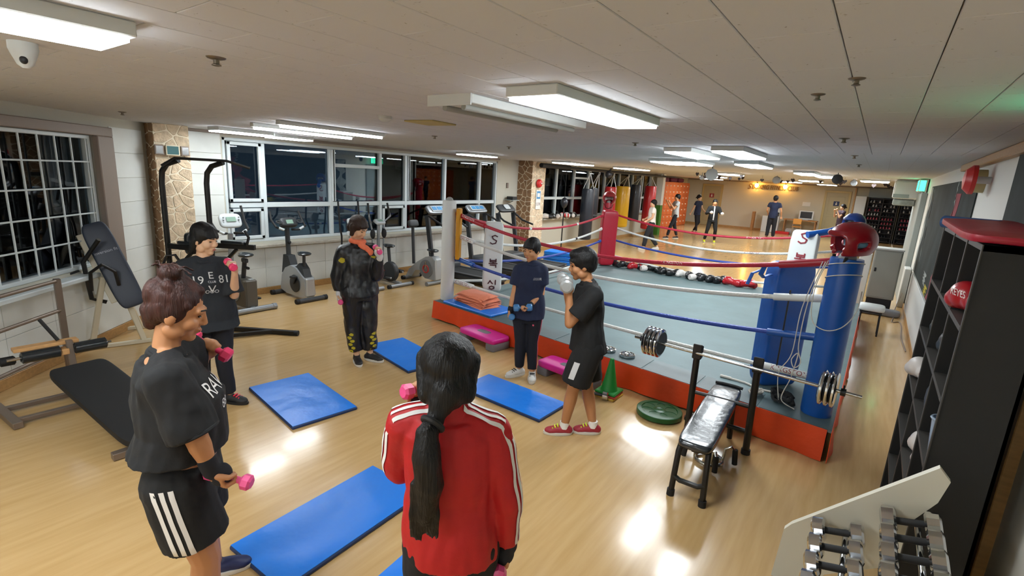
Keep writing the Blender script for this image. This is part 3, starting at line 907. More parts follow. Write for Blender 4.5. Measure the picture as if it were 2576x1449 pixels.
def glove(label, mat, cuffm, loc, rz, group, rx=0.0, ry=0.0, sc=1.0):
    t = thing('boxing_glove', label, 'boxing glove', loc, rz, group)
    t.rotation_euler = (rx, ry, rz); t.scale = (sc,) * 3
    a = part('fist', gl_me.copy(), mat, t, 1.4); b = part('cuff', cuff_me.copy(), cuffm, t, 1.0)
    part('strap', G().lathe([(.059, -.125), (.061, -.12), (.061, -.09), (.059, -.085)], (0, 0, .06), (0, 1, 0), 16), ('glove_white' if cuffm == 'glove_white' else 'glove_black') if mat == 'glove_black' else ('glove_red' if mat == 'glove_red' else 'glove_black'), t)
    return t
rg = random.Random(5)
row = [(-4.44, 'glove_black', 'glove_black'), (-4.25, 'glove_black', 'glove_black'), (-4.02, 'glove_red', 'glove_black'), (-3.72, 'glove_black', 'glove_white'), (-3.50, 'glove_black', 'glove_black'), (-3.32, 'glove_black', 'glove_black'), (-3.14, 'glove_black', 'glove_black'), (-2.98, 'glove_white', 'glove_black'),
       (-2.82, 'glove_black', 'glove_black'), (-2.68, 'glove_black', 'glove_white'), (-2.52, 'glove_black', 'glove_black'), (-2.38, 'glove_black', 'glove_black'), (-2.24, 'glove_black', 'glove_black')]
nth = ['first', 'second', 'third', 'fourth', 'fifth', 'sixth', 'seventh', 'eighth', 'ninth', 'tenth', 'eleventh', 'twelfth', 'thirteenth', 'fourteenth', 'fifteenth', 'sixteenth']
for i, (x, a, b) in enumerate(row):
    glove('%s boxing glove, %s from the red corner along the canvas edge' % ({'glove_black': 'black', 'glove_red': 'red', 'glove_white': 'white'}[a], nth[i]), a, b, (x, 10.05 + rg.uniform(-.06, .06), RH), (PI if i % 3 else 0) + rg.choice((-1, 1)) * rg.uniform(.5, .95), 'gloves along the canvas edge', sc=1.1)
glove('bright red boxing glove at the right end of the glove row, left of two', 'glove_red', 'glove_red', (-2.04, 10.02, RH), 1.3, 'gloves along the canvas edge', sc=1.2)
glove('bright red boxing glove at the right end of the glove row, right of two', 'glove_red', 'glove_red', (-1.76, 10.06, RH), -1.2, 'gloves along the canvas edge', sc=1.2)
for i, (x, y) in enumerate(((-5.15, 9.35), (-4.98, 9.62))):
    glove('black boxing glove on the floor outside the red corner, %s of two' % ('left', 'right')[i], 'glove_black', 'glove_white', (x, y, 0), 1.2 + i, 'gloves on the floor', sc=1.1)

# ---------------------------------------------------------------- towels on the near left corner
mt('towel_peach', '#e8825c', 0.95, bump=(90, .5), sheen=.3); mt('mat_blue', '#1a78dd', 0.34, bump=(6, .35)); mt('mat_edge', '#0d2a57', 0.5)
solo('foam_pad', G().box((0, 0, .016), (.95, .5, .032), .008), 'mat_blue', 'flat blue foam pad under the peach towels', 'mat', loc=(-4.27, 5.20, RH + .004), rz=-.1)
rt = random.Random(3)
for i in range(9):
    w, d, t = .62 - i * .012 + rt.uniform(-.02, .02), .36 + rt.uniform(-.02, .02), .019
    vs, fs, nx, ny = [], [], 12, 8
    ph = rt.uniform(0, 6)
    for side in (0, 1):
        for a in range(nx + 1):
            for b in range(ny + 1):
                x, y = (a / nx - .5), (b / ny - .5)
                droop = -.022 * (abs(x * 2) ** 6 + abs(y * 2) ** 6) * (1 if i > 2 else .3)
                vs.append((x * w * (1 + .03 * math.sin(b + ph)), y * d * (1 + .04 * math.sin(a * .8 + ph)), (t if side else 0) * (1 - .8 * max(abs(2 * x) ** 8, abs(2 * y) ** 8)) + droop + .005 * math.sin(a * .9 + ph) * math.sin(b * .8 + ph)))
    N = (nx + 1) * (ny + 1)
    for side in (0, 1):
        for a in range(nx):
            for b in range(ny):
                k = side * N + a * (ny + 1) + b
                fs.append((k, k + 1, k + ny + 2, k + ny + 1))
    def rim(k0, k1): fs.append((k0, k1, N + k1, N + k0))
    for a in range(nx): rim(a * (ny + 1), (a + 1) * (ny + 1)); rim(a * (ny + 1) + ny, (a + 1) * (ny + 1) + ny)
    for b in range(ny): rim(b, b + 1); rim(nx * (ny + 1) + b, nx * (ny + 1) + b + 1)
    solo('towel', G().add(vs, fs), 'towel_peach', 'folded peach towel, %s from the bottom of the pile on the ring corner' % nth[i], 'towel', 'peach towels on the ring corner', loc=(-4.33 + rt.uniform(-.02, .02), 5.24 + rt.uniform(-.02, .02), RH + .045 + i * .0185), rz=-.16 + rt.uniform(-.12, .12))

# ---------------------------------------------------------------- things on the ring edge and the floor before it
mt('iron_dark', '#3c3d3f', .45, .8); mt('chrome_worn', '#b9b9b4', .22, 1.0, bump=(20, .1)); mt('pink_plastic', '#d01a8d', 0.4); mt('grey_plastic', '#6d6b70', 0.55); mt('green_iron', '#0f4d22', 0.38); mt('cone_green', '#0f7a2c', 0.45); mt('cone_red', '#b23a2c', .5); mt('cone_yellow', '#c7a13a', .5)
def plate(r, t): return [(.016, 0), (r * .9, 0), (r, t * .2), (r, t * .8), (r * .9, t), (r * .82, t), (r * .78, t * .7), (r * .45, t * .7), (r * .4, t), (.03, t * 1.15), (.016, t)]
for i, (x, y) in enumerate(((-2.13, 4.86), (-1.90, 4.84))):
    t = thing('weight_plate', 'small chrome weight plate lying on the ring edge, %s of two' % ('left', 'right')[i], 'weight plate', (x, y, RH + .004), 0, 'chrome plates on the ring edge')
    part('disc', G().lathe(plate(.082, .034), n=28), 'chrome', t); part('face_ring', G().lathe([(.034, .024), (.062, .0255), (.062, .027), (.034, .027)], n=24), 'iron_dark', t)
def step(label, loc, rz, l=.66, w=.29, h=.15):
    t = thing('step_platform', label, 'step platform', loc, rz, 'pink step platforms')
    part('deck', cushion(G(), (0, 0, h - .025), (l / 2, w / 2, .035), .22, None, 36, 10), 'pink_plastic', t, 1.2)
    part('grip_mat', cushion(G(), (0, 0, h + .0085), (l * .16, w * .18, .003), .5, None, 24, 6), 'grey_plastic', t)
    for s in (-1, 1): part('riser', cushion(G(), (s * (l / 2 - .075), 0, .05), (.072, w / 2 - .004, .05), .2, None, 24, 8), 'grey_plastic', t)
step('pink step platform with grey risers beside the towels', (-3.74, 4.68, 0), math.radians(-9), .66, .3)
step('pink step platform behind the legs of the man with dumbbells', (-2.36, 4.42, 0), math.radians(-7), .68, .28, .15)
t = thing('training_cone', 'green training cone on top of the cone stack', 'cone', (-1.86, 4.36, .045))
part('base', G().box((0, 0, .013), (.215, .215, .026), .008), 'cone_green', t); part('cone', G().lathe([(.085, .024), (.078, .04), (.02, .345), (.014, .35)], n=20), 'cone_green', t)
solo('training_cone', G().box((0, 0, .011), (.215, .215, .022), .006).lathe([(.08, .02), (.03, .2), (.02, .2)], n=12), 'cone_red', 'red cone edge showing in the middle of the cone stack', 'cone', loc=(-1.86, 4.36, .0225), rz=.06)
solo('training_cone', G().box((0, 0, .011), (.215, .215, .022), .006).lathe([(.075, .02), (.03, .18), (.02, .18)], n=12), 'cone_yellow', 'yellow cone edge at the bottom of the cone stack', 'cone', loc=(-1.86, 4.36, 0), rz=-.05)
# big green plate with grip holes
def holed_plate(R, r_in, t, holes=7, hr=.036, hd=.115, n=56):
    g = G()
    vs, fs = [], []
    # outer rim, hub and spokes built as separate solids
    g.lathe([(R * .78, 0), (R, .004), (R, t - .004), (R * .97, t), (R * .8, t), (R * .78, t * .8)], n=40)
    g.lathe([(r_in, .004), (r_in * 2.3, .004), (r_in * 2.3, t * .9), (r_in * 1.3, t * 1.05), (r_in, t)], n=28)
    for k in range(holes):
        a = 2 * PI * (k + .5) / holes; w = 2 * PI / holes * .5 - hr / hd * .82
        pl = []
        for rr in (r_in * 2.0, hd - hr * .7, hd, hd + hr * .7, R * .83):
            ww = PI / holes - math.sqrt(max(0, hr ** 2 - (rr - hd) ** 2)) / rr
            pl.append((rr, max(ww, .05)))
        poly = [(rr * math.cos(a - ww), rr * math.sin(a - ww)) for rr, ww in pl] + [(rr * math.cos(a + ww), rr * math.sin(a + ww)) for rr, ww in reversed(pl)]
        g.prism(poly, (0, 0, .008), (1, 0, 0), (0, 1, 0), t * .7)
    return g
gp = thing('weight_plate', 'large green weight plate with seven grip holes on the floor', 'weight plate', (-1.32, 4.30, .012), 0)
part('plate', holed_plate(.205, .026, .046), 'green_iron', gp, .4)
solo('barbell_collar', G().lathe([(.02, 0), (.045, 0), (.045, .03), (.02, .03)], n=16).cyl((.03, 0, .015), (.09, 0, .015), .01), 'iron_dark', 'black collar on the floor behind the green plate', 'collar', loc=(-1.07, 4.40, 0))
def dumbbell(label, loc, rz, hr, hl, L, mat, gmat, n=6, group=None, rot=None):
    t = thing('dumbbell', label, 'dumbbell', loc, rz, group)
    if rot is not None: t.rotation_euler = rot
    part('handle', G().cyl((-L / 2 + hl * .8, 0, 0), (L / 2 - hl * .8, 0, 0), .014, n=12), gmat, t)
    for s in (-1, 1):
        a, b = s * (L / 2 - hl), s * L / 2
        part('weight_head', G().lathe([(hr * .72, 0), (hr, hl * .14), (hr, hl * .86), (hr * .72, hl)], (min(a, b), 0, 0), (1, 0, 0), n), mat, t, .5)
    return t
dumbbell('chrome dumbbell on the floor behind the man in shorts', (-1.93, 4.22, .045), .25, .045, .06, .24, 'chrome', 'iron_dark', 16)

# ---------------------------------------------------------------- bench press with barbell
mt('frame_black', '#1b1917', 0.4, .2); mt('pad_black', '#22272b', 0.24, coat=.35, bump=(9, .4)); mt('rubber_black', '#131314', .7)
bp_ = thing('bench_press', 'black flat bench press with two barbell uprights', 'weight bench', (-.75, 3.75, 0), math.radians(3))
L2 = 1.24
part('pad', cushion(G(), (0, .03, .40), (.118, L2 / 2, .03), .25, None, 30, 10), 'pad_black', bp_, 1.2)
part('pad_trim', G().tube([(-.11, L2 / 2 + .02, .43), (-.05, L2 / 2 + .03, .432), (.05, L2 / 2 + .03, .432), (.11, L2 / 2 + .02, .43)], .014), 'rubber_black', bp_)
for s in (-1, 1):
    part('leg', G().tube([(s * .09, -.52, .38), (s * .095, -.55, .33), (s * .105, -.57, 0.02)], .02, 10), 'frame_black', bp_)
    part('foot_cap', G().cyl((s * .106, -.571, 0), (s * .105, -.57, .045), .026), 'rubber_black', bp_)
    part('leg', G().tube([(s * .07, .5, .38), (s * .08, .55, .0)], .022, 10), 'frame_black', bp_)
    # upright with cradle
    up = part('upright', G().tube([(s * .235, .36, 0), (s * .225, .28, .74)], .026, 12), 'frame_black', bp_)
    part('cradle', G().box((s * .224, .262, .79), (.07, .02, .12), .005).box((s * .224, .315, .78), (.07, .02, .10), .005).box((s * .224, .29, .735), (.07, .07, .02), .005), 'frame_black', up)
    part('foot_cap', G().cyl((s * .235, .36, 0), (s * .235, .36, .04), .035), 'rubber_black', bp_)
part('crossbar', G().tube([(-.105, -.565, .15), (-.06, -.562, .125), (.06, -.562, .125), (.105, -.565, .15)], .018, 10), 'frame_black', bp_)
part('crossbar', G().cyl((-.23, .345, .2), (.23, .345, .2), .018).cyl((-.23, .32, .42), (.23, .32, .42), .016), 'frame_black', bp_)
part('spine', G().bar((0, -.5, .35), (0, .5, .35), .05), 'frame_black', bp_)
bb = thing('barbell', 'chrome barbell loaded with plates on the bench press', 'barbell', (-.705, 3.98, .775), math.radians(-4.2))
part('bar', G().cyl((-.83, 0, 0), (.83, 0, 0), .0125, n=12), 'chrome_worn', bb)
for s, n_, x0 in ((-1, 4, .60), (1, 3, .60)):
    for k in range(n_):
        x = s * (x0 + k * .036)
        o = part('weight_plate', G().lathe([(.013, -.015), (.10, -.015), (.112, -.013), (.123, -.006), (.123, .006), (.112, .013), (.10, .015), (.013, .015)], (x, 0, 0), (1, 0, 0), 32), 'chrome', bb)
        part('face', G().lathe([(.02, 0), (.098, 0), (.098, .003), (.02, .003)], (x + (-s) * .0155, 0, 0), (-s, 0, 0), 28), 'iron_dark', o)
    part('collar', G().lathe([(.013, 0), (.026, 0), (.026, .03), (.013, .03)], (s * (x0 + n_ * .036), 0, 0), (s, 0, 0), 14).cyl((s * (x0 + n_ * .036 + .015), 0, 0), (s * (x0 + n_ * .036 + .015), 0, .05), .005), 'iron_dark', bb)
pu = thing('push_up_stand', 'round chrome push-up stand with black grips under the bench', 'exercise stand', (-.74, 3.80, 0))
part('base_ring', G().ring((0, 0, .02), (0, 0, 1), .1, .014, 24, 8), 'chrome_worn', pu)
for a in (.3, 1.9, 3.6, 5.2):
    c, s = math.cos(a), math.sin(a)
    part('arm', G().tube([(.1 * c, .1 * s, .02), (.11 * c, .11 * s, .13), (.15 * c, .15 * s, .16), (.18 * c, .18 * s, .12)], .011), 'chrome_worn', pu)
    part('grip', G().cyl((.178 * c, .178 * s, .14), (.188 * c, .188 * s, .02), .02), 'rubber_black', pu)

# ---------------------------------------------------------------- floor mats
def mat(label, c, rz, w=.98, d=.52, h=.034):
    rnd = random.Random(hash(label) % 99)
    t = thing('floor_mat', label, 'exercise mat', (*c, 0), rz, 'blue exercise mats')
    part('core', G().box((0, 0, h * .38), (w, d, h * .76), .006), 'mat_edge', t)
    nx, ny = 26, 14
    vs, fs = [], []
    a0, b0 = rnd.uniform(0, 6), rnd.uniform(0, 6)
    for i in range(nx + 1):
        for j in range(ny + 1):
            x, y = (i / nx - .5) * (w - .012), (j / ny - .5) * (d - .012)
            e = min(1, 12 * min(i / nx, 1 - i / nx), 8 * min(j / ny, 1 - j / ny))
            vs.append((x, y, h * .91 + e * (.004 + .0035 * math.sin(9 * x + 5 * y + a0) * math.sin(11 * y - 4 * x + b0) - .005 * math.exp(-(((x + .3 * y - .05) / .012) ** 2)))))
    N = len(vs); vs += [(x, y, h * .8) for x, y, z in vs]
    for i in range(nx):
        for j in range(ny):
            k = i * (ny + 1) + j; fs += [(k, k + 1, k + ny + 2, k + ny + 1)]
    for i in range(nx):
        for j in (0, ny):
            k = i * (ny + 1) + j; fs.append((k, k + ny + 1, N + k + ny + 1, N + k))
    for j in range(ny):
        for i in (0, nx):
            k = i * (ny + 1) + j; fs.append((k, k + 1, N + k + 1, N + k))
    part('cover', G().add(vs, fs), 'mat_blue', t, 1.0)
    return t
mat('blue exercise mat beside the woman in the black tracksuit', (-4.12, 3.72), math.radians(-11), .98, .52)
mat('blue exercise mat in the middle of the group', (-3.93, 2.31), math.radians(-8), .98, .57)
mat('blue exercise mat at the feet of the boy in navy', (-2.55, 3.66), math.radians(-2), .98, .46)
mat('large blue exercise mat lying closest to the camera', (-2.32, 1.55), math.radians(92), 1.0, .5)
mat('blue exercise mat mostly hidden by the girl in red', (-1.52, 1.44), math.radians(95), 1.0, .5)

# ---------------------------------------------------------------- tangle on the ring corner
def tangle(name, label, cat, c, mat, n, r, spread, seed, h=.05):
    rnd = random.Random(seed)
    pts = [(c[0] + rnd.uniform(-1, 1) * spread[0], c[1] + rnd.uniform(-1, 1) * spread[1], RH + r + rnd.uniform(.002, h)) for _ in range(n)]
    sm = []
    for a, b in zip(pts[:-1], pts[1:]):
        sm += [V(a).lerp(V(b), t) for t in (0, .33, .66)]
    sm = [(sm[max(0, i - 1)] + sm[i] * 2 + sm[min(len(sm) - 1, i + 1)]) / 4 for i in range(len(sm))]
    return solo(name, G().tube(sm, r, 6, flat=.45), mat, label, cat)
mt('wrap_black', '#16171a', .85); mt('wrap_white', '#d4cfc6', .85)
tangle('hand_wrap', 'heap of black hand wraps on the ring corner by the blue post', 'hand wrap', (-.40, 4.72), 'wrap_black', 26, .02, (.13, .09), 1, .09)
tangle('hand_wrap', 'white hand wrap crumpled left of the black heap', 'hand wrap', (-.62, 4.72), 'wrap_white', 14, .018, (.06, .09), 2, .06)
solo('jump_rope', G().tube([(-.98, 4.98, RH + .012), (-.86, 4.98, RH + .012), (-.75, 4.97, RH + .012), (-.6, 4.90, RH + .01), (-.5, 4.92, RH + .01)], .01).cyl((-.98, 4.98, RH + .014), (-.88, 4.98, RH + .014), .014), 'wrap_white', 'white-handled jump rope lying under the blue corner pad', 'jump rope')
# ---------------------------------------------------------------- equipment on the left
mt('metal_grey', '#8f9396', .4, .6); mt('silver_paint', '#a9adb0', .32, .35, coat=.2); mt('dark_grey', '#3a3c3f', .5); mt('steel_brown', '#7d6f63', .4, .5); mt('cream_paint', '#cfc6ae', .45); mt('pine', '#c99b66', .55, var=(14, .15)); mt('lcd', '#7f9a8a', .3); mt('red_plastic', '#b5251c', .4); mt('inv_pad', '#2b3342', .45, bump=(12, .15)); mt('logo_silver', '#9fa6b2', .4); mt('charcoal', '#2a2d30', .5); mt('console_light', '#b9bfc1', .4); mt('print_blue', '#3f7fae', .5); mt('bronze_grey', '#5b5852', .45, .3)
# inversion table
inv = thing('inversion_table', 'inversion table with dark padded board on a white frame', 'exercise bench', (-6.60, 1.72, 0))
def ori(z, x): return M.Rotation(z, 3, 'Z') @ M.Rotation(x, 3, 'X')
R_ = V((.256, .967, 0)); B_ = V((-.967, .256, 0))     # picture-right and away directions at this machine
p0, p1 = V((0, 0, 0)) + R_ * .17 - B_ * .12 + V((0, 0, .50)), R_ * -.08 + B_ * .12 + V((0, 0, 1.30))
d = (p1 - p0).normalized(); side = d.cross(-B_).normalized(); nn = side.cross(d)
if nn.dot(B_) < 0: nn, side = -nn, -side
pr = M((side, nn, d)).transposed()
part('pad', cushion(G(), (p0 + p1) / 2, (.125, .035, (p1 - p0).length / 2 + .05), .38, pr, 30, 18), 'inv_pad', inv, 1.2)
part('back_board', G().box((p0 + p1) / 2 + nn * .06 - R_ * .06, (.24, .02, (p1 - p0).length * .9), .006, pr), 'cream_paint', inv)
o = lettering('inversion fit', .045, (p0 + p1) / 2 + d * .16 - nn * .0372, side if side.dot(R_) > 0 else -side, d, 'logo_silver', inv)
ap = V((0, 0, .78)) + R_ * .0
for k, (f, wid) in enumerate(((R_ * .24 - B_ * .05, .05), (R_ * -.22 - B_ * .05, .05), (R_ * .24 + B_ * .55, .05), (R_ * -.22 + B_ * .55, .05))):
    part('leg', G().bar(ap + (f.dot(R_) * .25) * R_, f + V((0, 0, .02)), wid, .035), 'cream_paint', inv)
for b in (-.05, .55):
    part('floor_bar', G().bar(R_ * -.28 + B_ * b + V((0, 0, .022)), R_ * .30 + B_ * b + V((0, 0, .022)), .045, .04), 'cream_paint', inv)
part('pivot_arm', G().tube([p0 + R_ * -.22 + V((0, 0, .7)), R_ * -.2 + V((0, 0, .95)), R_ * -.17 + V((0, 0, .55)), R_ * -.05 + V((0, 0, .5))], .022), 'frame_black', inv)
part('hand_loop', G().tube([R_ * -.16 - B_ * .1 + V((0, 0, .66)), R_ * -.15 - B_ * .14 + V((0, 0, .86)), R_ * -.05 - B_ * .15 + V((0, 0, .94)), R_ * .05 - B_ * .15 + V((0, 0, .86)), R_ * .07 - B_ * .1 + V((0, 0, .70))], .018), 'frame_black', inv)
# railing along the angled wall
rl = thing('steel_railing', 'brown steel railing of three pipes below the grid window', 'railing', (-6.05, 1.18, 0))
dl = V((.681, -.732, 0))
part('post', G().bar((0, 0, 0), (0, 0, .92), .05), 'steel_brown', rl)
for z in (.90, .62, .25):
    part('pipe', G().cyl((0, 0, z), dl * 2.2 + V((0, 0, z)), .017), 'steel_brown', rl)
part('post', G().bar(dl * 2.2, dl * 2.2 + V((0, 0, .92)), .05), 'steel_brown', rl)
# sit-up board
su = thing('sit_up_bench', 'black decline sit-up board with roller pads behind the woman in front', 'exercise bench', (-5.2, 1.05, 0))
a, b = V((.02, 0, .34)), V((1.30, .14, .12))
dd = (b - a).normalized(); sd = V((-dd.y, dd.x, 0)).normalized(); up = dd.cross(sd)
part('board', cushion(G(), (a + b) / 2, ((b - a).length / 2, .20, .028), .2, M((dd, sd, up)).transposed(), 30, 10), 'rubber_black', su, 1.0)
part('base_bar', G().bar((-.30, -.46, .03), (.22, -.42, .03), .06, .05), 'steel_brown', su)
for x in (-.18, .12): part('base_rail', G().bar((x, -.44, .035), (x + .02, .22, .035), .045, .035), 'steel_brown', su)
part('base_bar', G().bar((1.2, -.12, .03), (1.22, .4, .03), .06, .05), 'steel_brown', su)
part('spine', G().bar((-.12, .02, .06), (.1, .02, .33), .05).bar((.1, .02, .30), (1.2, .14, .06), .045), 'steel_brown', su)
part('upright', G().bar((-.22, .04, .03), (-.30, .04, .48), .045), 'steel_brown', su)
part('plank', G().box((-.34, -.1, .46), (.09, .42, .03), .004).box((-.30, -.02, .39), (.1, .1, .05), .004), 'pine', su)
for y0, y1 in ((-.28, -.02), (.06, .30)): part('roller', G().lathe([(.03, 0), (.05, .012), (.05, y1 - y0 - .012), (.03, y1 - y0)], (-.28, y0, .40), (0, 1, 0), 18), 'pad_black', su)
part('axle', G().cyl((-.28, -.36, .40), (-.28, .33, .40), .012), 'chrome', su); part('roller', G().lathe([(.025, 0), (.038, .01), (.038, .09), (.025, .1)], (-.33, -.40, .38), (0, 1, 0), 14), 'rubber_black', su)
part('lever', G().cyl((-.34, -.02, .48), (-.44, -.1, .66), .014), 'rubber_black', su)
# pull-up tower
pt = thing('pull_up_tower', 'black pull-up and dip tower before the stone pillar', 'exercise tower', (-6.46, 2.48, 0))
fw = V((.28, .16, 0)); ax = V((.40, .917, 0))
for s in (-1, 1):
    c = ax * (s * .215)
    part('post', G().tube([c + V((0, 0, .02)), c + V((0, 0, 1.80)), c + V((.01, .01, 1.92)), c + fw * .25 + V((0, 0, 2.0)), c + fw * .7 + V((0, 0, 2.05))], .03, 10), 'frame_black', pt)
    part('dip_arm', G().bar(c + V((0, 0, 1.08)), c + fw * 1.5 + ax * s * .06 + V((0, 0, 1.08)), .05, .06), 'frame_black', pt)
    part('arm_pad', cushion(G(), c + fw * .9 + V((0, 0, 1.13)), (.15, .045, .022), .3, M.Rotation(.5, 3, 'Z')), 'pad_black', pt, 1.2)
    part('brace', G().bar(c + V((0, 0, .72)), c + fw * 1.0 + V((0, 0, 1.05)), .035), 'frame_black', pt)
    part('grip', G().tube([c + fw * 1.4 + V((0, 0, 1.1)), c + fw * 1.5 + V((0, 0, 1.2)), c + fw * 1.35 + V((0, 0, 1.28))], .016), 'rubber_black', pt)
    part('base_bar', G().bar(c * 1.3 - fw * .4 + V((0, 0, .03)), c * 1.7 + fw * 2.6 + V((0, 0, .03)), .055), 'frame_black', pt)
    part('foot_cap', G().cyl(c * 1.7 + fw * 2.58 + V((0, 0, .032)), c * 1.72 + fw * 2.72 + V((0, 0, .032)), .034), 'rubber_black', pt)
part('pull_up_bar', G().tube([ax * -.40 + fw * .8 + V((0, 0, 1.98)), ax * -.25 + fw * .7 + V((0, 0, 2.07)), ax * .25 + fw * .7 + V((0, 0, 2.07)), ax * .46 + fw * .8 + V((0, 0, 2.0))], .016, 10), 'frame_black', pt)
part('base_bar', G().bar(ax * -.3 + V((0, 0, .035)), ax * .3 + V((0, 0, .035)), .05).bar(ax * -.36 + fw * 1.8 + V((0, 0, .035)), ax * .36 + fw * 1.8 + V((0, 0, .035)), .045), 'frame_black', pt)
part('back_pad', cushion(G(), fw * .25 + V((0, 0, 1.12)), (.035, .16, .13), .35, M.Rotation(.52, 3, 'Z')), 'pad_black', pt, 1.2)
part('step_loop', G().tube([ax * -.36 + fw * .3 + V((0, 0, .05)), ax * -.36 + fw * .3 + V((0, 0, .85)), ax * -.31 + fw * .3 + V((0, 0, .97)), ax * -.23 + fw * .3 + V((0, 0, .98)), ax * -.17 + fw * .3 + V((0, 0, .86)), ax * -.17 + fw * .3 + V((0, 0, .05))], .016), 'frame_black', pt)

# ---------------------------------------------------------------- bikes and cross trainers (local +x = towards the room)
def stab(t, x, w, mat, r=.036, capm='rubber_black'):
    part('stabilizer', G().cyl((x, -w / 2, r), (x, w / 2, r), r, n=14), mat, t)
    for s in (-1, 1): part('end_cap', G().cyl((x, s * (w / 2 - .04), r + .001), (x, s * (w / 2 + .012), r + .001), r * 1.12, n=14), capm, t)
def saddle(t, c, mat='pad_black'):
    def fn(d, q): return V((q.x, q.y * (.45 + .55 * (1 / (1 + math.exp(-8 * (q.x + .01) / .13)))), q.z))
    part('saddle', G().ell(c, (.14, .115, .035), None, 20, 10, fn), mat, t)
def handles(t, x, z, w, mat='rubber_black', tall=.28):
    for s in (-1, 1):
        o = part('handlebar', G().tube([(x, s * .05, z), (x + .1, s * .14, z + .01), (x + .08, s * w, z + .06), (x - .04, s * w * 1.05, z + .16), (x - .1, s * w * .98, z + tall)], .017), mat, t)
        part('grip_sensor', G().cyl((x + .1, s * .13, z + .012), (x + .088, s * w * .85, z + .045), .02), 'console_light', o)
def bike_upright(label, loc):
    t = thing('exercise_bike', label, 'exercise bike', loc, 0, 'exercise bikes under the windows')
    stab(t, .38, .50, 'dark_grey'); stab(t, -.40, .42, 'dark_grey')
    prof = [(-.36, .10), (-.30, .34), (-.20, .46), (-.05, .52), (.10, .50), (.25, .40), (.33, .36), (.36, .10), (.20, .05), (-.18, .05)]
    for y0 in (-.085,): part('shell', G().prism(prof, (0, y0 + .17, 0), (1, 0, 0), (0, 0, 1), .17), 'silver_paint', t, .5)
    part('shell_back', G().box((.345, 0, .22), (.06, .15, .30), .02), 'silver_paint', t)
    part('shell_top', G().prism([(-.34, .36), (-.28, .66), (-.14, .66), (-.06, .48), (.08, .52), (.16, .58), (.26, .50), (.32, .34), (.1, .42), (-.1, .46), (-.24, .4)], (0, .06, 0), (1, 0, 0), (0, 0, 1), .12), 'charcoal', t, .5)
    for s in (-1, 1):
        w = part('crank_disc', G().lathe([(.02, 0), (.13, 0), (.14, .008), (.13, .016), (.02, .02)], (.08, s * .086, .25), (0, s, 0), 28), 'charcoal', t)
        part('crank_arm', G().bar((.08, s * .115, .25), (.08 - s * .10, s * .12, .25 - s * .13), .022), 'iron_dark', w)
        part('pedal', G().box((.08 - s * .10, s * .17, .25 - s * .13), (.09, .09, .03), .01), 'rubber_black', w)
    part('seat_post', G().cyl((.20, 0, .5), (.21, 0, .70), .024), 'charcoal', t); saddle(t, (.19, 0, .73))
    part('stem', G().cyl((-.22, 0, .6), (-.24, 0, 1.08), .036), 'charcoal', t)
    part('knob', G().ell((-.19, 0, .86), (.03, .03, .03)), 'rubber_black', t)
    c = part('console', cushion(G(), (-.20, 0, 1.17), (.05, .14, .075), .4, M.Rotation(-.6, 3, 'Y')), 'charcoal', t, 1.2)
    part('display', G().box((-.152, 0, 1.19), (.006, .11, .07), .002, M.Rotation(-.6, 3, 'Y')), 'lcd', c)
    for s in (-1, 1): part('cup_holder', G().ring((-.16, s * .17, 1.19), (.4, 0, 1), .04, .012, 16, 6), 'charcoal', c)
    handles(t, -.20, 1.06, .24)
    return t
def bike_grey(label, loc):
    t = thing('exercise_bike', label, 'exercise bike', loc, 0, 'exercise bikes under the windows')
    stab(t, .38, .62, 'metal_grey', .04, 'metal_grey'); stab(t, -.40, .46, 'metal_grey')
    part('shell', G().prism([(-.36, .12), (-.28, .42), (-.1, .46), (.2, .46), (.34, .44), (.34, .12), (.25, .06), (-.2, .06)], (0, .08, 0), (1, 0, 0), (0, 0, 1), .16), 'bronze_grey', t, .5)
    part('shell_panel', G().box((.30, 0, .26), (.1, .172, .40), .02), 'bronze_grey', t); part('sticker', G().box((.30, .02, .464), (.07, .06, .004)), 'console_light', t)
    for s in (-1, 1):
        w = part('crank_disc', G().lathe([(.10, 0), (.145, 0), (.15, .006), (.145, .014), (.12, .014), (.10, .006)], (.02, s * .081, .26), (0, s, 0), 28), 'metal_grey', t)
        for k in range(5): part('spoke', G().bar((.02, s * .086, .26), (.02 + .11 * math.cos(k * 1.257), s * .086, .26 + .11 * math.sin(k * 1.257)), .02, .006), 'metal_grey', w)
        part('pedal', G().box((.14 * s + .02, s * .16, .2 - .06 * s), (.09, .09, .025), .008), 'rubber_black', w)
    part('base_spine', G().bar((-.38, 0, .07), (.4, 0, .055), .06, .05), 'metal_grey', t)
    part('seat_post', G().cyl((.13, 0, .46), (.2, 0, .74), .03), 'charcoal', t); part('seat_bracket', G().box((.2, 0, .72), (.12, .05, .06), .01), 'charcoal', t); saddle(t, (.2, 0, .80))
    part('knob', G().cyl((.22, 0, .62), (.29, 0, .62), .02), 'rubber_black', t)
    part('stem', G().cyl((-.22, 0, .44), (-.17, 0, 1.06), .034), 'metal_grey', t)
    c = part('console', cushion(G(), (-.15, 0, 1.24), (.03, .15, .105), .5, M.Rotation(-.45, 3, 'Y')), 'console_light', t, 1.2)
    part('display', G().box((-.118, 0, 1.265), (.006, .13, .07), .002, M.Rotation(-.45, 3, 'Y')), 'lcd', c)
    for s in (-1, 1):
        for k in range(3): part('button', G().ell((-.115, s * .105, 1.22 + k * .035), (.008, .012, .012), None, 10, 6), 'metal_grey', c)
    handles(t, -.17, 1.06, .22, tall=.38)
    return t
bike_grey('grey exercise bike with oval light console next to the pull-up tower', (-7.25, 3.38, 0))
bike_upright('silver and black exercise bike standing alone under the windows', (-7.26, 4.28, 0))
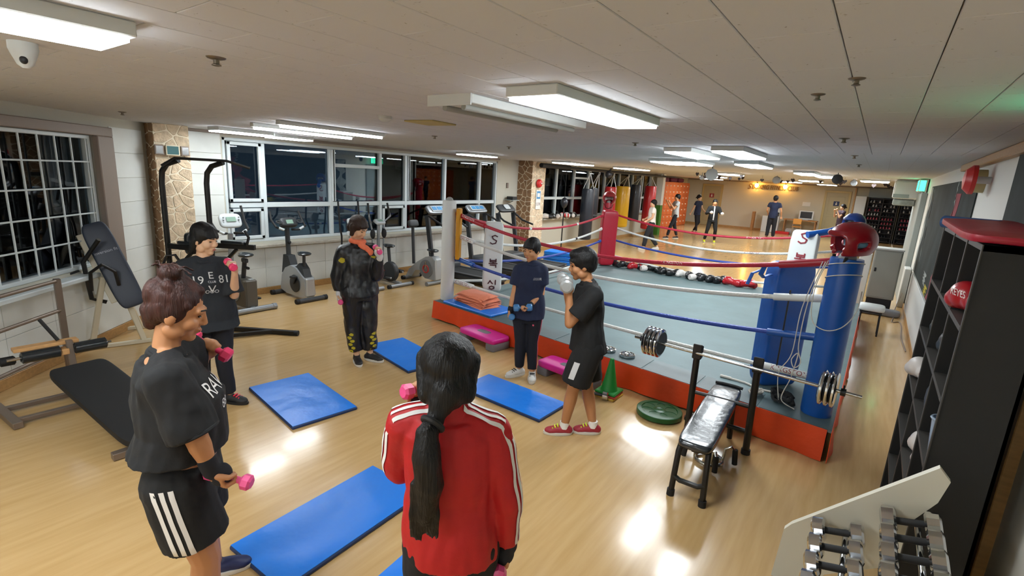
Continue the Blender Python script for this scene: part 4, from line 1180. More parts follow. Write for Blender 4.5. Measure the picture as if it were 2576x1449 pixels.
def cross_trainer(label, loc, con='console_light'):
    t = thing('cross_trainer', label, 'cross trainer', loc, 0, 'cross trainers under the windows')
    stab(t, .40, .56, 'metal_grey', .033); stab(t, -.38, .5, 'metal_grey', .033)
    part('spine', G().bar((-.4, 0, .06), (.4, 0, .06), .06, .05), 'metal_grey', t)
    part('disc_cover', G().lathe([(.02, 0), (.17, 0), (.185, .02), (.185, .08), (.17, .1), (.02, .1)], (.12, -.05, .24), (0, 1, 0), 30), 'charcoal', t)
    part('cover_fin', G().prism([(-.12, -.1), (-.02, .02), (-.10, .12)], (.02, -.052, .24), (1, 0, 0), (0, 0, 1), .003), 'console_light', t)
    part('cover_badge', G().box((-.02, -.056, .25), (.07, .004, .02)), 'red_plastic', t)
    for s in (-1, 1):
        part('foot_rail', G().bar((.3, s * .14, .20 + s * .04), (-.3, s * .14, .12), .03), 'metal_grey', t); part('foot_plate', G().box((.12, s * .15, .2 + s * .05), (.3, .1, .03), .01), 'rubber_black', t)
        part('swing_arm', G().tube([(-.28, s * .13, .15), (-.22, s * .13, .93), (-.26, s * .15, 1.1), (-.18, s * .24, 1.22), (-.24, s * .22, 1.45)], .016), 'metal_grey', t)
        part('pivot_cover', G().ell((-.22, s * .13, .90), (.05, .045, .09)), 'rubber_black', t)
        part('hand_grip', G().cyl((-.19, s * .235, 1.24), (-.24, s * .22, 1.46), .019), 'rubber_black', t)
    part('mast', G().cyl((-.24, 0, .1), (-.22, 0, 1.06), .03), 'metal_grey', t)
    c = part('console', cushion(G(), (-.19, 0, 1.12), (.075, .1, .03), .4, M.Rotation(.4, 3, 'Y')), con, t, 1.2); part('display', G().box((-.17, 0, 1.15), (.07, .1, .005), .002, M.Rotation(.4, 3, 'Y')), 'lcd', c)
    saddle(t, (.05, 0, .71)); part('seat_post', G().cyl((.10, 0, .36), (.06, 0, .69), .03), 'charcoal', t)
    return t
cross_trainer('cross trainer with two upright poles right behind the tracksuit woman', (-7.18, 6.0, 0))
ct = thing('cross_trainer', 'small cross trainer with round silver console half hidden by the tracksuit woman', 'cross trainer', (-7.2, 5.35, 0))
part('base', G().bar((-.4, 0, .05), (.45, 0, .05), .06).cyl((.42, -.25, .035), (.42, .25, .035), .035).cyl((-.38, -.2, .035), (-.38, .2, .035), .035), 'metal_grey', ct)
part('mast', G().cyl((-.2, 0, .05), (-.15, 0, 1.05), .025), 'console_light', ct); part('flywheel_cover', G().lathe([(.02, 0), (.16, 0), (.17, .05), (.16, .1), (.02, .1)], (-.1, -.05, .24), (0, 1, 0), 24), 'silver_paint', ct)
c = part('console', cushion(G(), (-.12, 0, 1.13), (.03, .075, .09), .6, M.Rotation(-.4, 3, 'Y')), 'console_light', ct, 1.2); part('display', G().ell((-.092, 0, 1.145), (.01, .045, .05), M.Rotation(-.4, 3, 'Y')), 'charcoal', c)
part('bracket', G().box((-.14, 0, .95), (.05, .16, .08), .015), 'console_light', ct)
for s in (-1, 1): part('swing_arm', G().tube([(-.24, s * .12, .15), (-.2, s * .14, .9), (-.16, s * .2, 1.1), (-.2, s * .2, 1.5)], .016), 'rubber_black', ct); part('foot_rail', G().bar((.25, s * .12, .2), (-.24, s * .12, .14), .03), 'metal_grey', ct)
# silver ergometer with red ring
er = thing('exercise_bike', 'silver exercise bike with a red ring beside the white ring post', 'exercise bike', (-6.88, 6.68, 0), 0, 'exercise bikes under the windows')
stab(er, .36, .56, 'metal_grey', .036, 'metal_grey'); stab(er, -.36, .46, 'metal_grey', .036)
part('shell', G().prism([(-.42, .06), (-.34, .2), (-.1, .38), (.12, .50), (.28, .52), (.36, .44), (.38, .08), (.1, .08), (-.02, .22), (-.16, .2), (-.26, .06)], (0, .09, 0), (1, 0, 0), (0, 0, 1), .18), 'silver_paint', er, .5)
part('shell_back', G().box((.355, 0, .28), (.07, .17, .42), .025), 'console_light', er)
for s in (-1, 1):
    w = part('crank_disc', G().lathe([(.02, 0), (.17, 0), (.175, .006), (.17, .012), (.02, .012)], (.14, s * .091, .27), (0, s, 0), 30), 'metal_grey', er)
    part('red_ring', G().ring((.14, s * .105, .27), (0, 1, 0), .07, .014, 24, 6), 'red_plastic', w); part('crank_arm', G().bar((.14, s * .115, .27), (.15, s * .12, .42 if s < 0 else .12), .025), 'chrome', w)
part('mast', G().cyl((-.3, 0, .3), (-.34, 0, 1.02), .03), 'charcoal', er); part('console', cushion(G(), (-.33, 0, 1.08), (.04, .12, .07), .5, M.Rotation(-.4, 3, 'Y')), 'charcoal', er, 1.2)
saddle(er, (.2, 0, .62)); part('seat_post', G().cyl((.18, 0, .46), (.2, 0, .6), .03), 'charcoal', er)

def treadmill(label, loc, dark=False):
    t = thing('treadmill', label, 'treadmill', loc, 0, 'treadmills beside the ring')
    part('deck', G().box((.75, 0, .12), (1.5, .62, .12), .03), 'charcoal', t)
    part('belt', G().box((.8, 0, .183), (1.38, .44, .008), .003), 'rubber_black', t)
    for s in (-1, 1): part('side_rail', G().box((.76, s * .27, .19), (1.42, .08, .02), .006), 'dark_grey', t)
    part('motor_hood', cushion(G(), (.12, 0, .22), (.22, .3, .1), .4), 'dark_grey', t, 1.2)
    for s in (-1, 1):
        part('post', G().bar((.08, s * .3, .1), (-.12, s * .3, 1.22), .05, .1), 'charcoal', t)
        part('arm', G().tube([(-.1, s * .3, 1.22), (.06, s * .31, 1.16), (.26, s * .31, 1.08), (.42, s * .31, 1.0)] if not dark else [(-.1, s * .28, 1.24), (.02, s * .36, 1.12), (.12, s * .36, 1.06), (.42, s * .38, .98)], .022, rs=None), 'rubber_black', t)
    rot = M.Rotation(-.9, 3, 'Y')
    c = part('console', cushion(G(), (-.12, 0, 1.32), (.11, .31, .035), .35, M.Rotation(.75, 3, 'Y')), 'charcoal' if dark else 'metal_grey', t, 1.2)
    if dark: part('display', cushion(G(), (-.09, 0, 1.36), (.07, .1, .01), .4, M.Rotation(.75, 3, 'Y')), 'console_light', c)
    else:
        part('panel', G().box((-.088, 0, 1.353), (.13, .44, .008), .003, M.Rotation(.75, 3, 'Y')), 'console_light', c)
        for k in range(3): part('display', G().box((-.083, -.14 + k * .14, 1.359), (.09, .12, .006), .002, M.Rotation(.75, 3, 'Y')), 'print_blue', c)
    for s in (-1, 1): part('wheel', G().cyl((.1, s * .28, .05), (.1, s * .33, .05), .05), 'rubber_black', t)
    for s in (-1, 1): part('foot', G().box((1.42, s * .25, .03), (.06, .06, .06)), 'rubber_black', t)
    return t
treadmill('grey treadmill nearest the white ring post', (-7.12, 7.38, 0))
treadmill('grey treadmill in the middle of the three, coloured panel', (-7.05, 8.5, 0))
treadmill('black treadmill with curved arms in front of the stone pillar', (-7.0, 9.52, 0), True)
for i in range(3):
    solo('folded_mat', cushion(G(), (0, 0, .05), (.42, .30, .05), .2), 'mat_blue', 'blue folded mat beside the black treadmill, %s of the stack' % ('bottom', 'middle', 'top')[i], 'mat', 'folded blue mats', loc=(-6.25, 10.85, i * .1), rz=.1 * i)
# cable on the sill
solo('cable', G().tube([(-6.62, 1.33, .84), (-6.6, 1.40, .85), (-6.66, 1.48, .86), (-6.72, 1.47, .84), (-6.78, 1.55, .85), (-6.9, 1.66, .85), (-6.96, 1.74, .88), (-6.9, 1.78, .85)], .012), 'rubber_black', 'black cable lying on the sill under the grid window', 'cable')
# small screen with framed pictures on the near pillar
fr = thing('wall_screen', 'small screen in a cream frame on the near stone pillar', 'screen', (-7.36, 2.72, 2.16))
part('frame', G().box((0, 0, 0), (.03, .16, .13), .006), 'cream_paint', fr); part('screen', G().box((.014, 0, 0), (.006, .13, .10)), 'screen_glow', fr)
for s in (-1, 1):
    f = thing('picture_frame', 'small shiny picture frame %s of the pillar screen' % ('left', 'right')[s > 0], 'picture', (-7.365, 2.72 + s * .145, 2.16), 0, 'small frames on the pillar')
    part('frame', G().box((0, 0, 0), (.025, .1, .12), .004), 'taupe', f); part('picture', G().box((.012, 0, 0), (.005, .075, .09)), 'chrome', f)
# ---------------------------------------------------------------- punching bags and the beam
mt('bag_navy', '#161b26', .4, coat=.15, bump=(10, .2)); mt('bag_yellow', '#d9a90a', .38, coat=.2, bump=(8, .25)); mt('bag_red', '#b81a1e', .36, coat=.25, bump=(8, .3)); mt('chain', '#c4c6c4', .35, .8); mt('orange_laminate', '#c4622f', .45, var=(6, .1)); mt('knob_white', '#e6dfd2', .5); mt('maroon_cloth', '#5a1830', .85, bump=(14, .4)); mt('green_paint', '#3f7a25', .6); mt('paper', '#d5d3cc', .8); mt('alarm_red', '#b81c1a', .4); mt('gold', '#6f531d', .5, .2); mt('desk_wood', '#9a6a38', .5, var=(8, .12)); mt('sign_red', '#8a2a2a', .6); mt('sign_blue', '#1b2c55', .6); mt('shoe_shelf', '#2f2b2b', .7); mt('shoe_white', '#b9b5ae', .7); mt('shoe_pink', '#a54a56', .7); mt('shoe_dark', '#1b1b1e', .7); mt('heart_dark', '#2a1c1c', .6); mt('speaker_white', '#c3c6c4', .6); mt('yellow_paper', '#b59a4e', .8); mt('chair_wood', '#c98a3a', .5)
bm_ = thing('steel_beam', 'dark steel pipe that carries the punching bags under the ceiling', 'beam', (-7.15, 10.95, 2.38))
part('pipe', G().cyl((0, 0, 0), (-.05, 9.3, .0), .04), 'beam_steel', bm_)
part('sleeve', G().cyl((0, .02, 0), (-.01, 1.5, 0), .06), 'rubber_black', bm_)
for y in (1.9, 5.2, 8.8): part('hanger', G().cyl((-.02, y, 0), (-.02, y, CEIL - 2.38), .015), 'chain', bm_)
def bag(label, x, y, z0, z1, r, mat):
    t = thing('punching_bag', label, 'punching bag', (x, y, z0), 0, 'hanging punching bags')
    h = z1 - z0
    part('body', G().lathe([(r * .7, 0), (r * .95, .02), (r, .07), (r, h * .5), (r * .96, h - .05), (r * .9, h)], n=24), mat, t)
    part('base_cap', G().lathe([(r * .99, .05), (r * 1.012, .055), (r * 1.012, .12), (r * .99, .125)], n=24), mat, t)
    tx = -7.18 - x
    for k in range(4):
        a = k * PI / 2 + .4
        part('chain', G().tube([(r * .8 * math.cos(a), r * .8 * math.sin(a), h - .01), (tx * .8 + .01 * math.cos(a), 0, 2.26 - z0)], .012, 6), 'chain', t)
    part('hook', G().ring((tx, 0, 2.29 - z0), (1, 0, 0), .045, .009, 14, 6), 'chain', t)
    return t
bag('long navy punching bag nearest the far stone pillar', -7.2, 13.75, .28, 1.82, .20, 'bag_navy')
bag('thin black punching bag close behind the navy bag', -7.3, 14.35, .9, 1.85, .15, 'bag_navy')
bag('red punching bag behind the red corner post', -7.25, 15.4, .6, 1.9, .2, 'bag_red')
bag('big yellow punching bag', -7.35, 16.6, .52, 1.93, .26, 'bag_yellow')
bag('black punching bag with white chains beside the yellow one', -7.35, 17.75, .68, 2.0, .2, 'bag_navy')
bag('red punching bag behind the boy in the white shirt', -7.2, 18.8, .34, 1.98, .23, 'bag_red')
sb = thing('floor_to_ceiling_ball', 'black speed ball strung between floor and ceiling', 'speed ball', (-7.25, 12.45, 0))
part('base', G().lathe([(.16, 0), (.16, .02), (.03, .04)], n=18), 'rubber_black', sb); part('pole', G().cyl((0, 0, .02), (0, 0, 1.25), .018), 'rubber_black', sb)
part('ball', G().lathe([(.01, 0), (.06, .04), (.1, .12), (.105, .2), (.07, .27), (.02, .31)], (0, 0, 1.25), n=18), 'bag_navy', sb); part('cord', G().cyl((0, 0, 1.55), (0, 0, CEIL), .008), 'rubber_black', sb)
solo('exercise_ball', fuse(G().ell((0, 0, 0), (.11, .11, .12)).cap((.03, 0, .08), (.06, 0, .16), .03), .02, 2), 'bag_navy', 'small black glove-shaped speed bag hung at the beam', 'speed ball', loc=(-6.75, 14.1, 2.28))
# gear on the far sill
rs_ = random.Random(9)
for i in range(9):
    m_ = ['glove_white', 'glove_black', 'glove_black', 'glove_black', 'glove_white', 'glove_red', 'glove_white', 'glove_black', 'glove_white'][i]
    glove('%s boxing glove on the far window sill, %s from the pillar' % ({'glove_white': 'white', 'glove_black': 'black', 'glove_red': 'red'}[m_], nth[i]), m_, 'glove_white' if i % 2 else 'glove_black', (-7.68 + rs_.uniform(-.01, .02), 12.25 + i * .2, .924), rs_.uniform(0, 6), 'gloves on the far sill', sc=1.1)
# wall things round the far pillar
t = thing('alarm_bell', 'round red alarm bell on the far stone pillar', 'alarm bell', (-7.31, 11.15, 1.92)); part('bell', G().lathe([(.11, 0), (.11, .03), (.08, .07), (.02, .085)], ax=(1, 0, 0), n=24), 'alarm_red', t); part('hub', G().lathe([(.025, .08), (.025, .1), (.01, .105)], ax=(1, 0, 0), n=12), 'chrome', t)
t = thing('notice', 'white notice with blue print on the far stone pillar', 'notice', (-7.325, 11.2, 1.50)); part('sheet', G().box((0, 0, 0), (.008, .22, .5)), 'paper', t); part('print', G().box((.005, 0, .12), (.004, .17, .2)), 'print_blue', t); part('print', G().box((.008, 0, .12), (.002, .12, .1)), 'paper', t); o = lettering('5278', .1, (.006, 0, -.12), (0, 1, 0), (0, 0, 1), 'ink_dark', t)
t = thing('wall_bracket', 'grey wire bracket with a box on the wall before the far pillar', 'bracket', (-7.78, 10.45, 1.47)); part('tray', G().box((.14, 0, 0), (.26, .3, .02), .004), 'grey_paint', t); part('box', G().box((.14, 0, .05), (.2, .2, .08), .01), 'black_plastic', t); part('arm', G().bar((0, 0, -.1), (.2, 0, -.01), .02), 'grey_paint', t)
solo('thermostat', G().box((0, 0, 0), (.03, .07, .13), .006), 'taupe', 'small brown wall switch above the bracket', 'switch', loc=(-7.78, 10.42, 1.83))
# ---------------------------------------------------------------- far training area
struct('trim_10', G().box((-7.42, 20.45, 1.85), (.26, .26, 1.25)), 'white_paint', label='square pillar end, white above and green below', cat='pillar')
struct('trim_11', G().box((-7.42, 20.45, .61), (.262, .262, 1.22)), 'green_paint', label='green lower half of the square pillar', cat='pillar')
lk = thing('locker_bank', 'orange bank of small lockers in the far left corner', 'locker', (-8.4, 23.3, 0))
part('body', G().box((-.22, 2.1, 1.1), (.42, 4.2, 2.2), .01), 'orange_laminate', lk)
dm = G().box((0, 0, 0), (.02, .50, .285), .006).mesh('door'); km = G().ell((0, 0, 0), (.03, .035, .035), None, 8, 5).mesh('knob')
for i in range(8):
    for j in range(7):
        d_ = part('door', dm, 'orange_laminate', lk, 0); d_.location = (.0, .27 + i * .524, .17 + j * .30)
        k_ = part('knob', km, 'knob_white', d_); k_.location = (.02, -.15, .05)
for i, (y, w, h, m_) in enumerate(((23.9, 1.0, .2, 'maroon_cloth'), (25.1, .9, .2, 'maroon_cloth'), (26.2, .8, .2, 'maroon_cloth'))):
    solo('gear_bag', cushion(G(), (0, 0, h / 2), (.18, w / 2, h / 2), .35, noise=.008, seed=i), m_, 'maroon bag on top of the orange lockers, %s of three' % ('nearest', 'middle', 'farthest')[i], 'bag', 'bags on the lockers', loc=(-8.6, y, 2.205))
def door(n, x0, x1, label, signm):
    z1 = 2.15
    fr_ = G().box((x0 + .04, YF - .03, z1 / 2), (.1, .08, z1), .006).box((x1 - .04, YF - .03, z1 / 2), (.1, .08, z1), .006).box(((x0 + x1) / 2, YF - .03, z1 + .03), (x1 - x0 + .02, .08, .1), .006)
    o = struct('door_%d' % n, fr_, 'door_frame', label=label, cat='door')
    lf = part('leaf', G().box(((x0 + x1) / 2, YF - .015, z1 / 2), (x1 - x0 - .16, .04, z1 - .02), .004), 'door_paint', o)
    for a, b in ((.25, .95), (1.1, 1.95)): part('panel', G().box(((x0 + x1) / 2, YF - .04, (a + b) / 2), (x1 - x0 - .42, .015, b - a), .006), 'door_paint', lf)
    part('sign', G().box(((x0 + x1) / 2, YF - .055, 1.62), (.24, .012, .22), .003), signm, lf); part('pictogram', G().cyl(((x0 + x1) / 2, YF - .063, 1.56), ((x0 + x1) / 2, YF - .063, 1.64), .035).ell(((x0 + x1) / 2, YF - .063, 1.675), .025), 'paper', lf)
    part('handle', G().cyl((x1 - .2, YF - .08, 1.0), (x1 - .3, YF - .08, 1.0), .015), 'chrome', lf)
door(1, -8.05, -7.0, 'beige washroom door with a red sign beside the lockers', 'sign_red'); door(2, -2.27, -1.2, 'beige washroom door with a blue sign right of the desk', 'sign_blue')
sg = thing('wall_sign', 'gold wall lettering reading S BOXING FITNESS CLUB', 'sign', (-4.6, YF - .03, 2.20))
o = lettering('S', .40, (-1.12, 0, 0), (1, 0, 0), (0, 0, 1), 'gold', sg, .012, .3)
o = part('lettering', xf(text_mesh('BOXING FITNESS CLUB', .2, .012, shear=.1), basis((.1, 0, 0), (1, 0, 0), (0, 0, 1)) @ M.Diagonal((1.02, 1.5, 1, 1))), 'gold', sg, 0)
for i, x in enumerate((-5.34, -4.02)):
    t = thing('wall_lamp', 'glowing warm wall lamp over the gold lettering, %s of two' % ('left', 'right')[i], 'lamp', (x, YF - .12, 2.28), 0, 'warm wall lamps')
    part('bulb', G().ell((0, -.06, 0), (.09, .09, .11), None, 8, 5), 'warm_glow', t); part('bracket', G().bar((0, .12, .13), (0, -.06, .13), .03).cyl((0, -.06, .13), (0, -.06, .1), .05), 'beam_steel', t)
# desk with monitor, chair, dispenser
dk = thing('desk', 'wooden desk against the far wall', 'desk', (-3.05, 28.3, 0))
part('top', G().box((0, 0, .72), (1.45, .6, .04), .006), 'desk_wood', dk)
for sx in (-1, 1):
    for sy in (-1, 1): part('leg', G().bar((sx * .66, sy * .25, 0), (sx * .66, sy * .25, .7), .05), 'desk_wood', dk)
mo = thing('monitor', 'white computer monitor on the far desk', 'monitor', (-2.85, 28.3, .74)); part('bezel', G().box((0, 0, .24), (.62, .05, .42), .015), 'speaker_white', mo); part('screen', G().box((0, -.024, .25), (.5, .01, .31)), 'black_plastic', mo); part('foot', G().box((0, 0, .012), (.26, .18, .024), .008).bar((0, .01, .02), (0, .01, .1), .05), 'speaker_white', mo)
ch = thing('desk_chair', 'small chair with orange wooden back before the desk', 'chair', (-3.1, 27.75, 0)); part('seat', G().box((0, 0, .42), (.38, .38, .03), .01), 'chair_wood', ch); part('backrest', G().box((0, -.17, .68), (.36, .03, .26), .02), 'chair_wood', ch)
for sx in (-1, 1):
    for sy in (-1, 1): part('leg', G().cyl((sx * .17, sy * .17, 0), (sx * .16, sy * .16, .8 if sy < 0 else .42), .012), 'chrome', ch)
solo('printer', G().box((0, 0, .12), (.55, .4, .24), .02).box((0, -.1, .26), (.45, .2, .04), .01), 'speaker_white', 'white printer box under the desk', 'printer', loc=(-3.35, 28.3, 0))
solo('crate', G().box((0, 0, .06), (.6, .3, .12), .01), 'alarm_red', 'low red crate on the floor before the desk', 'crate', loc=(-3.7, 27.9, 0))
ds = thing('water_dispenser', 'white water dispenser behind the man in navy', 'water dispenser', (-4.15, 28.2, 0)); part('body', G().box((0, 0, .42), (.36, .36, .84), .02), 'speaker_white', ds); part('bay', G().box((0, -.17, .92), (.3, .04, .2), .01), 'black_plastic', ds); part('head', G().box((.02, .02, 1.15), (.36, .34, .36), .03), 'speaker_white', ds); part('tap', G().box((-.06, -.2, .98), (.04, .05, .05)), 'print_blue', ds)
solo('side_board', G().box((0, 0, .4), (.25, .3, .8), .01), 'speaker_white', 'low white cupboard left of the water dispenser', 'cupboard', loc=(-4.62, 28.3, 0))
solo('wooden_post', G().box((0, 0, .48), (.12, .3, .96), .01), 'desk_wood', 'narrow wooden stand by the far wall left of the dispenser', 'stand', loc=(-5.2, 28.35, 0))
solo('wall_plaque', G().box((0, 0, 0), (.34, .012, .2), .05), 'paper', 'pale oval plaque on the far wall above the desk', 'plaque', loc=(-2.98, YF - .012, 1.5))
# shoe shelves by the mirror
sh = thing('shoe_shelf', 'dark shoe shelf full of trainers at the far right', 'shoe shelf', (0.06, 28.45, 0))
part('back', G().box((0, .15, 1.0), (1.12, .02, 2.0)), 'shoe_shelf', sh)
for sx in (-.55, 0, .55): part('side', G().box((sx, 0, 1.0), (.03, .32, 2.0)), 'shoe_shelf', sh)
for k in range(11): part('shelf', G().box((0, 0, .06 + k * .19), (1.1, .32, .02)), 'shoe_shelf', sh)
rk = random.Random(2)
shm = fuse(G().ell((0, 0, .04), (.035, .1, .04)).ell((0, -.08, .03), (.04, .06, .03)).cap((0, .05, .05), (0, .06, .09), .035, .03), .014, 2)
n_sh = 0
shoe_me = {}
for m_ in ('shoe_white', 'shoe_pink', 'shoe_dark'):
    shoe_me[m_] = shm.copy()
pos_names = ['left bay', 'right bay']
for k in range(10):
    for b in range(2):
        m_ = rk.choice(('shoe_white', 'shoe_white', 'shoe_dark', 'shoe_pink'))
        for q_ in range(4):
            if rk.random() < .25: continue
            o = solo('shoe', shoe_me[m_], m_, '%s trainer, %s shelf from the floor, %s of the shoe shelf' % ({'shoe_white': 'white', 'shoe_pink': 'pink', 'shoe_dark': 'dark'}[m_], nth[k], pos_names[b]), 'shoe', 'shoes on the shoe shelf, row %d %s' % (k + 1, pos_names[b]), loc=(-.44 + b * .55 + q_ * .11 + .06, 28.42, .071 + k * .19)); n_sh += 1
solo('cupboard', G().box((0, 0, 1.02), (.42, .5, 2.04), .01), 'speaker_white', 'tall white cupboard left of the shoe shelf', 'cupboard', loc=(-.78, 28.5, 0))
struct('trim_12', G().box((-1.05, 28.74, 1.2), (.06, .1, 2.4), .005), 'wood_trim', label='upright wooden corner post beside the white cupboard', cat='moulding')
struct('trim_13', G().box((.06, 28.7, 2.22), (1.2, .1, .42)), 'grey_paint', label='grey board above the shoe shelf', cat='panel')
# hung from the ceiling
def hung(name, label, cat, g, mat, loc, rz=0): return solo(name, g, mat, label, cat, loc=loc, rz=rz)
t = thing('ceiling_speaker', 'white eight-sided hanging panel in front of the far wall', 'speaker', (-2.86, 10.7, 2.33)); part('panel', G().lathe([(.10, -.03), (.125, -.02), (.125, .02), (.10, .03)], ax=(-.26, .96, 0), n=8), 'speaker_white', t); part('bracket', G().bar((0, 0, .1), (0, 0, CEIL - 2.33), .02), 'beam_steel', t)
t = thing('mirror_ball', 'black round disc hanging from the ceiling near the blue head guard', 'ceiling disc', (-.75, 11.4, 2.36)); part('disc', G().lathe([(.03, -.02), (.09, -.015), (.09, .015), (.03, .02)], ax=(-.07, 1, 0), n=24), 'black_plastic', t); part('stem', G().cyl((0, 0, .08), (0, 0, CEIL - 2.36), .008), 'black_plastic', t)
for i, (x, y, z, r) in enumerate(((-2.4, 15.4, 2.36, .1), (-.66, 15.6, 2.38, .08), (-4.35, 15.3, 2.33, .07))):
    t = thing('ceiling_spotlight', 'small round ceiling spotlight %s' % ('between the warm lamps', 'left of the far mirror', 'beside the eight-sided panel')[i], 'spotlight', (x, y, z), 0, 'round spotlights'); part('can', G().lathe([(r * .5, .06), (r, .04), (r, -.03), (r * .8, -.05)], ax=(0, 1, 0), n=16), 'metal_grey', t); part('mount', G().cyl((0, 0, r * .8), (0, 0, CEIL - z), .012), 'metal_grey', t)
hm = G()
hm.prism([(0, -.05), (.045, 0), (.05, .025), (.03, .045), (0, .028), (-.03, .045), (-.05, .025), (-.045, 0)], (0, 0, 0), (1, 0, 0), (0, 0, 1), .012)
hme = hm.mesh('heart')
rh = random.Random(11)
for i in range(26):
    x, y = rh.uniform(-4.6, .2), rh.uniform(13, 19)
    dz = rh.uniform(.06, .14)
    o = solo('heart_ornament', hme, 'heart_dark', 'small dark heart ornament hanging under the far ceiling', 'ornament', 'heart ornaments under the far ceiling', loc=(x, y, CEIL - dz), rz=rh.uniform(-.5, .5))
    part('thread', G().cyl((0, 0, .03), (0, 0, dz), .002, n=4), 'black_plastic', o, 0)
# ---------------------------------------------------------------- right side: shelf, rack, banner
mt('shelf_black', '#121212', .6, var=(5, .25)); mt('shelf_edge', '#3a3733', .6); mt('banner_grey', '#2f3737', .75, var=(2.2, .35), spec=.15); mt('banner_red', '#8f3a44', .8, var=(5, .3)); mt('banner_pale', '#8d938f', .8, var=(8, .3)); mt('banner_yellow', '#b5a520', .5, var=(20, .3)); mt('pad_red', '#a3142c', .4, bump=(7, .3)); mt('pad_blue_tube', '#3c5f94', .5); mt('rack_white', '#cfcab8', .45); mt('beige_box', '#b0a070', .5); mt('cup_clear', '#9fb0c4', .2, alpha=.75); mt('dark_blue_cloth', '#1c2738', .8, bump=(20, .4)); mt('glove_print', '#e4e0da', .5); mt('purple_iron', '#3b2166', .4); mt('kettle_blue', '#2b86c4', .4); mt('kettle_grey', '#7b7f86', .45); mt('locker_grey', '#8f918a', .5); mt('pack_blue', '#2a6fb5', .5)
cb = thing('black_shelf', 'tall black open shelf against the right wall', 'shelf', (.35, 2.65, 0))
W_, D_, H_ = .22, 1.52, 1.93
part('side_panel', G().box((W_ / 2, .012, H_ / 2), (W_, .024, H_)), 'shelf_black', cb, 0); part('side_panel', G().box((W_ / 2, D_ - .012, H_ / 2), (W_, .024, H_)), 'shelf_black', cb, 0)
part('back_panel', G().box((W_ - .006, D_ / 2, H_ / 2), (.012, D_, H_)), 'shelf_black', cb, 0); part('top_panel', G().box((W_ / 2, D_ / 2, H_ - .012), (W_, D_, .024)), 'shelf_edge', cb, 0)
for y in (.42, .92): part('divider', G().box((W_ / 2, y, H_ / 2), (W_, .022, H_ - .02)), 'shelf_black', cb, 0)
for y in (.002, .42, .92, D_ - .002): part('edge_strip', G().box((-.002, y, H_ / 2), (.004, .024, H_)), 'shelf_edge', cb, 0)
for z in (.05, .34, .65, .96, 1.27, 1.585): part('shelf', G().box((W_ / 2 - .003, D_ / 2, z), (W_ + .004, D_ - .02, .022)), 'shelf_edge', cb, 0)
solo('folded_pad', cushion(G(), (0, 0, .02), (.17, .62, .022), .3, M.Rotation(.02, 3, 'X'), noise=.006, seed=2), 'pad_red', 'red vinyl pad lying on top of the black shelf', 'pad', loc=(.46, 3.28, H_ + .014))
solo('foam_tube', G().lathe([(.02, 0), (.036, .01), (.036, .30), (.02, .31)], ax=(1, -.9, 0), n=14), 'pad_blue_tube', 'blue padded tube end beside the red pad on the shelf', 'pad', loc=(.315, 3.95, H_ + .037))
solo('head_guard', hg_me.copy(), 'glove_red', 'red head guard in the top row of the black shelf', 'head guard', loc=(.46, 3.72, 1.675), rz=-1.2).scale = (.75,) * 3
gr = glove('red and white boxing glove sticking out of the black shelf', 'glove_red', 'glove_red', (.405, 2.98, 1.598), .35, 'gloves in the black shelf', sc=1.0)
part('print', xf(text_mesh('REYES', .045), basis((-.062, -.0, .09), (0, -1, 0), (-.1, 0, .9))), 'glove_print', gr, 0)
glove('white patterned boxing glove behind the red one in the black shelf', 'glove_white', 'glove_red', (.46, 3.22, 1.598), .1, 'gloves in the black shelf', sc=1.1)
glove('black boxing glove with white trim in the second row of the black shelf', 'glove_black', 'glove_white', (.44, 3.78, 1.283), .1, 'gloves in the black shelf', sc=1.1)
glove('black boxing glove in the second row, nearer of two', 'glove_black', 'glove_white', (.44, 3.32, 1.283), .1, 'gloves in the black shelf', sc=1.1)
glove('white boxing glove with a red cuff hanging at the far end of the black shelf', 'glove_white', 'glove_red', (.40, 3.92, .973), .4, 'gloves in the black shelf', sc=1.0)
solo('shoe_bag', cushion(G(), (0, 0, .09), (.08, .12, .09), .5, noise=.01, seed=4), 'dark_blue_cloth', 'dark blue bag in the third row of the black shelf', 'bag', loc=(.45, 3.25, .972))
solo('shoe_bag', cushion(G(), (0, 0, .08), (.08, .1, .08), .5, noise=.01, seed=6), 'dark_blue_cloth', 'dark blue bundle low in the black shelf', 'bag', loc=(.45, 3.35, .352))
t = thing('plastic_cup', 'tall translucent plastic cup at the near end of the black shelf', 'cup', (.40, 2.80, .972)); part('cup', G().lathe([(.036, 0), (.05, .17), (.047, .17), (.033, .006)], n=24), 'cup_clear', t); part('rim', G().ring((0, 0, .17), (0, 0, 1), .05, .006, 24, 6), 'cup_clear', t)
solo('wrap_pack', G().box((0, 0, .04), (.07, .09, .08), .008), 'pack_blue', 'blue packet of hand wraps in the lower row of the black shelf', 'packet', loc=(.42, 3.75, .662)); solo('wrap_pack', G().box((0, 0, .04), (.07, .08, .08), .008), 'pack_blue', 'second blue packet next to the white gloves', 'packet', loc=(.42, 3.63, .662))
glove('white boxing glove in the lower row of the black shelf, farther of two', 'glove_white', 'glove_white', (.44, 3.42, .662), .15, 'gloves in the black shelf', sc=1.1); glove('white boxing glove in the lower row of the black shelf, nearer of two', 'glove_white', 'glove_white', (.44, 3.2, .662), .1, 'gloves in the black shelf', sc=1.1)
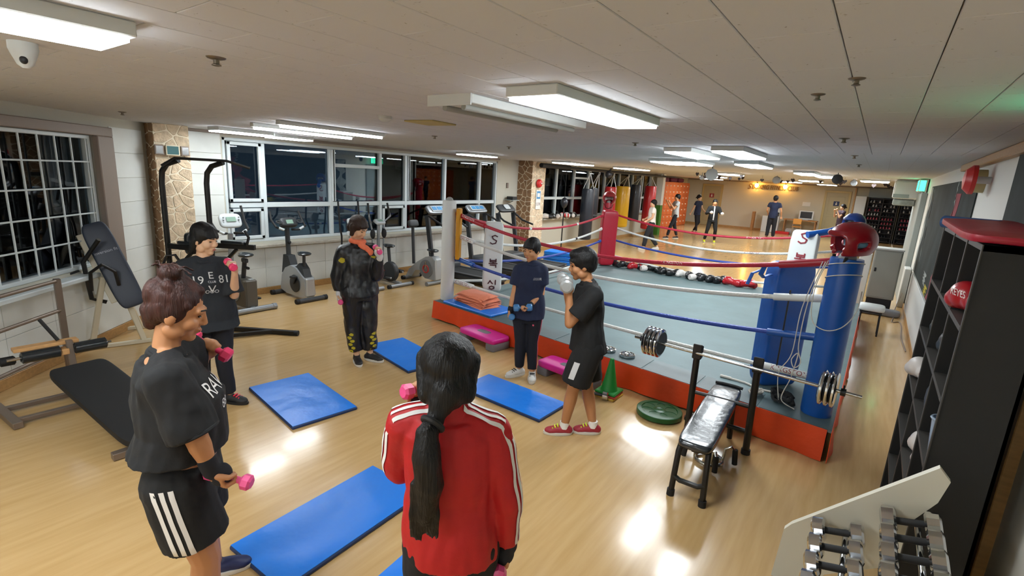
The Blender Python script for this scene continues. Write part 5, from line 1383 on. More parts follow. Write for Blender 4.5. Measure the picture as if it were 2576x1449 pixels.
# dumbbell rack
rk_ = thing('dumbbell_rack', 'white sloping dumbbell rack before the black shelf', 'dumbbell rack', (-.015, 2.45, -.0))
part('end_plate', G().prism([(-.10, .30), (-.085, .56), (-.06, .60), (.38, 1.075), (.42, 1.03), (.40, .93), (.33, .80), (.33, .60), (.10, .42), (.05, .30)], (0, 0, 0), (1, 0, 0), (0, 0, 1), .03), 'rack_white', rk_, .3)
part('end_plate', G().prism([(-.10, .30), (-.085, .56), (-.06, .60), (.38, 1.075), (.42, 1.03), (.40, .93), (.33, .80), (.33, .60), (.10, .42), (.05, .30)], (0, -1.1, 0), (1, 0, 0), (0, 0, 1), .03), 'rack_white', rk_, .3)
part('foot', G().box((.1, -.015, .16), (.06, .05, .32)).box((.1, -.015, .03), (.5, .06, .06), .01), 'rack_white', rk_)
part('foot', G().box((.1, -1.10, .16), (.06, .05, .32)).box((.1, -1.10, .03), (.5, .06, .06), .01), 'rack_white', rk_)
for x, z in ((.05, .635), (.14, .665), (.27, .775), (.36, .805)): part('rail', G().cyl((x, 0, z), (x, -1.1, z), .011), 'chrome', rk_)
for i in range(4):
    dumbbell('chrome dumbbell on the lower tier of the rack, %s from the white end plate' % nth[i], (.095, 2.45 - .10 - i * .128, .69), 0, .048, .052, .19, 'chrome', 'rubber_black', 12, 'chrome dumbbells on the rack', rot=(0, -.28, 0))
for i in range(5):
    dumbbell('chrome dumbbell on the upper tier of the rack, %s from the white end plate' % nth[i], (.315, 2.45 - .08 - i * .128, .836), 0, .05, .054, .195, 'chrome', 'rubber_black', 12, 'chrome dumbbells on the rack', rot=(0, -.28, 0))
t = thing('kettlebell', 'grey kettlebell with a blue patch by the dumbbell rack', 'kettlebell', (-.14, 2.18, 0)); part('bell', G().ell((0, 0, .12), (.12, .12, .12)), 'kettle_grey', t); part('handle', G().tube(smooth_path([(-.07, 0, .2), (-.09, 0, .3), (-.05, 0, .37), (.05, 0, .37), (.09, 0, .3), (.07, 0, .2)]), .018, 10), 'kettle_grey', t); part('patch', G().ell((0, .06, .14), (.09, .07, .08)), 'kettle_blue', t)
dumbbell('purple dumbbell on the floor rack rail nearest the camera', (.095, 1.665, .69), .35, .035, .05, .2, 'purple_iron', 'purple_iron', 6, rot=(0, -.28, .35))
# wall things
bn = thing('wall_banner', 'dark grey boxing banner with red streaks on the right wall', 'banner', (XR - .008, 9.05, 1.55))
part('sheet', G().box((0, 0, 0), (.008, 5.5, 1.52)), 'banner_grey', bn, 0)
rb = random.Random(4)
def streak(y0, y1, z0, z1, w, m_, seed):
    r_ = random.Random(seed); n = 14
    L_ = [(y0 + (y1 - y0) * i / n + r_.uniform(-.05, .05) - w * (.5 + .3 * math.sin(i)), z0 + (z1 - z0) * i / n) for i in range(n + 1)]
    Rr = [(y0 + (y1 - y0) * i / n + r_.uniform(-.05, .05) + w * (.5 + .3 * math.cos(i * 1.7)), z0 + (z1 - z0) * i / n) for i in range(n + 1)]
    part('streak', G().prism(L_ + Rr[::-1], (-.0048, 0, 0), (0, 1, 0), (0, 0, 1), -.002), m_, bn, 0)
streak(-1.5, -.75, .62, -.74, .35, 'banner_red', 1); streak(2.5, 2.6, .74, -.74, .3, 'banner_pale', 2); streak(2.0, 1.8, .7, -.5, .05, 'banner_pale', 5)
streak(-.3, -.25, -.62, -.74, .3, 'banner_yellow', 3); streak(.2, .15, -.5, -.66, .3, 'banner_pale', 4); streak(-2.0, -2.0, .1, -.08, .3, 'banner_pale', 6); streak(-1.2, -1.3, .76, .3, .04, 'banner_pale', 7)
struct('trim_14', G().box((XR - .012, 9.4, .42), (.016, 4.6, .68), .004), 'speaker_white', label='pale grey panel under the banner', cat='panel')
solo('notice_board', G().box((0, 0, 0), (.02, 1.2, .9), .004), 'banner_grey', 'dark green board at the right edge above the shelf', 'board', loc=(XR - .012, 4.1, 2.02))
bl = thing('fire_bell', 'red fire bell with beige base on the right wall', 'alarm bell', (XR, 6.05, 2.27)); part('base', G().lathe([(.1, 0), (.1, .08), (.08, .1)], ax=(-1, 0, 0), n=24), 'beige_box', bl); part('hub', G().lathe([(.03, 0), (.03, .12)], (0, -.30, 0), (-1, 0, 0), 14), 'speaker_white', bl); part('bell', G().lathe([(.12, .1), (.12, .13), (.08, .17), (.02, .18)], (0, -.30, 0), (-1, 0, 0), 24), 'alarm_red', bl)
ex = thing('exit_sign', 'glowing green exit sign high on the right wall', 'exit sign', (XR - .1, 13.2, 2.34)); part('case', G().box((0, 0, 0), (.12, .5, .24), .01), 'speaker_white', ex); part('panel', G().box((-.062, 0, 0), (.006, .46, .2)), 'exit_glow', ex); part('panel', G().box((0, -.252, 0), (.09, .006, .2)), 'exit_glow', ex)
ex2 = thing('exit_sign', 'second exit sign, high on the right wall above the black shelf', 'exit sign', (XR - .06, 2.75, 2.33)); part('case', G().box((0, 0, 0), (.1, .4, .2), .01), 'speaker_white', ex2); part('panel', G().box((-.052, 0, 0), (.006, .36, .16)), 'exit_glow', ex2)
ac = thing('air_conditioner', 'grey-white box unit under the ceiling next to the exit sign', 'air conditioner', (XR - .28, 14.4, 2.24)); part('body', G().box((0, 0, .02), (.5, .6, .4), .03), 'speaker_white', ac); part('vent', G().box((-.1, -.302, -.12), (.28, .006, .08)), 'grey_paint', ac); part('under_box', G().box((-.02, .02, -.26), (.4, .4, .14), .02), 'banner_pale', ac)
lc = thing('steel_cabinet', 'grey steel cabinet with dark foot beyond the ring', 'cabinet', (.27, 11.45, 0)); part('body', G().box((0, 0, .70), (.42, .4, .9), .012), 'locker_grey', lc); part('door', G().box((0, -.204, .70), (.38, .012, .84), .004), 'locker_grey', lc); part('handle', G().box((-.15, -.214, .78), (.03, .012, .07), .003), 'black_plastic', lc); part('plinth', G().box((0, .02, .125), (.38, .34, .25)), 'black_plastic', lc); part('tray', G().box((0, 0, 1.16), (.44, .42, .03), .006), 'speaker_white', lc)
solo('wrapped_roll', cushion(G(), (0, 0, .06), (.34, .12, .06), .4, noise=.006, seed=8), 'kettle_grey', 'grey wrapped roll lying before the steel cabinet', 'roll', loc=(.28, 11.02, 0), rz=.05)
solo('white_box', G().box((0, 0, .5), (.2, .3, 1.0), .01), 'speaker_white', 'narrow white box beside the steel cabinet', 'box', loc=(-.06, 11.9, 0))
solo('radiator_cover', G().box((0, 0, .38), (.1, .5, .76), .01), 'speaker_white', 'pale upright cover at the foot of the grey jamb', 'cover', loc=(XR - .06, 12.35, 0))
solo('power_cable', G().tube(smooth_path([(.62, 12.0, .3), (.55, 11.6, .02), (.52, 10.9, .008), (.5, 10.5, .008), (.6, 10.6, .008), (.62, 10.2, .008), (.6, 9.4, .008), (.63, 8.6, .008)]), .008, 6), 'taupe', 'brown cable on the floor along the right wall', 'cable')
mb = thing('corner_stool', 'small padded white stool at the far right corner of the ring', 'stool', (.16, 9.3, 0)); part('seat', cushion(G(), (0, 0, .42), (.17, .14, .05), .4), 'vinyl_white', mb, 1.2); part('frame', G().box((0, 0, .36), (.28, .22, .02)), 'rubber_black', mb)
for sx in (-1, 1):
    for sy in (-1, 1): part('leg', G().cyl((sx * .13, sy * .1, 0), (sx * .12, sy * .09, .36), .012), 'rubber_black', mb)
# ---------------------------------------------------------------- ceiling details
mt('sprinkler_metal', '#7b7264', .4, .8); mt('vent_yellow', '#b5a468', .7)
def sprinkler(label, x, y, s=1.0):
    t = thing('sprinkler', label, 'sprinkler', (x, y, CEIL), 0, 'ceiling sprinklers'); t.scale = (s,) * 3
    part('rose', G().lathe([(.045, 0), (.04, -.006), (.02, -.012)], n=16), 'sprinkler_metal', t); part('body', G().lathe([(.014, -.008), (.014, -.03), (.022, -.034), (.022, -.038), (.008, -.042)], n=12), 'sprinkler_metal', t)
for x, y, l in ((-2.19, .99, 'ceiling sprinkler near the white dome camera'), (-6.0, 1.82, 'ceiling sprinkler above the angled left wall'), (-.28, 2.42, 'ceiling sprinkler right of the lit middle lamp'), (-.14, 2.13, 'flat ceiling sprinkler nearest the right wall'), (-.29, 4.33, 'ceiling sprinkler above the front of the ring'), (-.30, 6.19, 'ceiling sprinkler above the right ring ropes'), (-2.15, 2.9, 'ceiling sprinkler beside the unlit lamp'), (-2.08, 4.88, 'ceiling sprinkler over the ring front edge'), (-4.31, 5.76, 'ceiling sprinkler over the white corner post'), (-.32, 8.0, 'ceiling sprinkler over the back right of the ring'), (-4.2, 4.2, 'ceiling sprinkler behind the bare tube lamps')):
    sprinkler(l, x, y, .6 if x > -.5 and y < 3 else .8)
cc = thing('dome_camera', 'white dome camera on the ceiling at the left edge', 'camera', (-2.70, .53, CEIL)); cc.scale = (.8,) * 3; part('housing', G().lathe([(.055, 0), (.056, -.03), (.05, -.05), (.03, -.1), (.012, -.115)], n=20), 'speaker_white', cc); part('lens', G().ell((.03, -.01, -.08), (.016, .016, .02)), 'black_plastic', cc)
solo('smoke_detector', G().lathe([(.05, 0), (.05, -.02), (.03, -.04), (.008, -.045)], n=20), 'speaker_white', 'small translucent dome on the ceiling beside the yellow vent', 'detector', loc=(-3.15, 2.62, CEIL))
vt = thing('ceiling_vent', 'square yellowed vent cover in the ceiling', 'vent', (-3.07, 3.02, CEIL), .1); part('cover', G().box((0, 0, -.006), (.30, .30, .012), .004), 'vent_yellow', vt)
# ---------------------------------------------------------------- people
from mathutils import noise as NZ
mt('skin_warm', '#c08a62', .5, var=(6, .06)); mt('skin_tan', '#b07a52', .5, var=(6, .06)); mt('skin_fair', '#d3a887', .5, var=(6, .05))
mt('hair_black', '#0a090a', .5, bump=(40, .35), stretch=(4, 4, .3), spec=.35); mt('hair_brown', '#32160f', .52, bump=(40, .4), var=(9, .55), stretch=(4, 4, .3), spec=.35); mt('hair_bob', '#2e1d14', .5, bump=(40, .35), stretch=(4, 4, .3), spec=.35)
mt('eye_dark', '#120d0a', .2); mt('lip', '#a05a50', .5); mt('cloth_black', '#0e0f11', .85, bump=(35, .12)); mt('cloth_charcoal', '#20242a', .9, bump=(40, .15)); mt('cloth_navy', '#17213d', .85, bump=(40, .12)); mt('cloth_darknavy', '#11131c', .85, bump=(40, .1)); mt('nylon_black', '#15161a', .38, bump=(16, .35)); mt('cloth_red', '#b00a12', .62, bump=(40, .1)); mt('cloth_white', '#e2e0dd', .8); mt('cloth_grey', '#a9adad', .9); mt('cloth_yellow', '#b0a21c', .7); mt('stripe_pink', '#d8566a', .7); mt('print_grey', '#c6c7c8', .75); mt('pink_iron', '#e0508a', .4); mt('pink_hot', '#e33a6a', .4); mt('dumbbell_blue', '#3f78ad', .4); mt('dumbbell_grey', '#9fa1a1', .35, .3); mt('shoe_black', '#1b1b1d', .6); mt('shoe_red', '#9a2634', .55); mt('shoe_navy', '#1a2450', .5); mt('sole_white', '#d2cfc8', .6); mt('lace_red', '#e0213f', .6); mt('lace_yellow', '#c9d81f', .6); mt('lace_white', '#d8d8d6', .6); mt('glove_knit', '#d5d4d2', .9); mt('wrap_dark', '#14161d', .85); mt('scarf_peach', '#ec7a56', .85, bump=(14, .4)); mt('purple_top', '#33202e', .8); mt('maroon_leg', '#3c1524', .8)
def wrinkle(me, amp, freq, seed=0, axis=None):
    off = V((seed * 3.7, seed * 1.3, seed * 2.1))
    me.calc_loop_triangles()
    ns = [v.normal.copy() for v in me.vertices]
    for v, n in zip(me.vertices, ns):
        p = v.co
        q = V((p.x * freq, p.y * freq, p.z * freq * .55)) + off
        v.co = p + n * amp * (NZ.noise(q) + .5 * NZ.noise(q * 2.3))
    return me
def decal(me, tgt, o, ux, uy, mat, parent, lift=.0025, name='print'):
    """lay a flat mesh (xy plane) on the surface of tgt, seen along ux x uy"""
    o, ux, uy = V(o), V(ux).normalized(), V(uy).normalized()
    nz = ux.cross(uy)
    bm = bmesh.new(); bm.from_mesh(me)
    for _ in range(2):
        es = [e for e in bm.edges if e.calc_length() > .018]
        if es: bmesh.ops.subdivide_edges(bm, edges=es, cuts=1, use_grid_fill=True)
    bmesh.ops.triangulate(bm, faces=bm.faces)
    bv = BVHTree.FromPolygons([v.co for v in tgt.vertices], [p.vertices for p in tgt.polygons])
    for v in bm.verts:
        p = o + ux * v.co.x + uy * v.co.y
        h = bv.ray_cast(p + nz * .5, -nz)
        v.co = (h[0] + h[1] * lift) if h[0] is not None and (h[0] - p).length < .3 else p
    bm.to_mesh(me); bm.free()
    return part(name, me, mat, parent, 0)
def ribbon(tgt, pts, w, mat, parent, lift=.0025, name='stripe'):
    """pts: (inner point, outward direction, across direction)"""
    bv = BVHTree.FromPolygons([v.co for v in tgt.vertices], [p.vertices for p in tgt.polygons])
    vs, fs = [], []
    for p, out, acr in pts:
        p, out, acr = V(p), V(out).normalized(), V(acr).normalized()
        for s in (-.5, 0, .5):
            q = p + acr * (s * w)
            h = bv.ray_cast(q + out * .4, -out)
            vs.append((h[0] + h[1] * lift) if h[0] is not None else q + out * .05)
    for i in range(len(pts) - 1):
        for k in range(2):
            a = i * 3 + k
            fs.append((a, a + 1, a + 4, a + 3))
    return part(name, G().add(vs, fs), mat, parent, 1.5)
def head_solid(g, C, X, Y, Z, k=1.0):
    """skull, face, nose, ears in the frame X right-of-head, Y forward, Z up"""
    R = M((X, Y, Z)).transposed()
    def P(x, y, z): return V(C) + R @ V((x, y, z)) * k
    def E(p, r): g.ell(P(*p), [a * k for a in r], R, 20, 14)
    E((0, -.012, .032), (.074, .092, .088)); E((0, .02, -.012), (.063, .070, .085)); E((0, .036, -.062), (.045, .046, .045)); E((0, .064, -.092), (.024, .024, .022))
    for s in (-1, 1):
        E((s * .036, .052, -.03), (.028, .034, .03)); E((s * .05, .012, -.065), (.02, .04, .032)); E((s * .074, -.008, -.012), (.009, .022, .032))
        g.cap(P(s * .012, .086, .026), P(s * .045, .074, .024), .011 * k, .010 * k)
        E((s * .009, .097, -.031), (.008, .010, .007))
    g.cap(P(0, .088, .016), P(0, .103, -.026), .008 * k, .011 * k)
    E((0, .086, -.054), (.022, .012, .008)); E((0, .084, -.066), (.019, .012, .008))
    return P, R
def hand_solid(g, W, d, n, side, curl=1.0, k=1.0):
    """palm + five fingers; d along the hand, n palm normal (fingers close towards n); side=+1 if thumb lies along d x n... returns grip centre and axis"""
    W, d, n = V(W), V(d).normalized(), V(n)
    n = (n - d * n.dot(d)).normalized()
    l = d.cross(n) * side           # towards the thumb
    R = M((l, d, n)).transposed()
    g.ell(W + d * .047 * k, (.040 * k, .052 * k, .016 * k), R, 16, 10)
    g.cap(W - d * .01, W + d * .03 * k, .024 * k, .026 * k)
    for i, (lat, ln) in enumerate(((.029, .95), (.010, 1.05), (-.009, .98), (-.027, .80))):
        p = W + d * (.085 - abs(lat) * .18) * k + l * lat * k
        a = 0
        for seg, (sl, ca) in enumerate(((.040, 75), (.027, 85), (.020, 55))):
            a += math.radians(ca) * curl
            q = p + (d * math.cos(a) + n * math.sin(a)) * sl * ln * k
            g.cap(p, q, (.0098 - seg * .0009) * k, (.0092 - seg * .001) * k, 8)
            p = q
    t0 = W + d * .022 * k + l * .030 * k
    t1 = t0 + (d * .55 + l * .55 + n * .5).normalized() * .038 * k
    t2 = t1 + (d * (.75 - .3 * curl) - l * .25 * curl + n * (.3 + .6 * curl)).normalized() * .030 * k
    g.cap(t0, t1, .0135 * k, .011 * k, 8); g.cap(t1, t2, .011 * k, .008 * k, 8)
    return W + d * .072 * k + n * .030 * k, l
def person(label, base, s, group=None):
    base = V((*base, 0)); T = -V((base.x, base.y, 0)).normalized(); Rv = V((-T.y, T.x, 0)); Rv = V((T.y * -1, T.x, 0)); UP = V((0, 0, 1))
    if Rv.dot(V((_r[0], _r[1], 0))) < 0: Rv = -Rv
    root = thing('person', label, 'person', base, 0, group)
    def p3(t): return Rv * t[0] + T * t[1] + UP * t[2]
    def face(deg, pit=0):
        a = math.radians(deg); f = Rv * math.sin(a) + T * math.cos(a)
        b = math.radians(pit); return f * math.cos(b) - UP * math.sin(b)
    vx = s.get('vox', .0065); k = s.get('k', 1.0); fat = s.get('fat', 1.0); det = s.get('detail', True)
    F = face(s['phi']); L = UP.cross(F)              # body forward and body left
    N, PV = p3(s['neck']), p3(s['pel'])
    SP = (N - PV).normalized()
    SH = [p3(q) for q in s['sh']]; EL = [p3(q) for q in s['el']]; WR = [p3(q) for q in s['wr']]
    HP = [PV + L * .085 * fat, PV - L * .085 * fat]
    KN = [p3(q) for q in s['kn']]; AN = [p3(q) for q in s['an']]
    HY = face(s['look'], s.get('pitch', 0)); HX = HY.cross(UP).normalized(); HZ = HX.cross(HY)
    HC = p3(s['head'])
    SL_ = (SH[0] - SH[1]).normalized()
    # --- body
    g = G()
    P, HR = head_solid(g, HC, HX, HY, HZ, k)
    g.cap(N - UP * .02, HC - HZ * .06 * k - HY * .012, .050 * k, .046 * k)
    H_ = (N - PV).length
    def sec(t, rx, ry, fo=0): return (PV + (N - PV) * t + F * fo, L.lerp(SL_, max(0, t)), F, rx * fat, ry * fat)
    belly = s.get('belly', 0)
    tor = [sec(-.12, .10, .085), sec(0, .150, .105, -.01), sec(.2, .148, .105 + belly * .6, belly * .5), sec(.42, .128, .092 + belly, belly), sec(.65, .142, .102 + s.get('bust', 0), s.get('bust', 0)), sec(.84, .150, .088), sec(.95, .10, .065), sec(1.0, .06, .055)]
    g.loft(tor)
    for i in (0, 1):
        g.cap(SH[i], EL[i], .046 * fat, .037 * fat); g.cap(EL[i], EL[i].lerp(WR[i], .35), .038 * fat, .037 * fat); g.cap(EL[i].lerp(WR[i], .3), WR[i], .037 * fat, .024)
        g.cap(N.lerp(SH[i], .3), SH[i], .045, .050 * fat)
        g.cap(HP[i], KN[i], .078 * fat, .052 * fat); g.cap(KN[i], KN[i].lerp(AN[i], .35), .050 * fat, .053 * fat); g.cap(KN[i].lerp(AN[i], .35), AN[i], .052 * fat, .032)
    grips = []
    for i in (0, 1):
        hd, hn = s['hand'][i]
        hd = p3(hd) if hd else (WR[i] - EL[i]); hn = p3(hn)
        side = -1 if i == 0 else 1
        gc = hand_solid(g, WR[i], hd, hn, s.get('thumb', (1, 1))[i] * side, s.get('curl', (1, 1))[i], k)
        grips.append((gc[0], gc[1]))
    body = part('body', fuse(g, vx, 3, 'body', .35), s.get('skin', 'skin_warm'), root, 3)
    if det:
        for sx in (-1, 1):
            part('eye', G().ell(P(sx * .030, .080, .004), (.0125 * k, .007 * k, s.get('eye', .0042) * k), HR, 10, 6), 'eye_dark', body); part('brow', G().cap(P(sx * .014, .094, .029), P(sx * .046, .082, .031), .0042 * k, .003 * k, 6), s.get('hair', 'hair_black'), body)
        part('lips', G().ell(P(0, .0955, -.060), (.019 * k, .0045 * k, .007 * k), HR, 12, 6), 'lip', body)
    # --- top
    ez = s.get('ease', .018); g = G()
    hem = s.get('hem', -.12)
    hz = p3((0, 0, hem)).z
    th = (hz - PV.z) / max(.01, (N - PV).z)
    B = s.get('boxy', .012)
    secs = [(PV + (N - PV) * th, L, F, (.150 + B * 1.2) * fat + ez, (.112 + B) * fat + ez + belly * .6)]
    secs += [(c_, a_, b_, rx + ez + (B if 0 < i_ < 4 else 0), ry + ez) for i_, (c_, a_, b_, rx, ry) in enumerate(tor) if (PV + (N - PV) * (-.12, 0, .2, .42, .65, .84, .95, 1.0)[i_]).z > hz + .05 and i_ < 7]
    g.loft(secs)
    for i in (0, 1):
        g.cap(N.lerp(SH[i], .35) - UP * .012, SH[i], .046 + ez * .6, .05 * fat + ez)
        f = s.get('sleeve', .45)
        se = s.get('sleeve_ease', ez)
        if f <= 1:
            e = SH[i].lerp(EL[i], f); g.cyl(SH[i], e, .05 * fat + ez, .042 * fat + se * 1.35, 16)
        else:
            e = EL[i].lerp(WR[i], f - 1); g.cyl(SH[i], EL[i], .05 * fat + ez, .04 * fat + se, 16); g.ell(EL[i], .041 * fat + se); g.cyl(EL[i], e, .04 * fat + se, s.get('cuff', .032) + se * .5, 16)
    g.cap(N - UP * .05, N - UP * .022, .075, .066)
    if s.get('collar'): g.cyl(N - UP * .02, N + (HC - N).normalized() * s['collar'], .066, .062, 18)
    tm = wrinkle(fuse(g, vx * 1.25, 3, 'top'), s.get('wr_top', .007), 11, 1)
    top = part(s.get('top_name', 'shirt'), tm, s['top'], root, 3)
    if det and not s.get('collar'):
        ax_ = (HC - N).normalized()
        part('neckband', G().tube([N + UP * (-.006 + .014 * -math.cos(a)) + F * (.056 * math.cos(a) + .006) + L * (.062 * math.sin(a)) for a in [i * 2 * PI / 28 for i in range(28)]], .011, 8, True), s['top'], top)
    # --- trousers or shorts
    g = G(); le = s.get('leg_ease', .012)
    tr = s.get('leg', .96)
    g.loft([(PV - SP * .09, L, F, .12 * fat + le, .095 * fat + le), (PV - SP * .02, L, F, .150 * fat + le * .7, .106 * fat + le * .6), (PV + SP * .08, L, F, .136 * fat, .096 * fat)])
    for i in (0, 1):
        if tr <= .5:
            e = HP[i].lerp(KN[i], tr * 2); g.cyl(HP[i], e, .082 * fat + le, (.066 if tr < .49 else .060) * fat + le * 1.8, 18)
        else:
            e = KN[i].lerp(AN[i], (tr - .5) * 2)
            g.cyl(HP[i], KN[i], .082 * fat + le, .054 * fat + le, 18); g.ell(KN[i], .055 * fat + le); g.cyl(KN[i], e, .055 * fat + le, s.get('ankle_r', .038) + le, 18)
            if s.get('gather'): g.ell(e, s['gather'])
        g.ell(HP[i], .084 * fat + le)
    bmesh_ = wrinkle(fuse(g, vx * 1.25, 3, 'bottom'), s.get('wr_leg', .006), 10, 2)
    bot = part(s.get('bot_name', 'trousers'), bmesh_, s['bot'], root, 3)
    # --- shoes
    for i in (0, 1):
        tf = face(s['toe'][i]); A = AN[i]; fz = A.z - .075 * k if A.z > .075 * k else 0
        fz = s.get('foot_z', (0, 0))[i]
        gl = G(); C0 = V((A.x, A.y, fz)); sd = UP.cross(tf); RR = M((sd, tf, UP)).transposed()
        gl.ell(C0 + tf * .045 + UP * .042, (.040, .105, .036), RR, 16, 10); gl.ell(C0 + tf * .105 + UP * .034, (.043, .062, .03), RR, 16, 10); gl.cap(C0 - tf * .01 + UP * .05, C0 - tf * .005 + UP * .085, .040, .036); gl.ell(C0 - tf * .03 + UP * .04, (.036, .045, .04), RR)
        sh_ = part('shoe', fuse(gl, .008, 3, 'shoe'), s['shoe'], root, 3)
        so = G().loft([(C0 + tf * .05 + UP * .001, sd, tf, .042, .120), (C0 + tf * .05 + UP * .012, sd, tf, .046, .126), (C0 + tf * .05 + UP * .026, sd, tf, .045, .124)], 24)
        part('sole', so, s.get('sole', 'sole_white'), sh_, 1)
        if s.get('lace'):
            for q in range(3): part('lace', G().tube([C0 + tf * (.055 + q * .022) + UP * (.078 - q * .009) - sd * .026, C0 + tf * (.06 + q * .022) + UP * (.083 - q * .009), C0 + tf * (.055 + q * .022) + UP * (.078 - q * .009) + sd * .026], .006, 6), s['lace'], sh_)
    root['_'] = 0
    del root['_']
    return dict(root=root, body=body, top=top, bot=bot, P=P, HR=HR, HC=HC, HX=HX, HY=HY, HZ=HZ, F=F, L=L, N=N, PV=PV, SH=SH, EL=EL, WR=WR, HP=HP, KN=KN, AN=AN, grips=grips, k=k, base=base, UP=UP, fat=fat, Rv=Rv, T=T, p3=p3)
def hair_cap(g, q, grow=1.06, low=-.01, fringe=.04, back=-.05):
    """hair shell over the skull: crown plus sides and back, open at the face"""
    P, k, R = q['P'], q['k'], q['HR']
    g.ell(P(0, -.018, .044), (.080 * k * grow, .094 * k * grow, .086 * k * grow), R, 24, 16)
    for sx in (-1, 1): g.ell(P(sx * .058, -.018, .012), (.026 * k * grow, .058 * k, .055 * k), R)
    g.ell(P(0, -.055, .0), (.068 * k * grow, .055 * k * grow, .075 * k), R)
    if fringe:
        for j in range(9):
            x = -.052 + j * .013
            g.cap(P(x * .8, .045, .105 - abs(x) * .5), P(x * 1.08, .092 - abs(x) * .45, fringe - .006 * (j % 2) - abs(x) * .15), .016 * k, .009 * k, 8)
    return g
def add_hair(q, g, mat, vox=.007, amp=.004, name='hair'):
    return part(name, wrinkle(fuse(g, vox, 2, 'hair', .4), amp, 30, 5), mat, q['root'], 3)
def held_dumbbell(label, q, i, hr, hl, Ln, mat, gmat, n=6, axis=None, shift=(0, 0, 0)):
    c, l = q['grips'][i]
    c = q['base'] + c + V(shift)
    ax = V(axis).normalized() if axis is not None else l
    t = thing('dumbbell', label, 'dumbbell', c, 0, 'dumbbells held by the group')
    part('handle', G().cyl(ax * -(Ln / 2 - hl * .8), ax * (Ln / 2 - hl * .8), .0135, n=12), gmat, t)
    for s in (-1, 1): part('weight_head', G().lathe([(hr * .7, 0), (hr, hl * .2), (hr, hl * .8), (hr * .7, hl)], ax * (s * (Ln / 2 - hl)), ax * s, n), mat, t, .5)
    return t

# 1 ---- woman in front, seen from her right side
q = person('woman in black sweatshirt and striped shorts, hair pinned up, nearest on the left', (-2.15, .74), dict(
    phi=72, look=80, pitch=18, head=(.018, .0, 1.505), neck=(-.035, 0, 1.345), pel=(-.015, 0, .82), k=1.0, fat=1.10, belly=.028, bust=.028, skin='skin_tan', vox=.0055,
    sh=[(.03, -.16, 1.285), (-.035, .15, 1.285)], el=[(.04, -.25, 1.04), (.035, .20, 1.065)], wr=[(.10, -.20, 1.225), (.078, .215, .905)],
    hand=[((.45, .1, .7), (-.4, .9, .1)), ((.42, .0, -.9), (.9, -.35, .3))], kn=[(.03, -.17, .43), (.035, .10, .44)], an=[(.08, -.33, .075), (.0, .12, .075)], toe=(80, 60),
    top='cloth_black', top_name='sweatshirt', ease=.022, boxy=.018, hem=.93, sleeve=.98, sleeve_ease=.034, bot='cloth_black', bot_name='shorts', leg=.34, leg_ease=.03, shoe='shoe_navy', sole='sole_white', wr_top=.011))
g = hair_cap(G(), q, .99, fringe=0)
P, k = q['P'], q['k']
for sx in (-1, 1): g.cap(P(sx * .062, .035, .04), P(sx * .045, -.05, .10), .014, .022)
g.cap(P(0, .05, .095), P(0, -.03, .125), .022, .03); g.ell(P(0, -.055, .142), (.046, .046, .036), q['HR']); g.ell(P(0, -.085, .055), (.052, .042, .06), q['HR']); g.cap(P(0, -.075, -.02), P(.0, -.07, -.07), .046, .026)
for j in range(6):
    a = j * 1.05; g.tube([P(.03 * math.cos(a), -.07 + .03 * math.sin(a), .155), P(.05 * math.cos(a), -.06 + .05 * math.sin(a), .172), P(.075 * math.cos(a), -.05 + .075 * math.sin(a), .160)], .0055, 6)
add_hair(q, g, 'hair_brown', .006, .003)
u_ = V((q['L'].x, q['L'].y, 0)).normalized()
decal(text_mesh('RAW', .085), q['top'].data, q['PV'] + (q['N'] - q['PV']) * .72 + q['F'] * .1, q['L'], q['UP'], 'cloth_white', q['top'])
decal(text_mesh('88', .06), q['top'].data, q['PV'] + (q['N'] - q['PV']) * .56 + q['F'] * .1, q['L'], q['UP'], 'cloth_white', q['top'])
for j in range(3):
    out = -q['L']; ac = q['F']
    pts = [(q['HP'][1].lerp(q['KN'][1], t) + ac * (-.035 + j * .03), out, ac) for t in [i / 12 for i in range(-1, 11)]]
    ribbon(q['bot'].data, pts, .017, 'cloth_white', q['bot'])
a0 = q['SH'][1].lerp(q['EL'][1], .96)
part('cuff', G().ring(a0, q['EL'][1] - q['SH'][1], .083, .008, 24, 6), 'cloth_black', q['top'])
part('glove', fuse(G().cap(q['EL'][1].lerp(q['WR'][1], .72), q['WR'][1], .036, .034).ell(q['WR'][1] + (q['grips'][1][0] - q['WR'][1]) * .55, (.042, .042, .048)), .006, 3), 'wrap_dark', q['root'], 3)
held_dumbbell('pink dumbbell in the lowered gloved hand of the nearest woman', q, 1, .031, .042, .19, 'pink_iron', 'pink_iron', 8, axis=(.75, .5, -.2))
held_dumbbell('pink dumbbell raised in the far hand of the nearest woman', q, 0, .034, .042, .19, 'pink_hot', 'pink_hot', 8)

# 2 ---- woman with numbers on her sweatshirt
q = person('woman in charcoal sweatshirt printed 19 E 81, raising a pink dumbbell', (-4.348, 1.816), dict(
    phi=14, look=48, pitch=12, head=(-.035, .0, 1.45), neck=(-.055, 0, 1.29), pel=(-.03, 0, .775), k=1.03, fat=.98, bust=.012, skin='skin_fair', vox=.007,
    sh=[(.085, .0, 1.222), (-.185, .0, 1.222)], el=[(.145, .06, .985), (-.235, .02, .95)], wr=[(.155, .2, 1.20), (-.185, .12, .765)],
    hand=[((.06, .15, .9), (-.9, .25, .2)), ((.1, .2, -.9), (.8, -.2, .2))], kn=[(.035, .01, .40), (-.125, .0, .40)], an=[(.06, .0, .075), (-.14, .0, .075)], toe=(50, -10),
    top='cloth_charcoal', top_name='sweatshirt', ease=.03, boxy=.028, hem=.705, sleeve=.95, sleeve_ease=.035, bot='cloth_darknavy', bot_name='leggings', leg=.97, leg_ease=.012, shoe='shoe_black', sole='shoe_black', lace='lace_red', wr_top=.010))
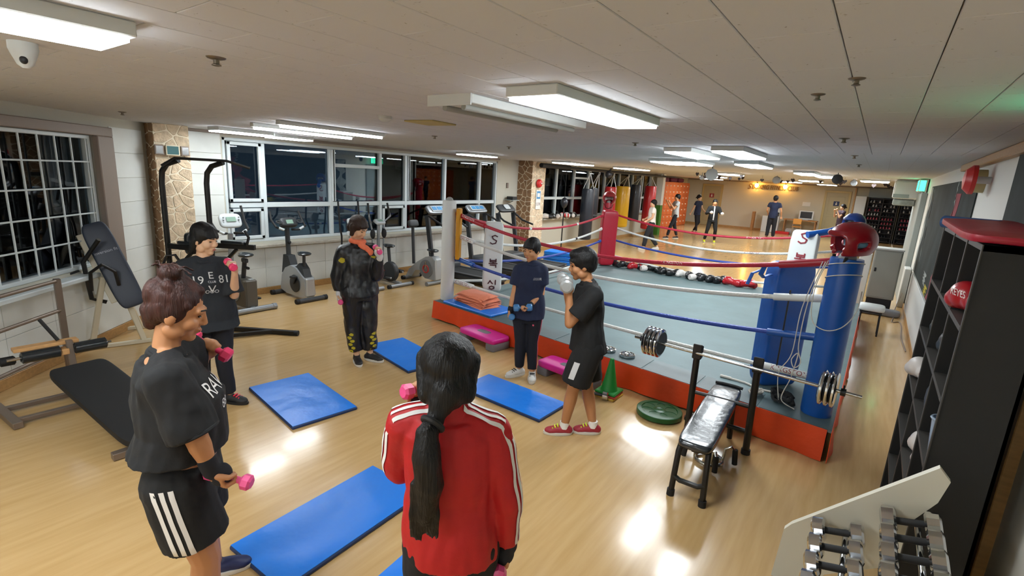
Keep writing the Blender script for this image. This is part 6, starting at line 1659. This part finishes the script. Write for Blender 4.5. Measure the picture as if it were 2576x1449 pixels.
g = hair_cap(G(), q, 1.06, fringe=.042); P = q['P']
for sx in (-1, 1): g.cap(P(sx * .07, -.02, .0), P(sx * .062, -.035, -.10), .026, .018)
g.cap(P(0, -.07, -.03), P(0, -.085, -.12), .05, .03)
add_hair(q, g, 'hair_black')
c = q['PV'] + (q['N'] - q['PV']) * .70 + q['F'] * .1
rt = q['L']
for body_, dx, dz, sz in (('19', -.085, 0, .085), ('81', .095, 0, .085), ('E', .005, .035, .075), ('CLUB', .005, -.012, .022), ('V', .005, -.075, .09), ('OOO', .005, -.095, .04)):
    decal(text_mesh(body_, sz), q['top'].data, c + rt * dx + q['UP'] * dz, rt, q['UP'], 'print_grey', q['top'])
held_dumbbell('pink dumbbell raised by the woman in the charcoal sweatshirt', q, 0, .032, .042, .17, 'pink_hot', 'pink_hot', 8)
held_dumbbell('pink dumbbell lowered by the woman in the charcoal sweatshirt', q, 1, .032, .042, .17, 'pink_hot', 'pink_hot', 8)

# 3 ---- woman in tracksuit
q = person('woman in black tracksuit with peach scarf and brown bob, looking down', (-4.325, 3.312), dict(
    phi=28, look=52, pitch=26, head=(-.055, .0, 1.462), neck=(-.07, 0, 1.295), pel=(-.045, 0, .79), k=1.0, fat=1.02, skin='skin_fair', vox=.007,
    sh=[(.075, .0, 1.225), (-.195, .0, 1.215)], el=[(.135, .08, .985), (-.27, .0, .955)], wr=[(.16, .2, 1.205), (-.255, .03, .765)],
    hand=[((.05, .2, .9), (-.9, .3, .1)), ((.05, .1, -.9), (.8, .2, .2))], kn=[(.05, .02, .42), (-.12, .02, .42)], an=[(.055, .02, .085), (-.085, .06, .085)], toe=(55, 12),
    top='nylon_black', top_name='track_top', ease=.034, boxy=.02, hem=.745, sleeve=1.82, sleeve_ease=.034, cuff=.03, bot='nylon_black', bot_name='track_trousers', leg=.93, leg_ease=.036, ankle_r=.04, shoe='shoe_black', sole='sole_white', wr_top=.013, wr_leg=.013))
g = hair_cap(G(), q, 1.10, fringe=.062); P = q['P']
for sx in (-1, 1): g.cap(P(sx * .075, -.015, .03), P(sx * .072, .005, -.06), .034, .022)
g.ell(P(0, -.07, -.01), (.075, .05, .07), q['HR'])
add_hair(q, g, 'hair_bob')
part('scarf', wrinkle(fuse(G().ring(q['N'] + q['UP'] * .035 + q['F'] * .015, (q['HC'] - q['N']), .062, .027, 20, 8).cap(q['N'] + q['F'] * .075 + q['L'] * .03, q['N'] + q['F'] * .13 + q['L'] * .085 - q['UP'] * .07, .024, .036).cap(q['N'] + q['F'] * .085, q['N'] + q['F'] * .12 + q['L'] * .02 - q['UP'] * .03, .03, .02), .008, 2), .008, 22, 3), 'scarf_peach', q['root'], 3)
for i in (0, 1):
    part('glove', fuse(G().cap(q['EL'][i].lerp(q['WR'][i], .85), q['WR'][i], .032, .034).ell(q['WR'][i] + (q['grips'][i][0] - q['WR'][i]) * .6, (.046, .046, .05)), .007, 3), 'glove_knit', q['root'], 3)
def patch(w, h, seed=0):
    bm = bmesh.new(); n = 10
    rnd = random.Random(seed)
    vs = [bm.verts.new((w / 2 * math.cos(2 * PI * i / n) * rnd.uniform(.75, 1.1), h / 2 * math.sin(2 * PI * i / n) * rnd.uniform(.75, 1.1), 0)) for i in range(n)]
    bm.faces.new(vs); me = bpy.data.meshes.new('patch'); bm.to_mesh(me); bm.free(); return me
decal(patch(.07, .06, 1), q['top'].data, q['SH'][1].lerp(q['EL'][1], .3) + q['T'] * .08, q['Rv'], q['UP'], 'cloth_yellow', q['top'])
decal(patch(.05, .03, 2), q['top'].data, q['N'] + q['F'] * .1 + q['L'] * .1 - q['UP'] * .12, q['L'], q['UP'], 'cloth_yellow', q['top'])
for i in (0, 1):
    for j in range(6): decal(patch(.05, .035, j + 3), q['bot'].data, q['KN'][i].lerp(q['AN'][i], .25 + j * .11) + q['T'] * .05 + q['Rv'] * ((.035 if i == 0 else -.035) + .012 * (-1) ** j), q['Rv'], q['UP'], 'cloth_yellow', q['bot'])
held_dumbbell('pink dumbbell raised in a white glove by the tracksuit woman', q, 0, .029, .04, .17, 'pink_iron', 'pink_iron', 8)
held_dumbbell('pink dumbbell hanging in a white glove beside the tracksuit', q, 1, .029, .04, .17, 'pink_iron', 'pink_iron', 8, axis=(.5, -.6, .0))

# 4 ---- girl in red track jacket from behind
q = person('girl in red striped track jacket with long black ponytail, seen from behind', (-1.05, 1.13), dict(
    phi=176, look=178, pitch=8, head=(.002, .0, 1.455), neck=(.005, .02, 1.33), pel=(.03, .0, .80), k=.96, fat=.93, skin='skin_warm', vox=.0055,
    sh=[(-.135, -.01, 1.262), (.155, .01, 1.245)], el=[(-.16, -.10, 1.04), (.222, .02, .985)], wr=[(-.115, -.23, 1.225), (.24, -.02, .765)],
    hand=[((.05, -.1, .9), (.5, .6, .1)), ((.0, -.1, -.9), (-.9, -.1, .1))], kn=[(-.045, -.01, .43), (.11, .0, .43)], an=[(-.05, .0, .075), (.12, .02, .075)], toe=(170, 185),
    top='cloth_red', top_name='track_jacket', ease=.02, boxy=.008, hem=.77, sleeve=1.88, sleeve_ease=.02, cuff=.03, collar=.085, bot='cloth_black', bot_name='trousers', leg=.97, leg_ease=.02, shoe='shoe_black', wr_top=.010))
g = hair_cap(G(), q, 1.12, fringe=0); P = q['P']
g.ell(P(0, -.065, -.03), (.078, .05, .085), q['HR'])
for sx in (-1, 1): g.cap(P(sx * .075, .0, .04), P(sx * .06, -.05, -.06), .036, .036)
g.ell(P(0, -.005, .045), (.094, .098, .086), q['HR'], 24, 16); g.cap(P(0, -.075, -.05), q['p3']((-.03, .108, 1.35)), .06, .03)
T0 = q['p3']
g.tube([T0((-.03, .11, 1.345)), T0((-.055, .145, 1.32)), T0((-.055, .165, 1.24)), T0((-.045, .165, 1.15)), T0((-.05, .16, 1.06)), T0((-.055, .155, .98))], .04, 12, rs=[.03, .036, .046, .045, .034, .012])
for j in range(6): g.tube([T0((-.055 + .012 * (j - 3), .165, 1.16)), T0((-.05 + .016 * (j - 3), .168, 1.04)), T0((-.05 + .017 * (j - 3), .16, .96 - .012 * (j % 3)))], .010, 6, rs=[.014, .010, .003])
hb = add_hair(q, g, 'hair_black', .006, .004)
part('hair_tie', G().ring(T0((-.04, .128, 1.335)), T0((-.4, .5, -.5)), .033, .010, 18, 8), 'rubber_black', hb)
for i in (0, 1):
    for j in range(3):
        pts = []
        S_, E_, W_2 = q['SH'][i], q['EL'][i], q['WR'][i]
        lo = (V((1, 0, 0)))
        outd = (-q['L'] if i else q['L'])
        for t in [n / 10 for n in range(11)]:
            p = q['N'].lerp(S_, .35 + .65 * t); o_ = (q['UP'] * (1 - t * .35) + outd * t * .6 - q['F'] * .25)
            pts.append((p - q['F'] * (.0 + (j - 1) * .027), o_, q['F']))
        for t in [n / 14 for n in range(2, 15)]:
            p = S_.lerp(E_, t); pts.append((p - q['F'] * ((j - 1) * .024), outd * .9 - q['F'] * .25 + q['UP'] * .12, q['F']))
        if i:
            for t in [n / 12 for n in range(1, 11)]:
                p = E_.lerp(W_2, t); pts.append((p - q['F'] * ((j - 1) * .022), outd * .9 - q['F'] * .2, q['F']))
        ribbon(q['top'].data, pts, .013, 'cloth_white', q['top'], .003)
part('glove', fuse(G().cap(q['EL'][1].lerp(q['WR'][1], .9), q['WR'][1], .034, .036).ell(q['WR'][1] + (q['grips'][1][0] - q['WR'][1]) * .5, (.042, .042, .05)), .007, 3), 'wrap_dark', q['root'], 3)
part('glove', fuse(G().cap(q['EL'][0].lerp(q['WR'][0], .75), q['WR'][0], .034, .036).ell(q['WR'][0] + (q['grips'][0][0] - q['WR'][0]) * .4, (.04, .04, .045)), .007, 3), 'wrap_dark', q['root'], 3)
held_dumbbell('pink dumbbell raised before the girl in the red jacket', q, 0, .030, .042, .17, 'pink_iron', 'pink_iron', 8)
held_dumbbell('pink dumbbell in the lowered hand of the girl in red', q, 1, .030, .042, .17, 'pink_iron', 'pink_iron', 8)

# 5 ---- boy in navy
q = person('boy in navy t-shirt holding blue dumbbells in front of the ring', (-2.77, 4.185), dict(
    phi=-8, look=-32, pitch=10, head=(-.003, .0, 1.365), neck=(.015, 0, 1.235), pel=(-.005, 0, .70), k=.95, fat=.93, skin='skin_warm', vox=.007,
    sh=[(.115, .0, 1.16), (-.115, .0, 1.15)], el=[(.125, .02, .925), (-.155, .0, .90)], wr=[(.01, .14, .815), (-.185, .04, .735)],
    hand=[((-.75, .35, -.55), (-.2, .2, .9)), ((-.1, .1, -.9), (.8, .2, .2))], kn=[(.065, .02, .385), (-.06, .02, .385)], an=[(.085, .06, .075), (-.055, .0, .075)], toe=(0, -55),
    top='cloth_navy', top_name='t_shirt', ease=.022, boxy=.014, hem=.655, sleeve=.62, sleeve_ease=.026, bot='cloth_darknavy', bot_name='track_trousers', leg=.95, leg_ease=.012, shoe='sole_white', sole='sole_white', lace='shoe_black', wr_top=.008))
g = hair_cap(G(), q, 1.08, fringe=.055); add_hair(q, g, 'hair_black')
decal(text_mesh('//////R', .035, shear=.1), q['top'].data, q['PV'] + (q['N'] - q['PV']) * .72 + q['F'] * .1 + q['L'] * .075, q['L'], q['UP'], 'print_grey', q['top'])
ribbon(q['bot'].data, [(q['HP'][0].lerp(q['KN'][0], t) if t <= 1 else q['KN'][0].lerp(q['AN'][0], t - 1), q['L'] + q['F'] * .35, q['F']) for t in [i / 12 for i in range(0, 23)]], .012, 'stripe_pink', q['bot'])
decal(patch(.022, .022, 4), q['bot'].data, q['HP'][0] - q['UP'] * .1 + q['F'] * .1, q['L'], q['UP'], 'stripe_pink', q['bot'])
for i in (0, 1): part('glove', fuse(G().cap(q['EL'][i].lerp(q['WR'][i], .85), q['WR'][i], .029, .03).ell(q['WR'][i] + (q['grips'][i][0] - q['WR'][i]) * .4, (.036, .036, .038)), .006, 3), 'wrap_dark', q['root'], 3)
held_dumbbell('blue dumbbell held across the waist of the boy in navy', q, 0, .038, .06, .19, 'dumbbell_blue', 'dumbbell_blue', 12, axis=(.8, .5, .1))
held_dumbbell('blue dumbbell in the lowered right hand of the boy in navy', q, 1, .034, .045, .17, 'dumbbell_blue', 'dumbbell_blue', 12, axis=(-.5, .7, -.2))

# 6 ---- man in black with raised dumbbells
q = person('man in black t-shirt and shorts raising grey dumbbells, red shoes', (-1.737, 3.518), dict(
    phi=-84, look=-84, pitch=12, head=(-.088, .0, 1.435), neck=(-.03, 0, 1.30), pel=(.012, 0, .775), k=1.02, fat=1.0, skin='skin_tan', vox=.007,
    sh=[(.02, .16, 1.225), (-.01, -.15, 1.225)], el=[(-.145, .19, .995), (-.15, -.12, 1.02)], wr=[(-.165, .17, 1.225), (-.215, -.04, 1.24)],
    hand=[((-.1, -.1, .9), (-.6, -.6, .2)), ((-.2, .1, .9), (-.3, .9, .2))], kn=[(-.075, .09, .42), (.035, -.06, .40)], an=[(-.12, .08, .08), (.115, .0, .08)], toe=(-78, -80),
    top='cloth_black', top_name='t_shirt', ease=.026, boxy=.016, hem=.74, sleeve=.72, sleeve_ease=.034, bot='cloth_black', bot_name='shorts', leg=.42, leg_ease=.034, shoe='shoe_red', sole='sole_white', lace='lace_yellow', wr_top=.009))
g = hair_cap(G(), q, 1.12, fringe=.05); P = q['P']; g.ell(P(0, .02, .085), (.075, .075, .05), q['HR']); add_hair(q, g, 'hair_black')
pts = [(q['HP'][0].lerp(q['KN'][0], t) + q['F'] * .035, q['L'] + q['F'] * .3, q['F']) for t in [.25 + i * .05 for i in range(9)]]
ribbon(q['bot'].data, pts, .05, 'print_grey', q['bot'])
for i in (0, 1): part('sock', G().cyl(q['AN'][i] - q['UP'] * .02, q['AN'][i] + q['UP'] * .035, .040, .038, 16), 'cloth_white', q['root'])
held_dumbbell('grey dumbbell raised in the near fist of the man in black', q, 0, .052, .05, .19, 'dumbbell_grey', 'iron_dark', 14, axis=(.5, -.85, .0))
held_dumbbell('grey dumbbell raised in the far fist of the man in black', q, 1, .045, .045, .17, 'dumbbell_grey', 'iron_dark', 14, axis=(.5, -.85, .1))

# ---- people training in the background
def far_person(label, base, H, phi, spec):
    z = H / 1.70
    def Z(t): return (t[0] * z, t[1] * z, t[2] * z)
    d = dict(phi=phi, look=phi, head=(0, 0, 1.58), neck=(0, 0, 1.44), pel=(0, 0, .90), fat=1.0, vox=.017, k=1.05 * z, detail=False, ease=.02, boxy=.01, hem=.82, sleeve=.5, leg=.95, leg_ease=.014, shoe='shoe_black', toe=(phi, phi), hand=[(None, (.2, 1, 0)), (None, (.2, 1, 0))], kn=[(0, 0, .49)] * 2, an=[(0, 0, .08)] * 2)
    a = math.radians(phi); lx, lc = math.cos(a), -math.sin(a)      # body left in (right, toward camera)
    def S(x, f, zz): return (lx * x + math.sin(a) * f, lc * x + math.cos(a) * f, zz)
    d['sh'] = [S(.17, 0, 1.38), S(-.17, 0, 1.38)]
    d['el'] = [S(*spec.get('elL', (.23, 0, 1.12))), S(*spec.get('elR', (-.23, 0, 1.12)))]
    d['wr'] = [S(*spec.get('wrL', (.24, .05, .88))), S(*spec.get('wrR', (-.24, .05, .88)))]
    d['kn'] = [S(*spec.get('knL', (.1, .02, .49))), S(*spec.get('knR', (-.1, .02, .49)))]
    d['an'] = [S(*spec.get('anL', (.11, 0, .08))), S(*spec.get('anR', (-.11, 0, .08)))]
    for key in ('sh', 'el', 'wr', 'kn', 'an'): d[key] = [Z(t) for t in d[key]]
    for key in ('head', 'neck', 'pel'): d[key] = Z(spec.get(key, d[key]))
    d['hem'] = spec.get('hem', .82) * z
    for key in ('top', 'bot', 'shoe', 'skin', 'sleeve', 'leg', 'leg_ease', 'top_name', 'bot_name', 'look', 'pitch', 'toe', 'fat'):
        if key in spec: d[key] = spec[key]
    q = person(label, base, d, 'people training in the background')
    g = hair_cap(G(), q, 1.1, fringe=.04)
    if spec.get('tail'): g.cap(q['P'](0, -.09, .05), q['P'](0, -.16, -.02), .035, .02)
    add_hair(q, g, 'hair_black', .014, .004)
    return q
far_person('boy in white t-shirt and dark trousers walking past the red punching bag', (-5.79, 15.5), 1.58, -75, dict(top='cloth_white', bot='cloth_charcoal', skin='skin_fair', elL=(.2, .03, 1.12), wrL=(.16, .2, 1.0), elR=(-.2, .03, 1.12), wrR=(-.16, .2, 1.02), knL=(.09, .14, .5), anL=(.09, .2, .08), knR=(-.09, -.05, .48), anR=(-.09, -.32, .12), leg_ease=.025, shoe='sole_white'))
far_person('man in grey t-shirt hitting the mirror side with raised fists', (-6.43, 19.7), 1.72, -70, dict(top='cloth_grey', bot='cloth_darknavy', elL=(.2, .15, 1.15), wrL=(.12, .3, 1.38), elR=(-.2, .15, 1.15), wrR=(-.1, .34, 1.40), knL=(.1, .16, .5), anL=(.1, .26, .08), knR=(-.1, -.06, .48), anR=(-.1, -.2, .08)))
far_person('girl in dark blue sportswear walking by the washroom door', (-6.5, 22.9), 1.70, 60, dict(top='cloth_navy', bot='cloth_darknavy', skin='skin_fair', tail=True, elL=(.2, .08, 1.12), wrL=(.16, .25, 1.0), elR=(-.2, -.1, 1.12), wrR=(-.2, -.2, .9), knL=(.07, .08, .5), anL=(.07, -.15, .08), knR=(-.07, .05, .48), anR=(-.07, .1, .08), shoe='shoe_pink', leg_ease=.006))
q = far_person('boy in black track jacket boxing with white hand wraps', (-5.05, 19.9), 1.62, 8, dict(top='cloth_black', bot='cloth_black', sleeve=1.85, elL=(.27, .05, 1.18), wrL=(.25, .25, 1.18), elR=(-.27, .05, 1.15), wrR=(-.14, .26, 1.2), knL=(.14, .1, .5), anL=(.16, .0, .08), knR=(-.16, .1, .5), anR=(-.22, .02, .08), shoe='lace_yellow', top_name='track_jacket'))
for i in (0, 1): part('hand_wrap', G().ell(q['grips'][i][0], .06), 'cloth_white', q['root'])
ribbon(q['top'].data, [(q['PV'].lerp(q['N'], t), q['F'], q['L']) for t in [i / 10 for i in range(11)]], .04, 'print_grey', q['top'], .006)
far_person('man in navy t-shirt standing with his back to us under the gold lettering', (-3.66, 24.1), 1.86, 176, dict(top='cloth_navy', bot='cloth_darknavy', elL=(.24, .02, 1.12), wrL=(.2, .18, 1.0), elR=(-.26, .0, 1.12), wrR=(-.28, .1, .92), leg_ease=.03))
far_person('person in dark purple top with raised fists behind the blue head guard', (-1.28, 25.5), 1.66, -60, dict(top='purple_top', bot='maroon_leg', tail=True, skin='skin_fair', elL=(.2, .18, 1.15), wrL=(.08, .24, 1.42), elR=(-.2, .16, 1.15), wrR=(-.1, .26, 1.4)))
